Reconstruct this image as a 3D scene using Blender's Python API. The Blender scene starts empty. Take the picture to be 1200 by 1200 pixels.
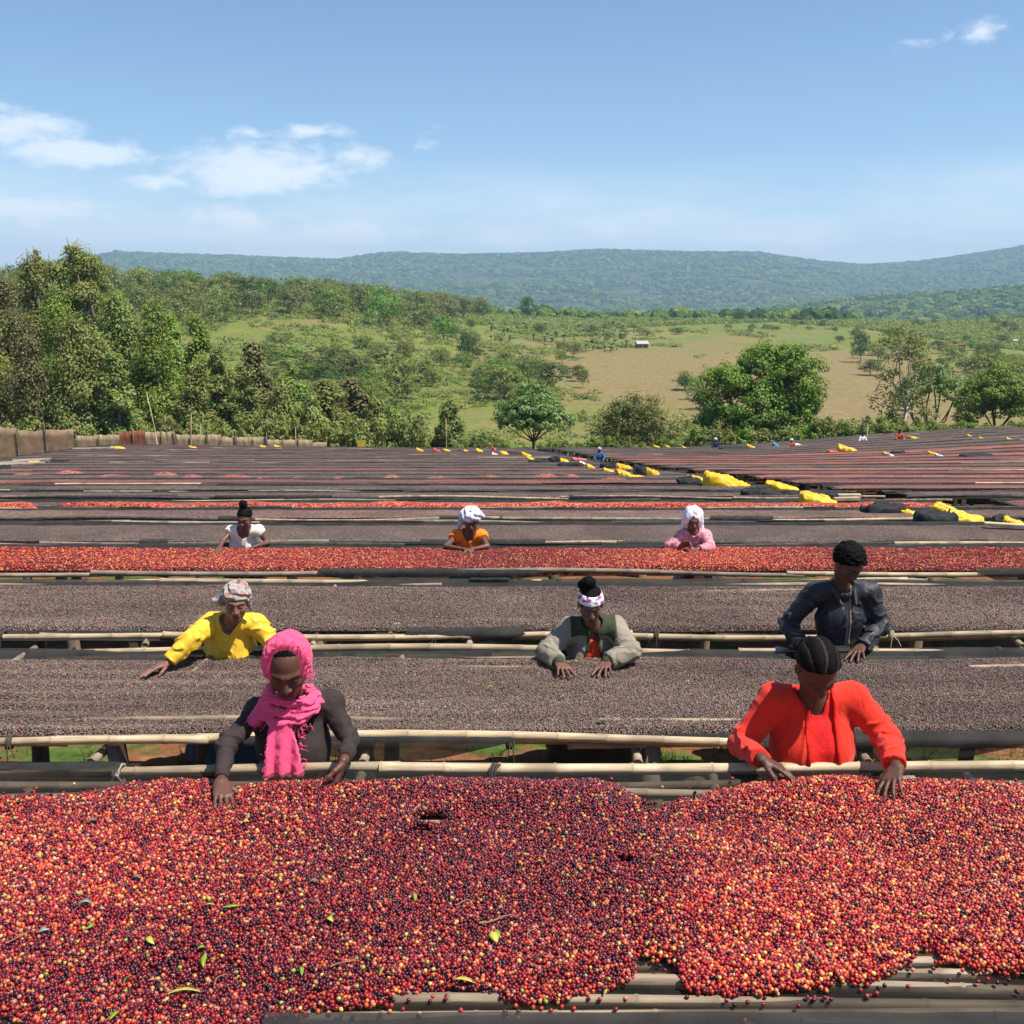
import bpy, math, random
import numpy as np
from mathutils import Vector, Matrix, Euler

# ------------------------------------------------------------------ camera, world, sun, exposure
SC = bpy.context.scene
C = SC.collection
CZ = 2.87                                   # camera height above the ground at the first bed
PITCH = math.radians(12.2)
cam_d = bpy.data.cameras.new('camera'); cam = bpy.data.objects.new('camera', cam_d); C.objects.link(cam)
cam_d.sensor_width = 36; cam_d.lens = 36; cam_d.clip_start = 0.05; cam_d.clip_end = 40000
cam.location = (0, 0, CZ); cam.rotation_euler = (math.radians(90) - PITCH, 0, 0)
SC.camera = cam
SUN_AZ, SUN_EL = math.radians(112), math.radians(63)   # azimuth from +Y towards +X
w = bpy.data.worlds.new("World"); SC.world = w; w.use_nodes = True
SKY_STRENGTH = 0.095
sun_d = bpy.data.lights.new('sun', 'SUN'); sun = bpy.data.objects.new('sun', sun_d); C.objects.link(sun)
sun_d.energy = 4.8; sun_d.angle = math.radians(0.53); sun_d.color = (1.0, 0.955, 0.88)
sv = Vector((math.sin(SUN_AZ) * math.cos(SUN_EL), math.cos(SUN_AZ) * math.cos(SUN_EL), math.sin(SUN_EL)))
sun.rotation_euler = sv.to_track_quat('Z', 'Y').to_euler()
SC.view_settings.view_transform = 'Standard'; SC.view_settings.look = 'None'
SC.view_settings.exposure = 0.64; SC.view_settings.gamma = 1.0; SC.view_settings.use_curve_mapping = False
SC.cycles.max_bounces = 6; SC.cycles.diffuse_bounces = 3; SC.cycles.glossy_bounces = 2
SC.cycles.transmission_bounces = 2; SC.cycles.transparent_max_bounces = 12; SC.cycles.volume_bounces = 0
SC.cycles.use_denoising = True

def build_world():
    nt = w.node_tree; nt.nodes.clear()
    N = nt.nodes.new; L = nt.links.new
    out = N('ShaderNodeOutputWorld'); bg = N('ShaderNodeBackground'); sky = N('ShaderNodeTexSky')
    sky.sky_type = 'NISHITA'; sky.sun_disc = False
    sky.sun_elevation = SUN_EL; sky.sun_rotation = SUN_AZ
    sky.altitude = 1800; sky.air_density = 1.0; sky.dust_density = 0.7; sky.ozone_density = 1.4
    bg.inputs['Strength'].default_value = SKY_STRENGTH
    geo = N('ShaderNodeTexCoord')
    sep = N('ShaderNodeSeparateXYZ'); L(geo.outputs['Generated'], sep.inputs[0])
    def M(op, a, b=None, c=None):
        n = N('ShaderNodeMath'); n.operation = op
        for i, v in enumerate((a, b, c)):
            if v is None: continue
            if isinstance(v, (int, float)): n.inputs[i].default_value = v
            else: L(v, n.inputs[i])
        return n.outputs[0]
    az = M('ARCTAN2', sep.outputs[0], sep.outputs[1])
    el = M('ARCSINE', sep.outputs[2])
    def noise(sx, sy, scale, detail, rough=.6, dist=0.0):
        cmb = N('ShaderNodeCombineXYZ')
        L(M('MULTIPLY', az, sx), cmb.inputs[0]); L(M('MULTIPLY', el, sy), cmb.inputs[1])
        n = N('ShaderNodeTexNoise'); n.inputs['Scale'].default_value = scale; n.inputs['Detail'].default_value = detail
        n.inputs['Roughness'].default_value = rough; n.inputs['Distortion'].default_value = dist
        L(cmb.outputs[0], n.inputs['Vector']); return n.outputs['Fac']
    n1 = noise(1, 2.2, 17, 9, .60, .25); n2 = noise(1, 2.0, 60, 5, .65)
    # cloud banks: azimuth, elevation, half width, half height (degrees), density
    banks = []
    for px, py, rx, ry, dn in [(5,150,62,22,.9),(70,178,85,13,.9),(185,215,32,10,.8),(310,199,92,25,1.05),(292,154,20,8,.55),(355,153,50,8,.6),(420,184,36,14,.7),
                               (25,246,85,14,.75),(265,254,75,12,.55),(415,272,70,11,.55),(570,283,50,9,.45),(497,172,22,12,.28),(717,274,40,8,.22),
                               (1070,51,16,7,.42),(1107,49,4,4,.1),(1150,36,15,15,.55)]:
        u = (px - 600) / 1200; v = (py - 600) / 1200
        dy = math.cos(PITCH) - v * math.sin(PITCH); dz = -(math.sin(PITCH) + v * math.cos(PITCH)); h = math.hypot(u, dy)
        banks.append((math.degrees(math.atan2(u, dy)), math.degrees(math.atan2(dz, h)), math.degrees(rx / 1230), math.degrees(ry / 1230), dn * 1.1 + .06 if px < 620 else dn))
    banks += [(-35,6.5,5,1.6,.8),(-44,4,6,1.3,.7),(38,5,5,1.0,.5),(60,4,8,1.2,.6),(-75,6,9,1.5,.7),(-120,6,9,1.6,.7),(120,6,9,1.5,.7),(170,5,9,1.4,.7)]
    tot = None
    for a, e, ra, re, dn in banks:
        r = math.pi / 180
        da = M('DIVIDE', M('SUBTRACT', az, a * r), ra * r); de = M('DIVIDE', M('SUBTRACT', el, e * r), re * r)
        d = M('SQRT', M('ADD', M('MULTIPLY', da, da), M('MULTIPLY', de, de)))
        m = M('MULTIPLY', M('SUBTRACT', 1.35, d), dn)
        tot = m if tot is None else M('MAXIMUM', tot, m)
    nn = M('ADD', M('MULTIPLY', M('SUBTRACT', n1, .5), 3.4), M('MULTIPLY', M('SUBTRACT', n2, .5), 1.1))
    f = M('ADD', tot, nn)
    mr = N('ShaderNodeMapRange'); mr.interpolation_type = 'SMOOTHSTEP'
    mr.inputs['From Min'].default_value = -.05; mr.inputs['From Max'].default_value = 1.15; mr.inputs['To Max'].default_value = .74
    L(f, mr.inputs['Value'])
    # thin milky veil low over the horizon, broken by noise
    vb = M('SUBTRACT', 1.0, M('ABSOLUTE', M('DIVIDE', M('SUBTRACT', el, .045), .075)))
    veil = M('MULTIPLY', M('MAXIMUM', vb, 0.0), M('MULTIPLY', M('MAXIMUM', M('SUBTRACT', noise(.6, 2.4, 7, 4), .30), 0.0), 2.8))
    fac = M('MINIMUM', M('ADD', mr.outputs[0], veil), .9)
    mix = N('ShaderNodeMixRGB'); L(fac, mix.inputs[0]); 
    tint = N('ShaderNodeMixRGB'); tint.blend_type = 'MULTIPLY'; tint.inputs[0].default_value = 1; tint.inputs[2].default_value = SKY_TINT
    L(sky.outputs[0], tint.inputs[1]); L(tint.outputs[0], mix.inputs[1]); mix.inputs[2].default_value = (7.6, 8.0, 8.5, 1)
    L(mix.outputs[0], bg.inputs['Color']); L(bg.outputs[0], out.inputs[0])
SKY_TINT = (0.90, 1.0, 1.04, 1)
build_world()

# ------------------------------------------------------------------ small helpers
def tag(o, label=None, cat=None, group=None, kind=None):
    if label: o['label'] = label
    if cat: o['category'] = cat
    if group: o['group'] = group
    if kind: o['kind'] = kind
    return o

def empty(name, loc, rz=0.0, label=None, cat=None, group=None):
    o = bpy.data.objects.new(name, None); C.objects.link(o)
    o.location = loc; o.rotation_euler = (0, 0, rz); o.empty_display_size = .2
    return tag(o, label, cat, group)

def mesh_np(name, V, F, mat=None, smooth=True, attrs=None, mi=None):
    """mesh from numpy vertices (N,3) and faces (M,k) of one size"""
    V = np.asarray(V, np.float32); F = np.asarray(F, np.int32)
    me = bpy.data.meshes.new(name)
    me.vertices.add(len(V)); me.vertices.foreach_set('co', V.ravel())
    k = F.shape[1]
    me.loops.add(F.size); me.loops.foreach_set('vertex_index', F.ravel())
    me.polygons.add(len(F)); me.polygons.foreach_set('loop_start', np.arange(0, F.size, k, dtype=np.int32))
    try: me.polygons.foreach_set('loop_total', np.full(len(F), k, np.int32))
    except Exception: pass
    me.polygons.foreach_set('use_smooth', np.full(len(F), smooth, bool))
    for nm, a in (attrs or {}).items():
        a = np.asarray(a, np.float32)
        if a.ndim == 1:
            at = me.attributes.new(nm, 'FLOAT', 'POINT'); at.data.foreach_set('value', a)
        else:
            at = me.attributes.new(nm, 'FLOAT_COLOR', 'POINT')
            if a.shape[1] == 3: a = np.concatenate([a, np.ones((len(a), 1), np.float32)], 1)
            at.data.foreach_set('color', a.ravel())
    me.update(calc_edges=True); me.validate()
    if mat:
        for m in (mat if isinstance(mat, (list, tuple)) else [mat]): me.materials.append(m)
    if mi is not None: me.polygons.foreach_set('material_index', np.asarray(mi, np.int32))
    return me

def link(name, me, parent=None, loc=None, rot=None, scale=None):
    o = bpy.data.objects.new(name, me); C.objects.link(o)
    if parent: o.parent = parent
    if loc is not None: o.location = loc
    if rot is not None: o.rotation_euler = rot
    if scale is not None: o.scale = scale
    return o

def copy_tree(o, parent=None):
    c = o.copy(); C.objects.link(c); c.parent = parent
    for ch in list(o.children):
        copy_tree(ch, c)
    return c

def _hash(ix, iy, iz, seed):
    h = (ix.astype(np.int64) * 374761393 + iy.astype(np.int64) * 668265263 + iz.astype(np.int64) * 2147483647 + seed * 974634777) & 0xFFFFFFFF
    h = ((h ^ (h >> 13)) * 1274126177) & 0xFFFFFFFF
    h = (h ^ (h >> 16)) & 0xFFFF
    return h.astype(np.float32) / 65535.0

def vnoise(P, freq, seed=0):
    P = np.asarray(P, np.float32) * freq
    i = np.floor(P); f = P - i; i = i.astype(np.int64); f = f * f * (3 - 2 * f)
    r = 0
    for dx in (0, 1):
        wx = f[:, 0] if dx else 1 - f[:, 0]
        for dy in (0, 1):
            wy = f[:, 1] if dy else 1 - f[:, 1]
            for dz in (0, 1):
                wz = f[:, 2] if dz else 1 - f[:, 2]
                r = r + wx * wy * wz * _hash(i[:, 0] + dx, i[:, 1] + dy, i[:, 2] + dz, seed)
    return r * 2 - 1

def fbm(P, freq, seed=0, oct=3, gain=.5):
    a, s, t = 1.0, 0, 0
    for o in range(oct):
        s = s + a * vnoise(P, freq * 2 ** o, seed + 31 * o); t += a; a *= gain
    return s / t

def n2(x, y, freq, seed=0, oct=1):
    x = np.asarray(x, float); y = np.asarray(y, float); x, y = np.broadcast_arrays(x, y)
    P = np.stack([x.ravel(), y.ravel(), np.full(x.size, seed * 7.3)], 1)
    return fbm(P, freq, seed, oct).reshape(x.shape)

def sstep(a, b, x):
    t = np.clip((x - a) / (b - a), 0, 1); return t * t * (3 - 2 * t)

def tube(path, radii, sides=8, cap=True):
    """quads around a polyline"""
    path = np.asarray(path, float); n = len(path); radii = np.broadcast_to(np.asarray(radii, float), (n,))
    T = np.gradient(path, axis=0); T /= np.linalg.norm(T, axis=1)[:, None] + 1e-9
    up = np.array([0, 0, 1.0]) if abs(T[0][2]) < .9 else np.array([1.0, 0, 0])
    A = np.cross(T, up); A /= np.linalg.norm(A, axis=1)[:, None] + 1e-9; B = np.cross(T, A)
    th = np.linspace(0, 2 * np.pi, sides, endpoint=False)
    V = path[:, None] + radii[:, None, None] * (np.cos(th)[None, :, None] * A[:, None] + np.sin(th)[None, :, None] * B[:, None])
    V = V.reshape(-1, 3); F = []
    for i in range(n - 1):
        for j in range(sides):
            a = i * sides + j; b = i * sides + (j + 1) % sides
            F.append((a, b, b + sides, a + sides))
    if cap:
        for base, c in ((0, path[0]), ((n - 1) * sides, path[-1])):
            k = len(V); V = np.vstack([V, c[None]])
            for j in range(0, sides, 2):
                F.append((base + j, base + (j + 1) % sides, base + (j + 2) % sides, k))
    return V, np.array(F)

def join(parts):
    Vs, Fs, o = [], [], 0
    for V, F in parts:
        Vs.append(V); Fs.append(np.asarray(F) + o); o += len(V)
    return np.vstack(Vs), np.vstack(Fs)

def box(cx, cy, cz, sx, sy, sz):
    V = np.array([(x, y, z) for x in (-.5, .5) for y in (-.5, .5) for z in (-.5, .5)], float) * (sx, sy, sz) + (cx, cy, cz)
    return V, np.array([(0,1,3,2),(4,6,7,5),(0,4,5,1),(2,3,7,6),(0,2,6,4),(1,5,7,3)])

# ------------------------------------------------------------------ the lie of the land
# D(Y): how far the drying tables lie below the camera at Y metres in front of it
DK = np.array([(-40,-3.0),(-5,1.2),(0,1.72),(2.5,2.0),(4.06,2.02),(5.07,2.35),(6.62,2.41),(7.35,2.54),(8.8,2.55),(9.6,2.69),(11.1,2.79),
               (11.9,2.96),(13.4,3.05),(14.2,3.18),(15.7,3.35),(16.5,3.54),(18.0,3.69),(65,9.86),(75,11.3),(90,13.6)])
GK = np.array([(-60,-4.4),(-5,1.15),(0,1.72),(3.3,2.03),(5.85,2.38),(8.1,2.56),(10.3,2.75),(12.6,3.01),(15,3.28),(17.3,3.63),(65,9.86),(75,11.3),(90,13.6)])
def rise(x, y):
    return 1.35 * sstep(8, 34, x) * sstep(25, 62, y) + .25 * sstep(-4, -30, x) * sstep(30, 60, y)
def tz(x, y):
    return CZ - np.interp(y, DK[:, 0], DK[:, 1]) + rise(np.asarray(x, float), np.asarray(y, float))

def _skyline(px):
    return np.interp(px, [-900,-400,-150,-20,0,60,150,210,260,330,400,470,540,620,700,800,880,950,1000,1050,1100,1180,1260,1400,1700,2300],
                         [318,312,322,330,326,318,298,301,303,306,308,299,302,301,298,299,299,309,314,311,305,292,296,306,298,312])
def _dfar(u, r):
    """depth of the land below the camera beyond the field; u = x/y, r = distance"""
    px = 600 + 1200 * u
    base = np.interp(r, [60,78,100,125,200,300,400,500,600,750,1000,1500,2500], [10.6,13.6,17.5,19.6,20.3,20.4,20.0,19.0,17.6,21,38,52,62])
    amp = np.interp(px, [-400,-100,60,170,300,400,480,560,650,740,900,1300,2200], [14,19,20,19,16,14,10,6,2.6,1.0,0,-1,0])
    base = base - amp * sstep(150, 400, r) * (1 - sstep(430, 900, r))
    # bushy green ridge to the right at about 1.8 km
    am2 = np.interp(px, [800,900,1000,1100,1200,1400,1900], [0,14,34,46,58,70,40])
    base = base - am2 * np.exp(-((r - 1900) / 420.0) ** 2)
    sky = _skyline(px); Dsky = -(340 - sky) / 1200 * 5200
    t = sstep(2500, 5200, r)
    far = 62 + (Dsky - 62) * t + (r > 5200) * (r - 5200) * .06
    return np.where(r > 2500, far, base)
def ground_z(x, y):
    x = np.asarray(x, float); y = np.asarray(y, float)
    r = np.hypot(x, y); th = np.arctan2(x, y); u = np.tan(np.clip(th, -1.05, 1.05))
    yy = np.where(y > 0, y, y)
    fld = np.interp(yy, GK[:, 0], GK[:, 1]) + .85 - rise(x, yy)
    rr = np.where(np.abs(th) < 1.05, y / np.maximum(np.cos(np.clip(th, -1.05, 1.05)), .3) * np.cos(np.clip(th,-1.05,1.05)), r)
    ww = sstep(69, 92, np.where(np.abs(th) < .8, y, r))
    far = _dfar(u, np.maximum(rr, 60))
    far = far + n2(x, y, 1 / 60., 3, 2) * 1.1 * sstep(95, 220, r) + n2(x, y, 1 / 420., 5, 4) * np.interp(r, [600, 2500, 4000, 5200, 8000], [0, 14, 30, 8, 30])
    D = fld * (1 - ww) + far * ww
    near = n2(x, y, .9, 9, 3) * .03
    return CZ - D + near * (1 - ww)
def gz(x, y): return float(ground_z(np.array([x]), np.array([y]))[0])

_cp, _sp = math.cos(PITCH), math.sin(PITCH)
def P(px, py, Y):
    """the point Y metres in front of the camera that the photograph shows at px, py"""
    u = (px - 600) / 1200; v = (py - 600) / 1200
    t = Y / (_cp - v * _sp)
    return np.array([u * t, Y, CZ - (_sp + v * _cp) * t])
def on_surface(px, py, f=tz, lo=2.0, hi=700):
    ys = np.exp(np.linspace(math.log(lo), math.log(hi), 1500))
    u = (px - 600) / 1200; v = (py - 600) / 1200
    t = ys / (_cp - v * _sp); xs = u * t; zs = CZ - (_sp + v * _cp) * t
    d = zs - f(xs, ys); i = np.argmax(d <= 0)
    return float(xs[i]), float(ys[i]), float(zs[i])
def project(x, y, z):
    dz = CZ - z; zc = y * _cp + dz * _sp; yc = dz * _cp - y * _sp
    return 600 + 1200 * x / zc, 600 + 1200 * yc / zc

# ------------------------------------------------------------------ materials
class Mat:
    def __init__(s, name, rough=.8, spec=.3):
        s.m = bpy.data.materials.new(name); s.m.use_nodes = True; s.nt = s.m.node_tree
        s.b = s.nt.nodes['Principled BSDF']; s.out = s.nt.nodes['Material Output']
        s.b.inputs['Roughness'].default_value = rough; s.b.inputs['Specular IOR Level'].default_value = spec
    def N(s, t, **k):
        n = s.nt.nodes.new(t)
        for a, v in k.items():
            if a in n.inputs: n.inputs[a].default_value = v
            else: setattr(n, a, v)
        return n
    def L(s, a, b): s.nt.links.new(a, b)
    def math(s, op, a, b=0.0):
        n = s.N('ShaderNodeMath', operation=op)
        for i, v in enumerate((a, b)):
            if isinstance(v, (int, float)): n.inputs[i].default_value = v
            else: s.L(v, n.inputs[i])
        return n.outputs[0]
    def coord(s, kind='Object', scale=(1, 1, 1)):
        t = s.N('ShaderNodeTexCoord'); mp = s.N('ShaderNodeMapping'); mp.inputs['Scale'].default_value = scale
        s.L(t.outputs[kind], mp.inputs['Vector']); return mp.outputs[0]
    def wpos(s, scale=(1, 1, 1)):
        t = s.N('ShaderNodeNewGeometry'); mp = s.N('ShaderNodeMapping'); mp.inputs['Scale'].default_value = scale
        s.L(t.outputs['Position'], mp.inputs['Vector']); return mp.outputs[0]
    def noise(s, vec, scale, detail=4, rough=.55, dist=0):
        n = s.N('ShaderNodeTexNoise'); n.inputs['Scale'].default_value = scale; n.inputs['Detail'].default_value = detail
        n.inputs['Roughness'].default_value = rough; n.inputs['Distortion'].default_value = dist
        s.L(vec, n.inputs['Vector']); return n.outputs['Fac']
    def ramp(s, fac, stops, interp='LINEAR'):
        r = s.N('ShaderNodeValToRGB'); r.color_ramp.interpolation = interp; e = r.color_ramp.elements
        while len(e) < len(stops): e.new(.5)
        for i, (p, c) in enumerate(stops):
            e[i].position = p; e[i].color = tuple(c) + (1,) if len(c) == 3 else c
        s.L(fac, r.inputs[0]); return r.outputs[0]
    def mix(s, fac, a, b, mode='MIX'):
        n = s.N('ShaderNodeMixRGB', blend_type=mode)
        for i, v in enumerate((fac, a, b)):
            if isinstance(v, (int, float)): n.inputs[i].default_value = v
            elif isinstance(v, tuple): n.inputs[i].default_value = v + (1,) if len(v) == 3 else v
            else: s.L(v, n.inputs[i])
        return n.outputs[0]
    def smooth(s, v, a, b):
        n = s.N('ShaderNodeMapRange', interpolation_type='SMOOTHSTEP'); n.inputs['From Min'].default_value = a; n.inputs['From Max'].default_value = b
        s.L(v, n.inputs['Value']); return n.outputs[0]
    def color(s, c):
        if isinstance(c, tuple): s.b.inputs['Base Color'].default_value = c + (1,)
        else: s.L(c, s.b.inputs['Base Color'])
    def bump(s, h, strength=.5, dist=.01):
        n = s.N('ShaderNodeBump'); n.inputs['Strength'].default_value = strength; n.inputs['Distance'].default_value = dist
        s.L(h, n.inputs['Height']); s.L(n.outputs[0], s.b.inputs['Normal'])
    def attr(s, name, typ='GEOMETRY', out='Fac'):
        n = s.N('ShaderNodeAttribute', attribute_name=name, attribute_type=typ); return n.outputs[out]

def mat_simple(name, c, rough=.8, var=.25, scale=8, bumps=.0, bscale=60, spec=.3, sheen=0):
    m = Mat(name, rough, spec)
    v = m.coord(); f = m.noise(v, scale, 5)
    d = tuple(x * (1 - var) for x in c); l = tuple(min(1, x * (1 + var)) for x in c)
    m.color(m.ramp(f, [(.3, d), (.7, l)]))
    if bumps: m.bump(m.noise(v, bscale, 3), bumps, .004)
    return m.m

def mat_ground():
    m = Mat('land', .95, .15); p = m.wpos()
    sep = m.N('ShaderNodeSeparateXYZ'); m.L(p, sep.inputs[0]); X, Y = sep.outputs[0], sep.outputs[1]
    n_big = m.noise(p, .012, 5); n_mid = m.noise(p, .06, 6, .6); n_fine = m.noise(p, .9, 6, .65); n_dirt = m.noise(p, 7, 6, .7)
    green = m.ramp(n_fine, [(.3, (.085, .115, .020)), (.55, (.145, .172, .034)), (.75, (.22, .215, .055))])
    straw = m.ramp(n_fine, [(.3, (.15, .112, .045)), (.55, (.225, .165, .070)), (.78, (.31, .24, .105))])
    olive = m.ramp(n_fine, [(.3, (.155, .140, .034)), (.7, (.25, .205, .066))])
    # brown meadow: the dry field in the middle and to the right
    def ell(cx, cy, rx, ry):
        a = m.math('DIVIDE', m.math('SUBTRACT', X, cx), rx); b = m.math('DIVIDE', m.math('SUBTRACT', Y, cy), ry)
        return m.math('SQRT', m.math('ADD', m.math('MULTIPLY', a, a), m.math('MULTIPLY', b, b)))
    d1 = ell(72., 250., 74., 128.)
    d1 = m.math('ADD', d1, m.math('ADD', m.math('MULTIPLY', m.math('SUBTRACT', n_mid, .5), 1.5), m.math('MULTIPLY', m.math('SUBTRACT', m.noise(p, .016, 3), .5), 1.0)))
    dry = m.smooth(d1, 1.25, .72)
    patch = m.smooth(m.math('ADD', n_mid, m.math('MULTIPLY', m.math('SUBTRACT', n_big, .5), .8)), .50, .66)
    c = m.mix(patch, green, olive)
    c = m.mix(m.math('MULTIPLY', m.smooth(m.noise(p, .025, 5, .6), .52, .66), .7), c, straw)
    c = m.mix(dry, c, straw)
    # far land: woodland floor
    dist = m.math('SQRT', m.math('ADD', m.math('MULTIPLY', X, X), m.math('MULTIPLY', Y, Y)))
    wood = m.ramp(m.noise(p, .012, 8, .65), [(.35, (.022, .04, .014)), (.52, (.045, .07, .022)), (.63, (.11, .12, .05)), (.72, (.17, .15, .07))])
    c = m.mix(m.smooth(dist, 650., 950.), c, wood)
    # red soil with grass near the beds
    soil = m.ramp(n_dirt, [(.25, (.10, .04, .02)), (.5, (.20, .085, .04)), (.75, (.30, .15, .075))])
    gr = m.ramp(n_dirt, [(.3, (.03, .055, .010)), (.7, (.10, .15, .03))])
    nearc = m.mix(m.smooth(m.noise(p, 1.3, 5, .6), .47, .58), soil, gr)
    nd = m.math('ADD', dist, m.math('MULTIPLY', n_mid, 6.0))
    c = m.mix(m.smooth(nd, 74., 80.), nearc, c)
    red = m.smooth(m.math('ADD', n_mid, m.math('MULTIPLY', m.math('SUBTRACT', m.noise(p, .3, 4), .5), .4)), .70, .76)
    c = m.mix(m.math('MULTIPLY', red, .6), c, (.21, .09, .045))
    m.color(c); m.bump(n_dirt, .6, .04)
    return m.m

def build_ground():
    th = np.concatenate([np.radians(np.linspace(-180, -42, 70)), np.radians(np.linspace(-41.5, 41.5, 300)), np.radians(np.linspace(42, 180, 70))])
    r = np.concatenate([[0.02], np.linspace(.5, 20, 60), np.geomspace(20.6, 900, 170)])
    def grid(name, r, mat):
        R, T = np.meshgrid(r, th, indexing='ij')
        X = R * np.sin(T); Y = R * np.cos(T); Z = ground_z(X, Y)
        V = np.stack([X, Y, Z], -1).reshape(-1, 3); n = len(th); a = np.arange((len(r) - 1) * n).reshape(-1, n)[:, :-1].ravel()
        F = np.stack([a, a + 1, a + n + 1, a + n], 1)[:, ::-1]
        return tag(link(name, mesh_np(name, V, F, mat)), kind='structure')
    m = mat_ground()
    grid('ground', r, m)
    grid('hills', np.concatenate([np.geomspace(900, 2400, 60), np.geomspace(2440, 5600, 90), np.geomspace(5700, 6600, 10)]), m)
build_ground()

def mat_foliage(name, dark, light, warm=None, trans=.25):
    m = Mat(name, .55, .35)
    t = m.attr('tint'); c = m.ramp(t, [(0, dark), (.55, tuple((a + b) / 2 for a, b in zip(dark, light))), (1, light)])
    if warm: c = m.mix(m.math('MULTIPLY', m.smooth(m.attr('warm'), .5, 1.0), .7), c, warm)
    oi = m.N('ShaderNodeObjectInfo'); hs = m.N('ShaderNodeHueSaturation')
    m.L(m.math('ADD', m.math('MULTIPLY', oi.outputs['Random'], .035), .482), hs.inputs['Hue'])
    m.L(m.math('ADD', m.math('MULTIPLY', oi.outputs['Random'], .35), .82), hs.inputs['Value'])
    m.L(c, hs.inputs['Color']); c = hs.outputs[0]
    m.L(c, m.b.inputs['Base Color'])
    tr = m.N('ShaderNodeBsdfTranslucent'); m.L(m.mix(1.0, c, (1.0, 1.0, .55), 'MULTIPLY'), tr.inputs['Color'])
    mx = m.N('ShaderNodeMixShader'); mx.inputs[0].default_value = trans
    m.L(m.b.outputs[0], mx.inputs[1]); m.L(tr.outputs[0], mx.inputs[2]); m.L(mx.outputs[0], m.out.inputs['Surface'])
    return m.m
def mat_bark(name, c):
    m = Mat(name, .9, .2); v = m.coord(scale=(1, 1, .25)); f = m.noise(v, 9, 6, .65)
    m.color(m.ramp(f, [(.3, tuple(x * .55 for x in c)), (.7, tuple(min(1, x * 1.3) for x in c))])); m.bump(f, .6, .03); return m.m
F_EUC = mat_foliage('eucalyptus_leaves', (.095, .125, .030), (.40, .45, .12), (.40, .38, .12), .42)
F_EUCB = mat_foliage('eucalyptus_young_leaves', (0.090, 0.150, 0.021), (0.320, 0.425, 0.063), (0.358, 0.388, 0.074), .36)
F_EUCR = mat_foliage('eucalyptus_dull_leaves', (.08, .085, .03), (.32, .30, .105), (.34, .25, .10), .3)
F_GREEN = mat_foliage('green_leaves', (0.058, 0.110, 0.014), (0.262, 0.413, 0.040), None, .36)
F_BROAD = mat_foliage('glossy_leaves', (0.077, 0.131, 0.032), (0.294, 0.413, 0.121), None, .36)
F_OLIVE = mat_foliage('olive_leaves', (0.083, 0.106, 0.025), (0.288, 0.325, 0.089), (0.307, 0.312, 0.095), .36)
F_SCRUB = mat_foliage('scrub_leaves', (0.083, 0.119, 0.023), (0.301, 0.356, 0.079), (0.346, 0.312, 0.095), .36)
F_DARK = mat_foliage('dark_leaves', (0.036, 0.069, 0.016), (0.128, 0.200, 0.042), None, .36)
F_BAN = mat_foliage('banana_leaves', (0.094, 0.144, 0.033), (0.269, 0.324, 0.077), (0.349, 0.288, 0.099), .3)
B_GREY = mat_bark('grey_bark', (.20, .165, .125)); B_DARK = mat_bark('dark_bark', (.075, .055, .04)); B_PALE = mat_bark('pale_bark', (.42, .38, .31))

def leaf_quads(rng, cen, out, size, tint, warm, droop=0.0):
    """one folded-free rhombus per leaf"""
    n = len(cen)
    nrm = out * 1.5 + rng.normal(0, .55, (n, 3)); nrm[:, 2] += .45; nrm /= np.linalg.norm(nrm, axis=1)[:, None]
    t = rng.normal(0, 1, (n, 3)); t[:, 2] -= droop * 2; t -= (t * nrm).sum(1)[:, None] * nrm; t /= np.linalg.norm(t, axis=1)[:, None] + 1e-9
    b = np.cross(nrm, t); L = size[:, None]; W = L * .36
    V = np.stack([cen - t * L * .5, cen + b * W - t * L * .05 + nrm * L * .06, cen + t * L * .5, cen - b * W - t * L * .05 + nrm * L * .06], 1).reshape(-1, 3)
    F = np.arange(n * 4).reshape(-1, 4)
    return V, F, np.repeat(tint, 4), np.repeat(warm, 4)

def crown_np(rng, lobes, n_clump, per, leaf, clump_r, shell=.5, droop=0.0, flat=.75):
    lob = np.array(lobes, float); vol = (lob[:, 3] * lob[:, 4] * lob[:, 5]) ** (2 / 3.); pick = rng.choice(len(lob), n_clump, p=vol / vol.sum())
    d = rng.normal(0, 1, (n_clump, 3)); d /= np.linalg.norm(d, axis=1)[:, None]; d[:, 2] = np.where(d[:, 2] < -.55, -d[:, 2], d[:, 2])
    rad = shell + (1 - shell) * rng.random(n_clump) ** .5; rad *= 1 + .12 * rng.normal(0, 1, n_clump)
    cc = lob[pick, :3] + d * lob[pick, 3:6] * rad[:, None]
    ct = rng.random(n_clump); cw = rng.random(n_clump) ** 2
    k = np.repeat(np.arange(n_clump), per); n = len(k)
    g = rng.normal(0, 1, (n, 3)); g /= np.linalg.norm(g, axis=1)[:, None]; g *= (rng.random(n) ** .45)[:, None]
    cr = clump_r * (.6 + .8 * rng.random(n_clump))
    cen = cc[k] + g * cr[k][:, None] * (1, 1, flat)
    out = g * .9 + d[k] * .5 + (0, 0, .1)
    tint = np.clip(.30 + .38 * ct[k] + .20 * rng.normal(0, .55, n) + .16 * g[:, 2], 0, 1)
    return leaf_quads(rng, cen, out, leaf * (.6 + .8 * rng.random(n)), tint, np.clip(cw[k] + .2 * rng.normal(0, 1, n), 0, 1), droop)

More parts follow.
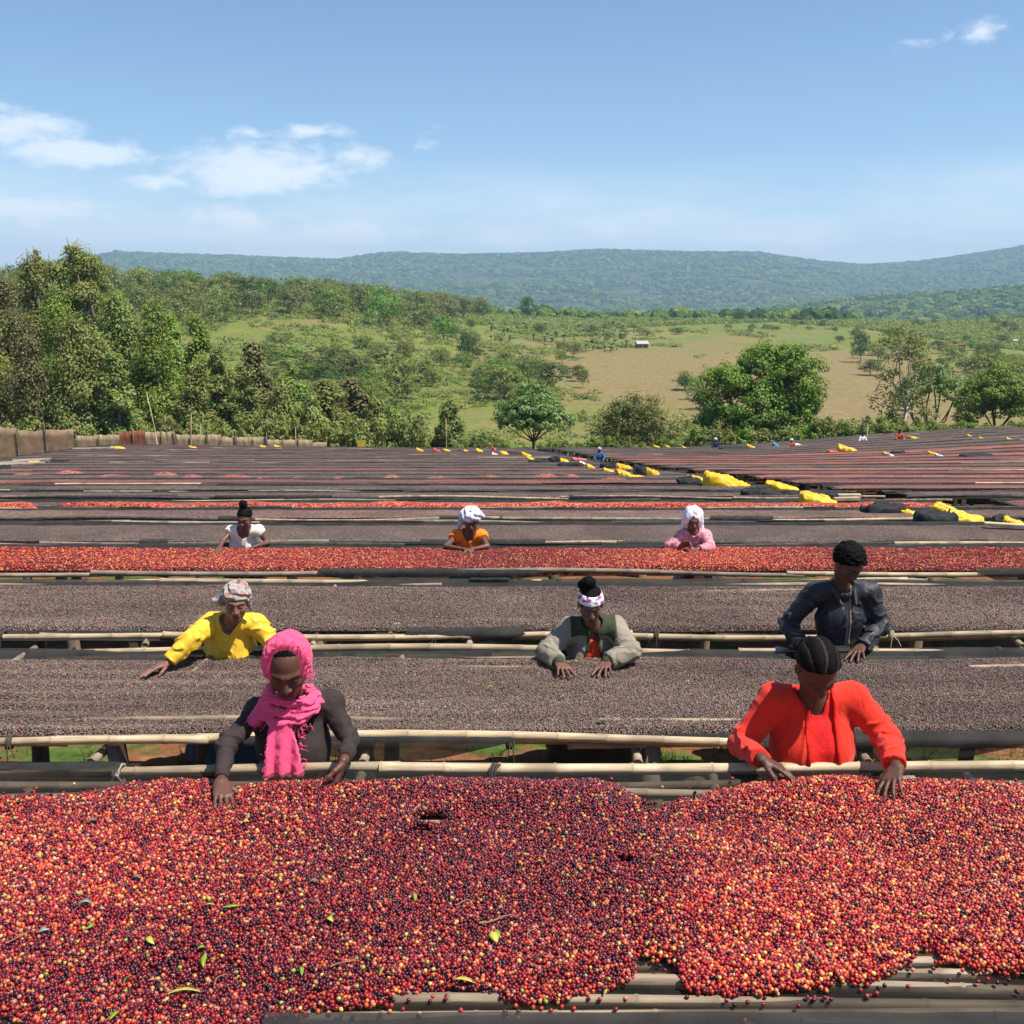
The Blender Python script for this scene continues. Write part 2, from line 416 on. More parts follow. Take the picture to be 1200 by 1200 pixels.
def limbs_np(rng, h_fork, r0, lobes, sides=7, lean=0.0, stem_n=1, up=None):
    parts = []; off = np.array([lean, 0, h_fork])
    top = [np.array([0, 0, -.4]), np.array([lean * .3, 0, h_fork * .45]), off]
    parts.append(tube(np.array(top), [r0 * 1.25, r0, r0 * .82], sides))
    for l in lobes:
        c = np.array(l[:3], float); a = off * (1, 1, .92); mid = (a + c) / 2 + rng.normal(0, .06, 3) * np.linalg.norm(c - a); mid[2] -= .10 * np.linalg.norm(c[:2] - a[:2])
        r = r0 * .55
        parts.append(tube(np.array([a, mid, c, c + (c - mid) * .35]), [r, r * .7, r * .4, r * .12], 6))
        for _ in range(2):
            e = c + rng.normal(0, 1, 3) * np.array(l[3:6]) * .55; parts.append(tube(np.array([mid * .4 + c * .6, (mid + e + c) / 3 + (0, 0, .1), e]), [r * .35, r * .25, r * .06], 5))
    return join(parts)

SHAPES = {}
def make_shape(kind, seed, h, w, fine=1.0):
    """returns (trunk mesh, crown mesh) for a tree of height h and crown width w; fine scales leaf count"""
    rng = np.random.default_rng(seed); R = w / 2
    fol, bark, leaf, per, droop, shell, flat = F_GREEN, B_DARK, .26, 60, 0, .55, .75
    if kind == 'euc':
        fol = (F_EUC, F_EUC, F_EUCR, F_EUC, F_EUCB)[seed % 5]; bark = B_GREY; droop = .8; per = 74; leaf = .20; shell = .3; flat = 1.2
        lobes = []
        nl = 9
        for i in range(nl):
            f = i / (nl - 1); z = h * (.20 + .72 * f); rr = R * (1.0 - .62 * f ** 1.6) * (.8 + .35 * rng.random()); a = i * 2.4 + rng.random()
            lobes.append((rr * .45 * math.cos(a), rr * .45 * math.sin(a), z, rr * .62, rr * .62, h * .11))
        lobes.append((0, 0, h * .95, R * .22, R * .22, h * .07)); hf = h * .25; cr = R * .30
    elif kind == 'tallclump':   # tall eucalyptus with separate round puffs
        fol = F_EUC; bark = B_GREY; droop = .3; per = 95; leaf = .20; shell = .2; flat = .9
        lobes = []
        for i in range(15):
            a = i * 2.4; f = (i + .5) / 15; z = h * (.45 + .50 * f); rr = R * (.75 - .45 * abs(f - .35)) * (.4 + .6 * rng.random())
            lobes.append((rr * math.cos(a), rr * math.sin(a), z, R * .30, R * .30, h * .055))
        hf = h * .42; cr = R * .17
    elif kind == 'broad':
        fol = F_BROAD; bark = B_DARK; leaf = .20; shell = .62; per = 75
        lobes = [(R * .48 * math.cos(a), R * .48 * math.sin(a), h * (.58 + .07 * math.sin(3 * a)), R * .52, R * .52, h * .22) for a in np.linspace(0, 6.28, 7)[:-1]]
        lobes += [(0, 0, h * .75, R * .55, R * .55, h * .22), (R * .75, 0, h * .50, R * .28, R * .3, h * .14), (-R * .78, .1, h * .50, R * .26, R * .3, h * .14)]; hf = h * .30; cr = R * .16
    elif kind == 'dense':
        fol = F_GREEN; leaf = .20; shell = .62; per = 95
        lobes = [(-R * .55, 0, h * .52, R * .48, R * .5, h * .30), (R * .05, R * .2, h * .66, R * .5, R * .5, h * .32), (R * .48, -R * .1, h * .62, R * .46, R * .5, h * .33),
                 (R * .62, 0, h * .34, R * .36, R * .45, h * .26), (-R * .1, -R * .3, h * .40, R * .5, R * .45, h * .28), (-R * .62, -.2, h * .28, R * .36, R * .4, h * .22), (R * .1, -R * .35, h * .2, R * .7, R * .4, h * .18)]
        hf = h * .2; cr = R * .14
    elif kind == 'umbrella':
        fol = F_GREEN; leaf = .19; shell = .55; per = 85
        lobes = [(R * .5 * math.cos(a), R * .5 * math.sin(a), h * (.62 + .05 * math.cos(2 * a)), R * .48, R * .48, h * .21) for a in np.linspace(0, 6.28, 6)[:-1]] + [(0, 0, h * .78, R * .5, R * .5, h * .2), (-R * .75, 0, h * .45, R * .25, R * .3, h * .15)]
        hf = h * .33; cr = R * .15
    elif kind == 'open':        # open crown on forked limbs
        fol = F_OLIVE; bark = B_DARK; leaf = .22; shell = .35; per = 40
        lobes = [(R * .66 * math.cos(a), R * .5 * math.sin(a), h * (.60 + .18 * rng.random()), R * .34, R * .34, h * .13) for a in np.linspace(0, 6.28, 8)[:-1]] + [(0, 0, h * .82, R * .45, R * .4, h * .13), (-R * .8, 0, h * .42, R * .26, R * .26, h * .13)]
        hf = h * .3; cr = R * .15
    elif kind == 'sparse':
        fol = F_OLIVE; bark = B_PALE; leaf = .19; shell = .1; per = 26; droop = .2
        lobes = [(R * .5 * math.cos(i * 2.4) * (1.1 - i / 14), R * .5 * math.sin(i * 2.4), h * (.36 + .058 * i), R * .42, R * .4, h * .10) for i in range(10)]
        hf = h * .42; cr = R * .2
    elif kind == 'bushy':
        fol = F_OLIVE; leaf = .17; shell = .45; per = 80; droop = .3
        lobes = [(R * .55 * math.cos(a), R * .4 * math.sin(a), h * .42, R * .5, R * .5, h * .38) for a in np.linspace(0, 6.28, 7)[:-1]] + [(0, 0, h * .6, R * .6, R * .6, h * .36)]
        hf = h * .12; cr = R * .2
    elif kind == 'shrub':
        fol = F_SCRUB; leaf = .2; shell = .3; per = 36
        lobes = [(R * .5 * math.cos(a + seed), R * .4 * math.sin(a + seed), h * (.4 + .15 * math.sin(a * 2 + seed)), R * .5, R * .5, h * .4) for a in np.linspace(0, 6.28, 6)[:-1]]
        hf = h * .1; cr = R * .26
    elif kind == 'acacia':
        fol = F_OLIVE; leaf = .25; shell = .2; per = 40
        lobes = [(R * .55 * math.cos(a), R * .55 * math.sin(a), h * .84, R * .5, R * .5, h * .09) for a in np.linspace(0, 6.28, 6)[:-1]] + [(0, 0, h * .9, R * .6, R * .6, h * .1)]
        hf = h * .45; cr = R * .2
    elif kind == 'round':
        fol = F_SCRUB if seed % 3 else F_DARK; leaf = .5; shell = .5; per = 22
        k = 5 + seed % 3
        lobes = [(R * .45 * math.cos(a + seed), R * .45 * math.sin(a + seed), h * (.44 + .12 * rng.random()), R * .55, R * .55, h * (.36 + .08 * rng.random())) for a in np.linspace(0, 6.28, k)[:-1]] + [(0, 0, h * .72, R * .5, R * .5, h * .25)]
        hf = h * .2; cr = R * .24
    elif kind == 'conifer':
        fol = F_DARK; leaf = .42; shell = .35; per = 24
        lobes = [(0, 0, h * (.22 + .15 * i), R * (1 - .16 * i), R * (1 - .16 * i), h * .12) for i in range(6)]; hf = h * .3; cr = R * .25
    nc = int({'euc': 300, 'tallclump': 170, 'broad': 190, 'dense': 420, 'umbrella': 190, 'open': 130, 'sparse': 130, 'bushy': 170, 'shrub': 60, 'acacia': 60, 'round': 74, 'conifer': 46}[kind] * fine)
    V, F, t, wv = crown_np(rng, lobes, nc, per, leaf, cr, shell, droop, flat)
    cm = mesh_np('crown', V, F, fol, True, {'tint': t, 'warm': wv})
    tv, tf = limbs_np(rng, hf, max(.05, h * {'shrub': .012, 'bushy': .016, 'sparse': .014, 'dense': .03, 'round': .016}.get(kind, .018)), lobes, lean=rng.normal(0, .05) * h * .3)
    return mesh_np('trunk', tv, tf, bark, True), cm

def plant_tree(key, name, label, cat, x, y, sc=(1, 1, 1), rz=0.0, group=None, fol=None, z=None):
    if key not in SHAPES: SHAPES[key] = make_shape(*key)
    tm, cm = SHAPES[key]
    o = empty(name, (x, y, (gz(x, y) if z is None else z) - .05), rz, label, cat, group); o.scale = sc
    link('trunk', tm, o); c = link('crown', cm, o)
    if fol:
        cm2 = SHAPES.get((key, fol.name))
        if cm2 is None: cm2 = cm.copy(); cm2.materials[0] = fol; SHAPES[(key, fol.name)] = cm2
        c.data = cm2
    return o

def trees_near():
    def at(px, top, Y):            # ground point and the height that reaches image row `top`
        u = (px - 600) / 1200; x = P(px, 500, Y)[0]; z = gz(x, Y); return x, Y, P(px, top, Y)[2] - z
    def T(kind, seed, px, top, Y, wpx, name, label, cat='tree', fine=1.0, rz=0, group=None, fol=None):
        x, Y, h = at(px, top, Y); wd = wpx / 1200 * math.hypot(Y, 0) * 1.0
        plant_tree((kind, seed, round(h, 1), round(wd, 1), fine), name, label, cat, x, Y, rz=rz, group=group, fol=fol)
    T('broad', 3, 625, 447, 80, 88, 'leafy_tree', 'round leafy tree with pale glossy crown standing alone behind the middle of the beds')
    T('bushy', 4, 747, 455, 80, 104, 'bushy_tree', 'low wide olive bushy tree between the pale leafy tree and the big dense green one')
    T('dense', 5, 890, 402, 80, 142, 'dense_tree', 'biggest dense bright green tree with many lobes behind the far edge of the beds', fine=1.25)
    T('sparse', 6, 1058, 372, 86, 92, 'pale_trunk_tree', 'tall thin tree with whitish trunk and sparse olive crown', fine=1.2)
    T('open', 7, 1088, 414, 92, 92, 'forked_tree', 'open crowned tree on dark forked limbs behind the whitish trunk', fine=1.3, fol=F_BROAD)
    T('umbrella', 8, 1168, 424, 84, 98, 'umbrella_tree', 'bright green rounded tree with short dark trunk at the far right edge', fine=1.2)
    T('euc', 13, 526, 474, 76, 42, 'young_tree', 'small dull green young tree beside a bare stake at the end of the grove', fine=.35, fol=F_OLIVE)
    # eucalyptus grove on the left
    grove = [(-45,330,80,120),(-20,350,74,100),(20,335,82,90),(52,308,86,80),(78,345,75,75),(112,300,88,90),(150,350,77,85),(188,362,74,78),(205,372,84,60),(240,374,78,48),(262,410,74,50),(232,430,72,48),
             (300,405,82,60),(290,440,73,50),(345,432,78,50),(330,455,72,48),(385,450,76,62),(415,447,84,60),(440,472,75,46),(462,482,73,44),(368,470,72,44),(100,380,71,90),(40,400,71,80),(140,420,70,60),(-80,320,84,120),(490,495,74,30),(-120,350,76,110)]
    look = ['grey green', 'olive green', 'dull brownish green', 'slender green', 'full crowned green']
    for i, (px, top, Y, wpx) in enumerate(grove):
        Y += 4
        fol = None
        if i in (7, 8): fol = F_EUCB
        if i in (0,): fol = F_EUCR
        x, _, h = at(px, top, Y); wd = wpx / 1200 * Y; base = (13, 11)[i % 2]
        q = max(4, round(h / 4) * 4); wq = max(3, round(wd / 3) * 3)
        spot = 'above the mat wall' if px < 90 else 'above the red screen' if px < 170 else 'behind the reed fence' if px < 380 else 'past the end of the reed fence'
        lab = '%s eucalyptus %s, %s' % (look[i % 5], spot, ('one of the taller ones' if h > 13 else 'one of the medium ones' if h > 8 else 'one of the lower ones'))
        key = ('euc', 20 + i % 5, q, wq, 1.0 if h > 9 else .5)
        plant_tree(key, 'eucalyptus_tree', lab, 'tree', x, Y, (wd / wq, wd / wq, h / q), i * 1.7, 'eucalyptus trees of the grove', fol)
    T('tallclump', 31, 108, 288, 92, 100, 'tall_tree', 'tallest tree of the grove with separate puffs of leaves against the sky', fine=1.4)
    T('tallclump', 32, 62, 292, 94, 60, 'tall_tree', 'slightly shorter puffy tree just beside the tallest tree of the grove', fine=.8)
    # scrub along the far right edge of the beds
    rng = np.random.default_rng(5); spots = []
    for i in range(34):
        px = 945 + i * 9 + rng.random() * 8; Y = 73 + rng.random() * 5; spots.append((px, Y, 484 + rng.random() * 14, 34))
    for i in range(12):
        px = 455 + i * 12 + rng.random() * 6; spots.append((px, 74 + rng.random() * 4, 503 + rng.random() * 10, 26))
    for i in range(8): spots.append((820 + i * 17, 73.5, 490 + rng.random() * 12, 36))
    for i in range(10): spots.append((640 + i * 19, 74 + rng.random() * 3, 507 + rng.random() * 8, 24))
    for i in range(16): spots.append((5 + i * 32, 71.5 + rng.random() * 2, 480 + rng.random() * 16, 40))
    words = ('yellowish', 'pale green', 'green', 'dusty olive')
    for i, (px, Y, top, wpx) in enumerate(spots):
        x, _, h = at(px, top, Y); wd = wpx / 1200 * Y; s = (h / 2.5)
        spot = 'at the foot of the grove' if px < 455 else 'in the grass left of the round leafy tree' if px < 600 else 'in the grass behind the round leafy tree' if px < 820 else 'at the foot of the biggest tree' if px < 945 else 'in the scrub below the whitish trunk' if px < 1110 else 'below the umbrella tree'
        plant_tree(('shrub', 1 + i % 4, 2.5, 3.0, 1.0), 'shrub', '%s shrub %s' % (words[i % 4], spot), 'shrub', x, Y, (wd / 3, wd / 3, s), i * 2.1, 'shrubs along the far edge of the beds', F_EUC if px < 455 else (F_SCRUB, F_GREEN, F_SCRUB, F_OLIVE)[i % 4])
trees_near()

def trees_far():
    rng = np.random.default_rng(77); used = 0
    wl = ([0,100,200,250,280,330,380,430,470,520,560,600,650,700,740,800], [400,398,395,388,372,368,376,384,388,380,374,372,372,376,376,372])
    cand = []
    for _ in range(60000):
        u = rng.uniform(-.58, .22); Y = rng.uniform(190, 560); x = u * Y
        cand.append((x, Y))
    cand = np.array(cand); gzv = ground_z(cand[:, 0], cand[:, 1]); px, py = project(cand[:, 0], cand[:, 1], gzv)
    ok = (py < np.interp(px, *wl)) & (py > 335)
    cand = cand[ok]; gzv = gzv[ok]; py = py[ok]; px = px[ok]
    keep = []
    for i in range(len(cand)):
        md = 6.5 + cand[i][1] * .010
        if not keep or ((cand[keep] - cand[i]) ** 2).sum(1).min() > md * md: keep.append(i)
        if len(keep) > 285: break
    kinds = [('round', 1), ('round', 2), ('round', 3), ('round', 5), ('round', 7), ('conifer', 3)]
    cols = [F_SCRUB, F_OLIVE, F_GREEN, F_DARK, F_EUC, F_EUCR, F_SCRUB, F_OLIVE]
    cw = ['yellowish green', 'olive', 'bright green', 'dark', 'grey green', 'reddish brown', 'yellowish green', 'olive']
    for n, i in enumerate(keep):
        x, Y = cand[i]; k = kinds[int(rng.integers(0, 5))] if rng.random() > .03 else kinds[5]; h = rng.uniform(6, 11.5); wd = h * rng.uniform(.9, 1.4) * (.5 if k[0] == 'conifer' else 1); c = int(rng.integers(0, 8))
        if c == 5 and rng.random() < .5: c = 1
        spot = ('on the ridge crest' if Y > 400 else 'high on the ridge' if Y > 300 else 'low on the ridge') + ' ' + next(w_ for lim, w_ in ((95, 'behind the tallest tree'), (170, 'just right of the tallest tree'), (240, 'over the young green eucalyptus'), (310, 'above the open slope'), (370, 'near the very dark round tree'), (440, 'near the reddish brown crown'), (500, 'below the taller pointed conifer'), (560, 'right of the two conifers'), (640, 'over the banana rows'), (2000, 'at its far low end')) if px[i] < lim)
        o = plant_tree((k[0], k[1], 9.0, 10.0, 1.0), 'woodland_tree', '%s %s woodland tree %s' % ('tall' if h > 9.6 else 'mid sized' if h > 7.6 else 'low', cw[c], spot), 'tree', x, Y, (wd / 10, wd / 10, h / 9), n * 1.3, 'trees of the woodland on the ridge', cols[c])
    # single trees and bushes on the open slope (px, row of the base, height px, width px, kind, colour, words)
    L = [(548,425,40,26,'round',1,F_DARK,'dark tall bush by the bare slope above the grove'),(683,455,24,18,'round',2,F_SCRUB,'small round bush on the brown meadow edge'),
         (620,462,44,66,'acacia',5,F_OLIVE,'flat topped acacia in the thicket mid slope'),(590,470,42,60,'round',3,F_SCRUB,'broad bush at the lower side of the acacia'),(645,455,32,50,'round',5,F_DARK,'dark bush behind the acacia'),
         (608,492,46,46,'bushy',4,F_OLIVE,'olive tree directly behind the round leafy tree'),(468,470,52,60,'round',7,F_SCRUB,'pale feathery tree on the slope over the grove'),(480,497,22,48,'acacia',6,F_DARK,'dark flat bush low on the slope'),
         (455,505,40,60,'round',2,F_OLIVE,'wide green bush low behind the grove'),(520,400,30,30,'round',3,F_GREEN,'green tree at the top of the bare slope'),(1008,425,38,24,'round',5,F_DARK,'twin dark shrub clump in the brown meadow'),
         (1020,440,20,40,'round',1,F_DARK,'low dark clump below the twin shrub clump'),(865,378,14,13,'round',3,F_DARK,'tiny dark round tree on the meadow crest'),(984,402,9,14,'round',2,F_DARK,'tiny bush on the upper meadow'),
         (618,376,30,22,'round',5,F_DARK,'dark upright tree in the middle of the ridge crest'),(640,372,24,14,'conifer',3,F_DARK,'thin conifer on the ridge crest'),(498,345,28,12,'conifer',3,F_DARK,'dark pointed conifer, taller of the two on the ridge'),
         (526,345,18,12,'conifer',3,F_DARK,'small dark conifer, lower of the two on the ridge'),(360,352,28,28,'round',3,F_DARK,'very dark round tree on the left ridge'),(352,345,36,44,'acacia',6,F_OLIVE,'feathery tall tree rising over the left ridge'),
         (398,352,32,34,'round',1,F_EUCR,'reddish brown crown on the ridge crest'),(710,400,6,8,'round',1,F_OLIVE,'small shrub left of the tin roofed hut'),(767,478,10,10,'round',1,F_SCRUB,'pale shrub above the low bushy tree'),(684,487,8,8,'round',1,F_SCRUB,'pale tuft above the red soil scar')]
    for k, (px, base, hp, wp, kind, seed, fol, lab) in enumerate(L):
        u = (px - 600) / 1200
        try: x, Y, z = on_surface(px, base, ground_z, 95, 900)
        except Exception: continue
        if Y < 96: continue
        h = hp / 1200 * Y; wd = wp / 1200 * Y
        plant_tree((kind, seed, 9.0, 10.0, 1.0), 'slope_tree' if hp > 14 else 'slope_shrub', lab, 'tree' if hp > 14 else 'shrub', x, Y, (wd / 10, wd / 10, h / 9), k * 1.9, fol=fol)
    # scattered bushes on the slopes
    rng = np.random.default_rng(9); n = 0
    zones = [(250,480,395,480,60),(480,560,385,470,14),(560,700,385,450,20),(700,830,378,400,14),(830,1000,372,392,20),(1000,1200,380,425,34),(1110,1200,420,470,22),(800,850,440,500,6),(300,470,470,505,34),(560,620,440,470,14)]
    for (x0, x1, y0, y1, c) in zones:
        for _ in range(c):
            px = rng.uniform(x0, x1); py = rng.uniform(y0, y1); x, Y, z = on_surface(px, py, ground_z, 95, 900)
            if Y < 100: continue
            h = rng.uniform(2.2, 5.2) * (1.3 if x0 >= 1110 else 1); wd = h * rng.uniform(1.0, 1.9)
            spot = 'on the open slope above the grove' if px < 480 else 'by the acacia thicket' if px < 700 and py > 380 else 'near the banana rows' if px < 830 else 'on the upper meadow' if px < 1000 else 'on the slope behind the umbrella tree'
            ci = n % 5
            size = 'small' if h < 3 else 'mid sized' if h < 4.2 else 'large'; fine_ = 'near its top' if py < (y0 + y1) / 2 - 14 else 'near its foot' if py > (y0 + y1) / 2 + 14 else 'halfway down'
            if px < 480: spot = 'on the slope %s, %s' % ('above the red screen end' if px < 310 else 'above the reed fence end' if px < 390 else 'above the small grey hut', fine_)
            elif y1 - y0 > 40: spot += ', ' + fine_
            plant_tree(('round', (1, 2, 3, 5, 7)[n % 5], 9.0, 10.0, 1.0), 'slope_bush', '%s %s bush %s' % (size, ('olive', 'pale', 'green', 'dark', 'grey green')[ci], spot), 'bush', x, Y, (wd / 10, wd / 10, h / 9), n * 2.3, 'bushes scattered over the slopes', (F_OLIVE, F_SCRUB, F_GREEN, F_DARK, F_EUC)[ci]); n += 1
    # banana plants
    rng = np.random.default_rng(12)
    def banana(seed):
        r = np.random.default_rng(seed); Vs = []; o = 0; Fs = []
        for k in range(9):
            a = k * 2.4; L = r.uniform(1.6, 2.6); el = r.uniform(.7, 1.35); d = np.array([math.cos(a), math.sin(a), 0]); s = np.array([-math.sin(a), math.cos(a), 0]); n = 6
            for i in range(n):
                f = i / (n - 1); c = d * L * f * math.cos(el) * (1 + f * .5) + np.array([0, 0, 1.3 + L * (f * math.sin(el) - .55 * f * f)]); wv = .34 * math.sin(math.pi * min(.98, f * .9 + .08))
                Vs += [c - s * wv + (0, 0, -.08), c + (0, 0, .06), c + s * wv + (0, 0, -.08)]
            for i in range(n - 1):
                b = o + i * 3; Fs += [(b, b + 1, b + 4, b + 3), (b + 1, b + 2, b + 5, b + 4)]
            o += n * 3
        V = np.array(Vs); return mesh_np('leaves', V, Fs, F_BAN, True, {'tint': np.clip(.5 + .3 * r.normal(0, 1, len(V)), 0, 1), 'warm': r.random(len(V))})
    bm = [banana(s) for s in range(4)]; stem = mesh_np('stem', *tube(np.array([(0, 0, -.2), (.02, 0, .8), (0, 0, 1.6)]), [.16, .13, .09], 7), B_GREY)
    k = 0
    for r_ in range(120):
        px = rng.uniform(575, 735) if r_ < 90 else rng.uniform(400, 470) if r_ < 100 else rng.uniform(330, 380); py = rng.uniform(383, 414) if r_ < 90 else rng.uniform(415, 440)
        if r_ < 90 and py > 398 + (px - 575) * .08 + 6: continue
        x, Y, z = on_surface(px, py, ground_z, 95, 900); s = rng.uniform(.9, 1.5)
        o = empty('banana_plant', (x, Y, z), rng.uniform(0, 6), ('%s banana plant %s' % (('young', 'broad leaved', 'pale', 'tattered')[k % 4], ('in the %s planted row %s' % ('top' if py < 390 else 'middle' if py < 398 else 'bottom', 'near the dark upright tree' if px < 630 else 'in the middle of the patch' if px < 680 else 'towards the tin roofed hut')) if r_ < 90 else 'on the slope above the grove')), 'plant', 'banana plants on the slope'); o.scale = (s, s, s)
        link('stem', stem, o); link('foliage', bm[k % 4], o); k += 1
trees_far()

def woodland():
    """the woods of the far hills: one mass, crowns instanced on points"""
    rng = np.random.default_rng(3)
    n = 90000; th = np.radians(rng.uniform(-44, 44, n)); r = np.sqrt(rng.uniform(600 ** 2, 5500 ** 2, n))
    n2_ = 26000; th2 = np.radians(rng.uniform(-34, 34, n2_)); r2 = np.sqrt(rng.uniform(620 ** 2, 2300 ** 2, n2_))
    th = np.concatenate([th, th2]); r = np.concatenate([r, r2])
    x = r * np.sin(th); y = r * np.cos(th); z = ground_z(x, y)
    dens = n2(x, y, 1 / 160., 21, 3); u = x / y
    ok = (dens > -.28) & ~((r < 1000) & (n2(x, y, 1 / 90., 8, 2) < .1))
    x, y, z, r = x[ok], y[ok], z[ok], r[ok]; n = len(x)
    me = bpy.data.meshes.new('woodland'); me.vertices.add(n); me.vertices.foreach_set('co', np.stack([x, y, z], 1).astype(np.float32).ravel())
    s = rng.uniform(5.0, 11., n) * np.interp(r, [600, 2500], [.62, 1.0]) * rng.choice([1, 1, 1, 1.35], n)
    a = me.attributes.new('size', 'FLOAT', 'POINT'); a.data.foreach_set('value', s.astype(np.float32))
    a = me.attributes.new('shade', 'FLOAT', 'POINT'); a.data.foreach_set('value', rng.random(n).astype(np.float32))
    m = Mat('far_crowns', .9, .1); t = m.attr('shade', 'INSTANCER'); v = m.wpos(); f = m.noise(v, .45, 5, .7)
    c = m.ramp(t, [(0, (.020, .048, .012)), (.4, (.06, .11, .024)), (.8, (.12, .18, .038)), (1, (.20, .21, .06))])
    c = m.mix(1.0, c, m.ramp(f, [(.3, (.5, .5, .5)), (.7, (1.25, 1.25, 1.1))]), 'MULTIPLY'); m.color(c)
    ng = bpy.data.node_groups.new('woodland', 'GeometryNodeTree'); ng.interface.new_socket('Geometry', in_out='INPUT', socket_type='NodeSocketGeometry'); ng.interface.new_socket('Geometry', in_out='OUTPUT', socket_type='NodeSocketGeometry')
    N = ng.nodes.new; L = ng.links.new
    gi, go = N('NodeGroupInput'), N('NodeGroupOutput'); ico = N('GeometryNodeMeshIcoSphere'); ico.inputs['Subdivisions'].default_value = 3; ico.inputs['Radius'].default_value = 1
    sp = N('GeometryNodeSetPosition'); nz = N('ShaderNodeTexNoise'); nz.inputs['Scale'].default_value = 2.3; nz.inputs['Detail'].default_value = 3
    sub = N('ShaderNodeVectorMath'); sub.operation = 'SUBTRACT'; sub.inputs[1].default_value = (.5, .5, .5); L(nz.outputs['Color'], sub.inputs[0])
    sc = N('ShaderNodeVectorMath'); sc.operation = 'SCALE'; sc.inputs['Scale'].default_value = 1.5; L(sub.outputs[0], sc.inputs[0]); L(ico.outputs['Mesh'], sp.inputs['Geometry']); L(sc.outputs[0], sp.inputs['Offset'])
    mt = N('GeometryNodeSetMaterial'); mt.inputs['Material'].default_value = m.m; L(sp.outputs[0], mt.inputs['Geometry'])
    ip = N('GeometryNodeInstanceOnPoints'); L(gi.outputs[0], ip.inputs['Points']); L(mt.outputs[0], ip.inputs['Instance'])
    at = N('GeometryNodeInputNamedAttribute'); at.data_type = 'FLOAT'; at.inputs['Name'].default_value = 'size'
    cmb = N('ShaderNodeCombineXYZ'); L(at.outputs[0], cmb.inputs[0]); L(at.outputs[0], cmb.inputs[1])
    mu = N('ShaderNodeMath'); mu.operation = 'MULTIPLY'; mu.inputs[1].default_value = .95; L(at.outputs[0], mu.inputs[0]); L(mu.outputs[0], cmb.inputs[2]); L(cmb.outputs[0], ip.inputs['Scale'])
    rv = N('FunctionNodeRandomValue'); rv.data_type = 'FLOAT'; rv.inputs['Max'].default_value = 6.28; rc = N('ShaderNodeCombineXYZ')
    L([o for o in rv.outputs if o.enabled and o.type == 'VALUE'][0], rc.inputs[2]); L(rc.outputs[0], ip.inputs['Rotation'])
    L(ip.outputs[0], go.inputs[0])
    o = link('woodland', me); o.modifiers.new('crowns', 'NODES').node_group = ng
    tag(o, 'blue green woodland covering the far hills', 'woodland', kind='stuff')
woodland()

def haze():
    V, F = box(0, 3, 0, 1, 1, 1); X = 7400; z0, z1 = -160, 300
    me = mesh_np('haze', np.array(V) * 0 + np.array([(x, y, z) for x in (-X, X) for y in (-X, X) for z in (z0, z1)]), F, None, False)
    m = bpy.data.materials.new('haze'); m.use_nodes = True; nt = m.node_tree; nt.nodes.clear()
    o = nt.nodes.new('ShaderNodeOutputMaterial'); v = nt.nodes.new('ShaderNodeVolumePrincipled')
    v.inputs['Color'].default_value = (.52, .76, 1.0, 1); v.inputs['Density'].default_value = HAZE; v.inputs['Anisotropy'].default_value = 0.1
    nt.links.new(v.outputs[0], o.inputs['Volume']); me.materials.append(m)
    tag(link('haze', me), 'pale blue haze over the valley', 'haze', kind='stuff')
HAZE = 1.75e-4
haze()

# ------------------------------------------------------------------ drying beds
def mat_bamboo(name, c, dark=.55):
    m = Mat(name, .6, .3); v = m.coord(scale=(1, 14, 14)); f = m.noise(v, 3.0, 5, .65); g = m.noise(m.coord(), 2.2, 3); oi = m.N('ShaderNodeObjectInfo')
    a = m.ramp(f, [(.28, tuple(x * dark for x in c)), (.5, c), (.75, tuple(min(1, x * 1.2) for x in c))])
    a = m.mix(m.smooth(g, .48, .68), a, tuple(x * .55 for x in c)); a = m.mix(m.math('MULTIPLY', m.smooth(m.noise(m.coord(scale=(1, 3, 3)), 26, 4, .7), .60, .72), .6), a, (.13, .09, .06))
    a = m.mix(m.math('MULTIPLY', m.attr('node'), .55), a, (.16, .10, .06))
    hs = m.N('ShaderNodeHueSaturation'); m.L(m.math('ADD', m.math('MULTIPLY', oi.outputs['Random'], .4), .75), hs.inputs['Value']); m.L(a, hs.inputs['Color'])
    m.color(hs.outputs[0]); m.bump(f, .35, .003); return m.m
M_BAM = mat_bamboo('sunbleached_bamboo', (.55, .415, .255), .42); M_BAMD = mat_bamboo('weathered_bamboo', (.33, .26, .19)); M_WOOD = mat_bark('weathered_post', (.17, .12, .085))
M_BAMW = mat_bamboo('grey_split_bamboo', (.36, .27, .18), .4)
M_ROPEB = mat_simple('blue_rope', (.05, .16, .42), .8); M_ROPEK = mat_simple('dark_rope', (.06, .05, .04), .9); M_ROPEW = mat_simple('pale_rope', (.34, .28, .20), .9)

def mat_net(name, alpha=.72, c=(.022, .024, .026)):
    m = Mat(name, .9, .08); v = m.coord()
    n = m.noise(v, 5, 5, .6, .6); m.color(m.ramp(n, [(.3, c), (.7, tuple(x * 1.9 for x in c))]))
    w1 = m.noise(m.coord(scale=(1, 6, 6)), 3, 4, .6)
    al = m.math('ADD', alpha - .1, m.math('MULTIPLY', m.math('SUBTRACT', w1, .5), .55))
    tr = m.N('ShaderNodeBsdfTransparent'); mx = m.N('ShaderNodeMixShader'); m.L(al, mx.inputs[0]); m.L(tr.outputs[0], mx.inputs[1]); m.L(m.b.outputs[0], mx.inputs[2])
    m.L(mx.outputs[0], m.out.inputs['Surface']); m.bump(m.noise(v, 380, 1), .25, .002); return m.m
M_NET = mat_net('shade_net', .56, (.016, .015, .014)); M_NETD = mat_net('shade_net_double', .95, (.022, .021, .020)); M_WRAP = mat_simple('net_wrapping', (.062, .055, .050), .85, .4, 12)
M_WIRE = mat_simple('wire_netting', (.10, .085, .06), .6)

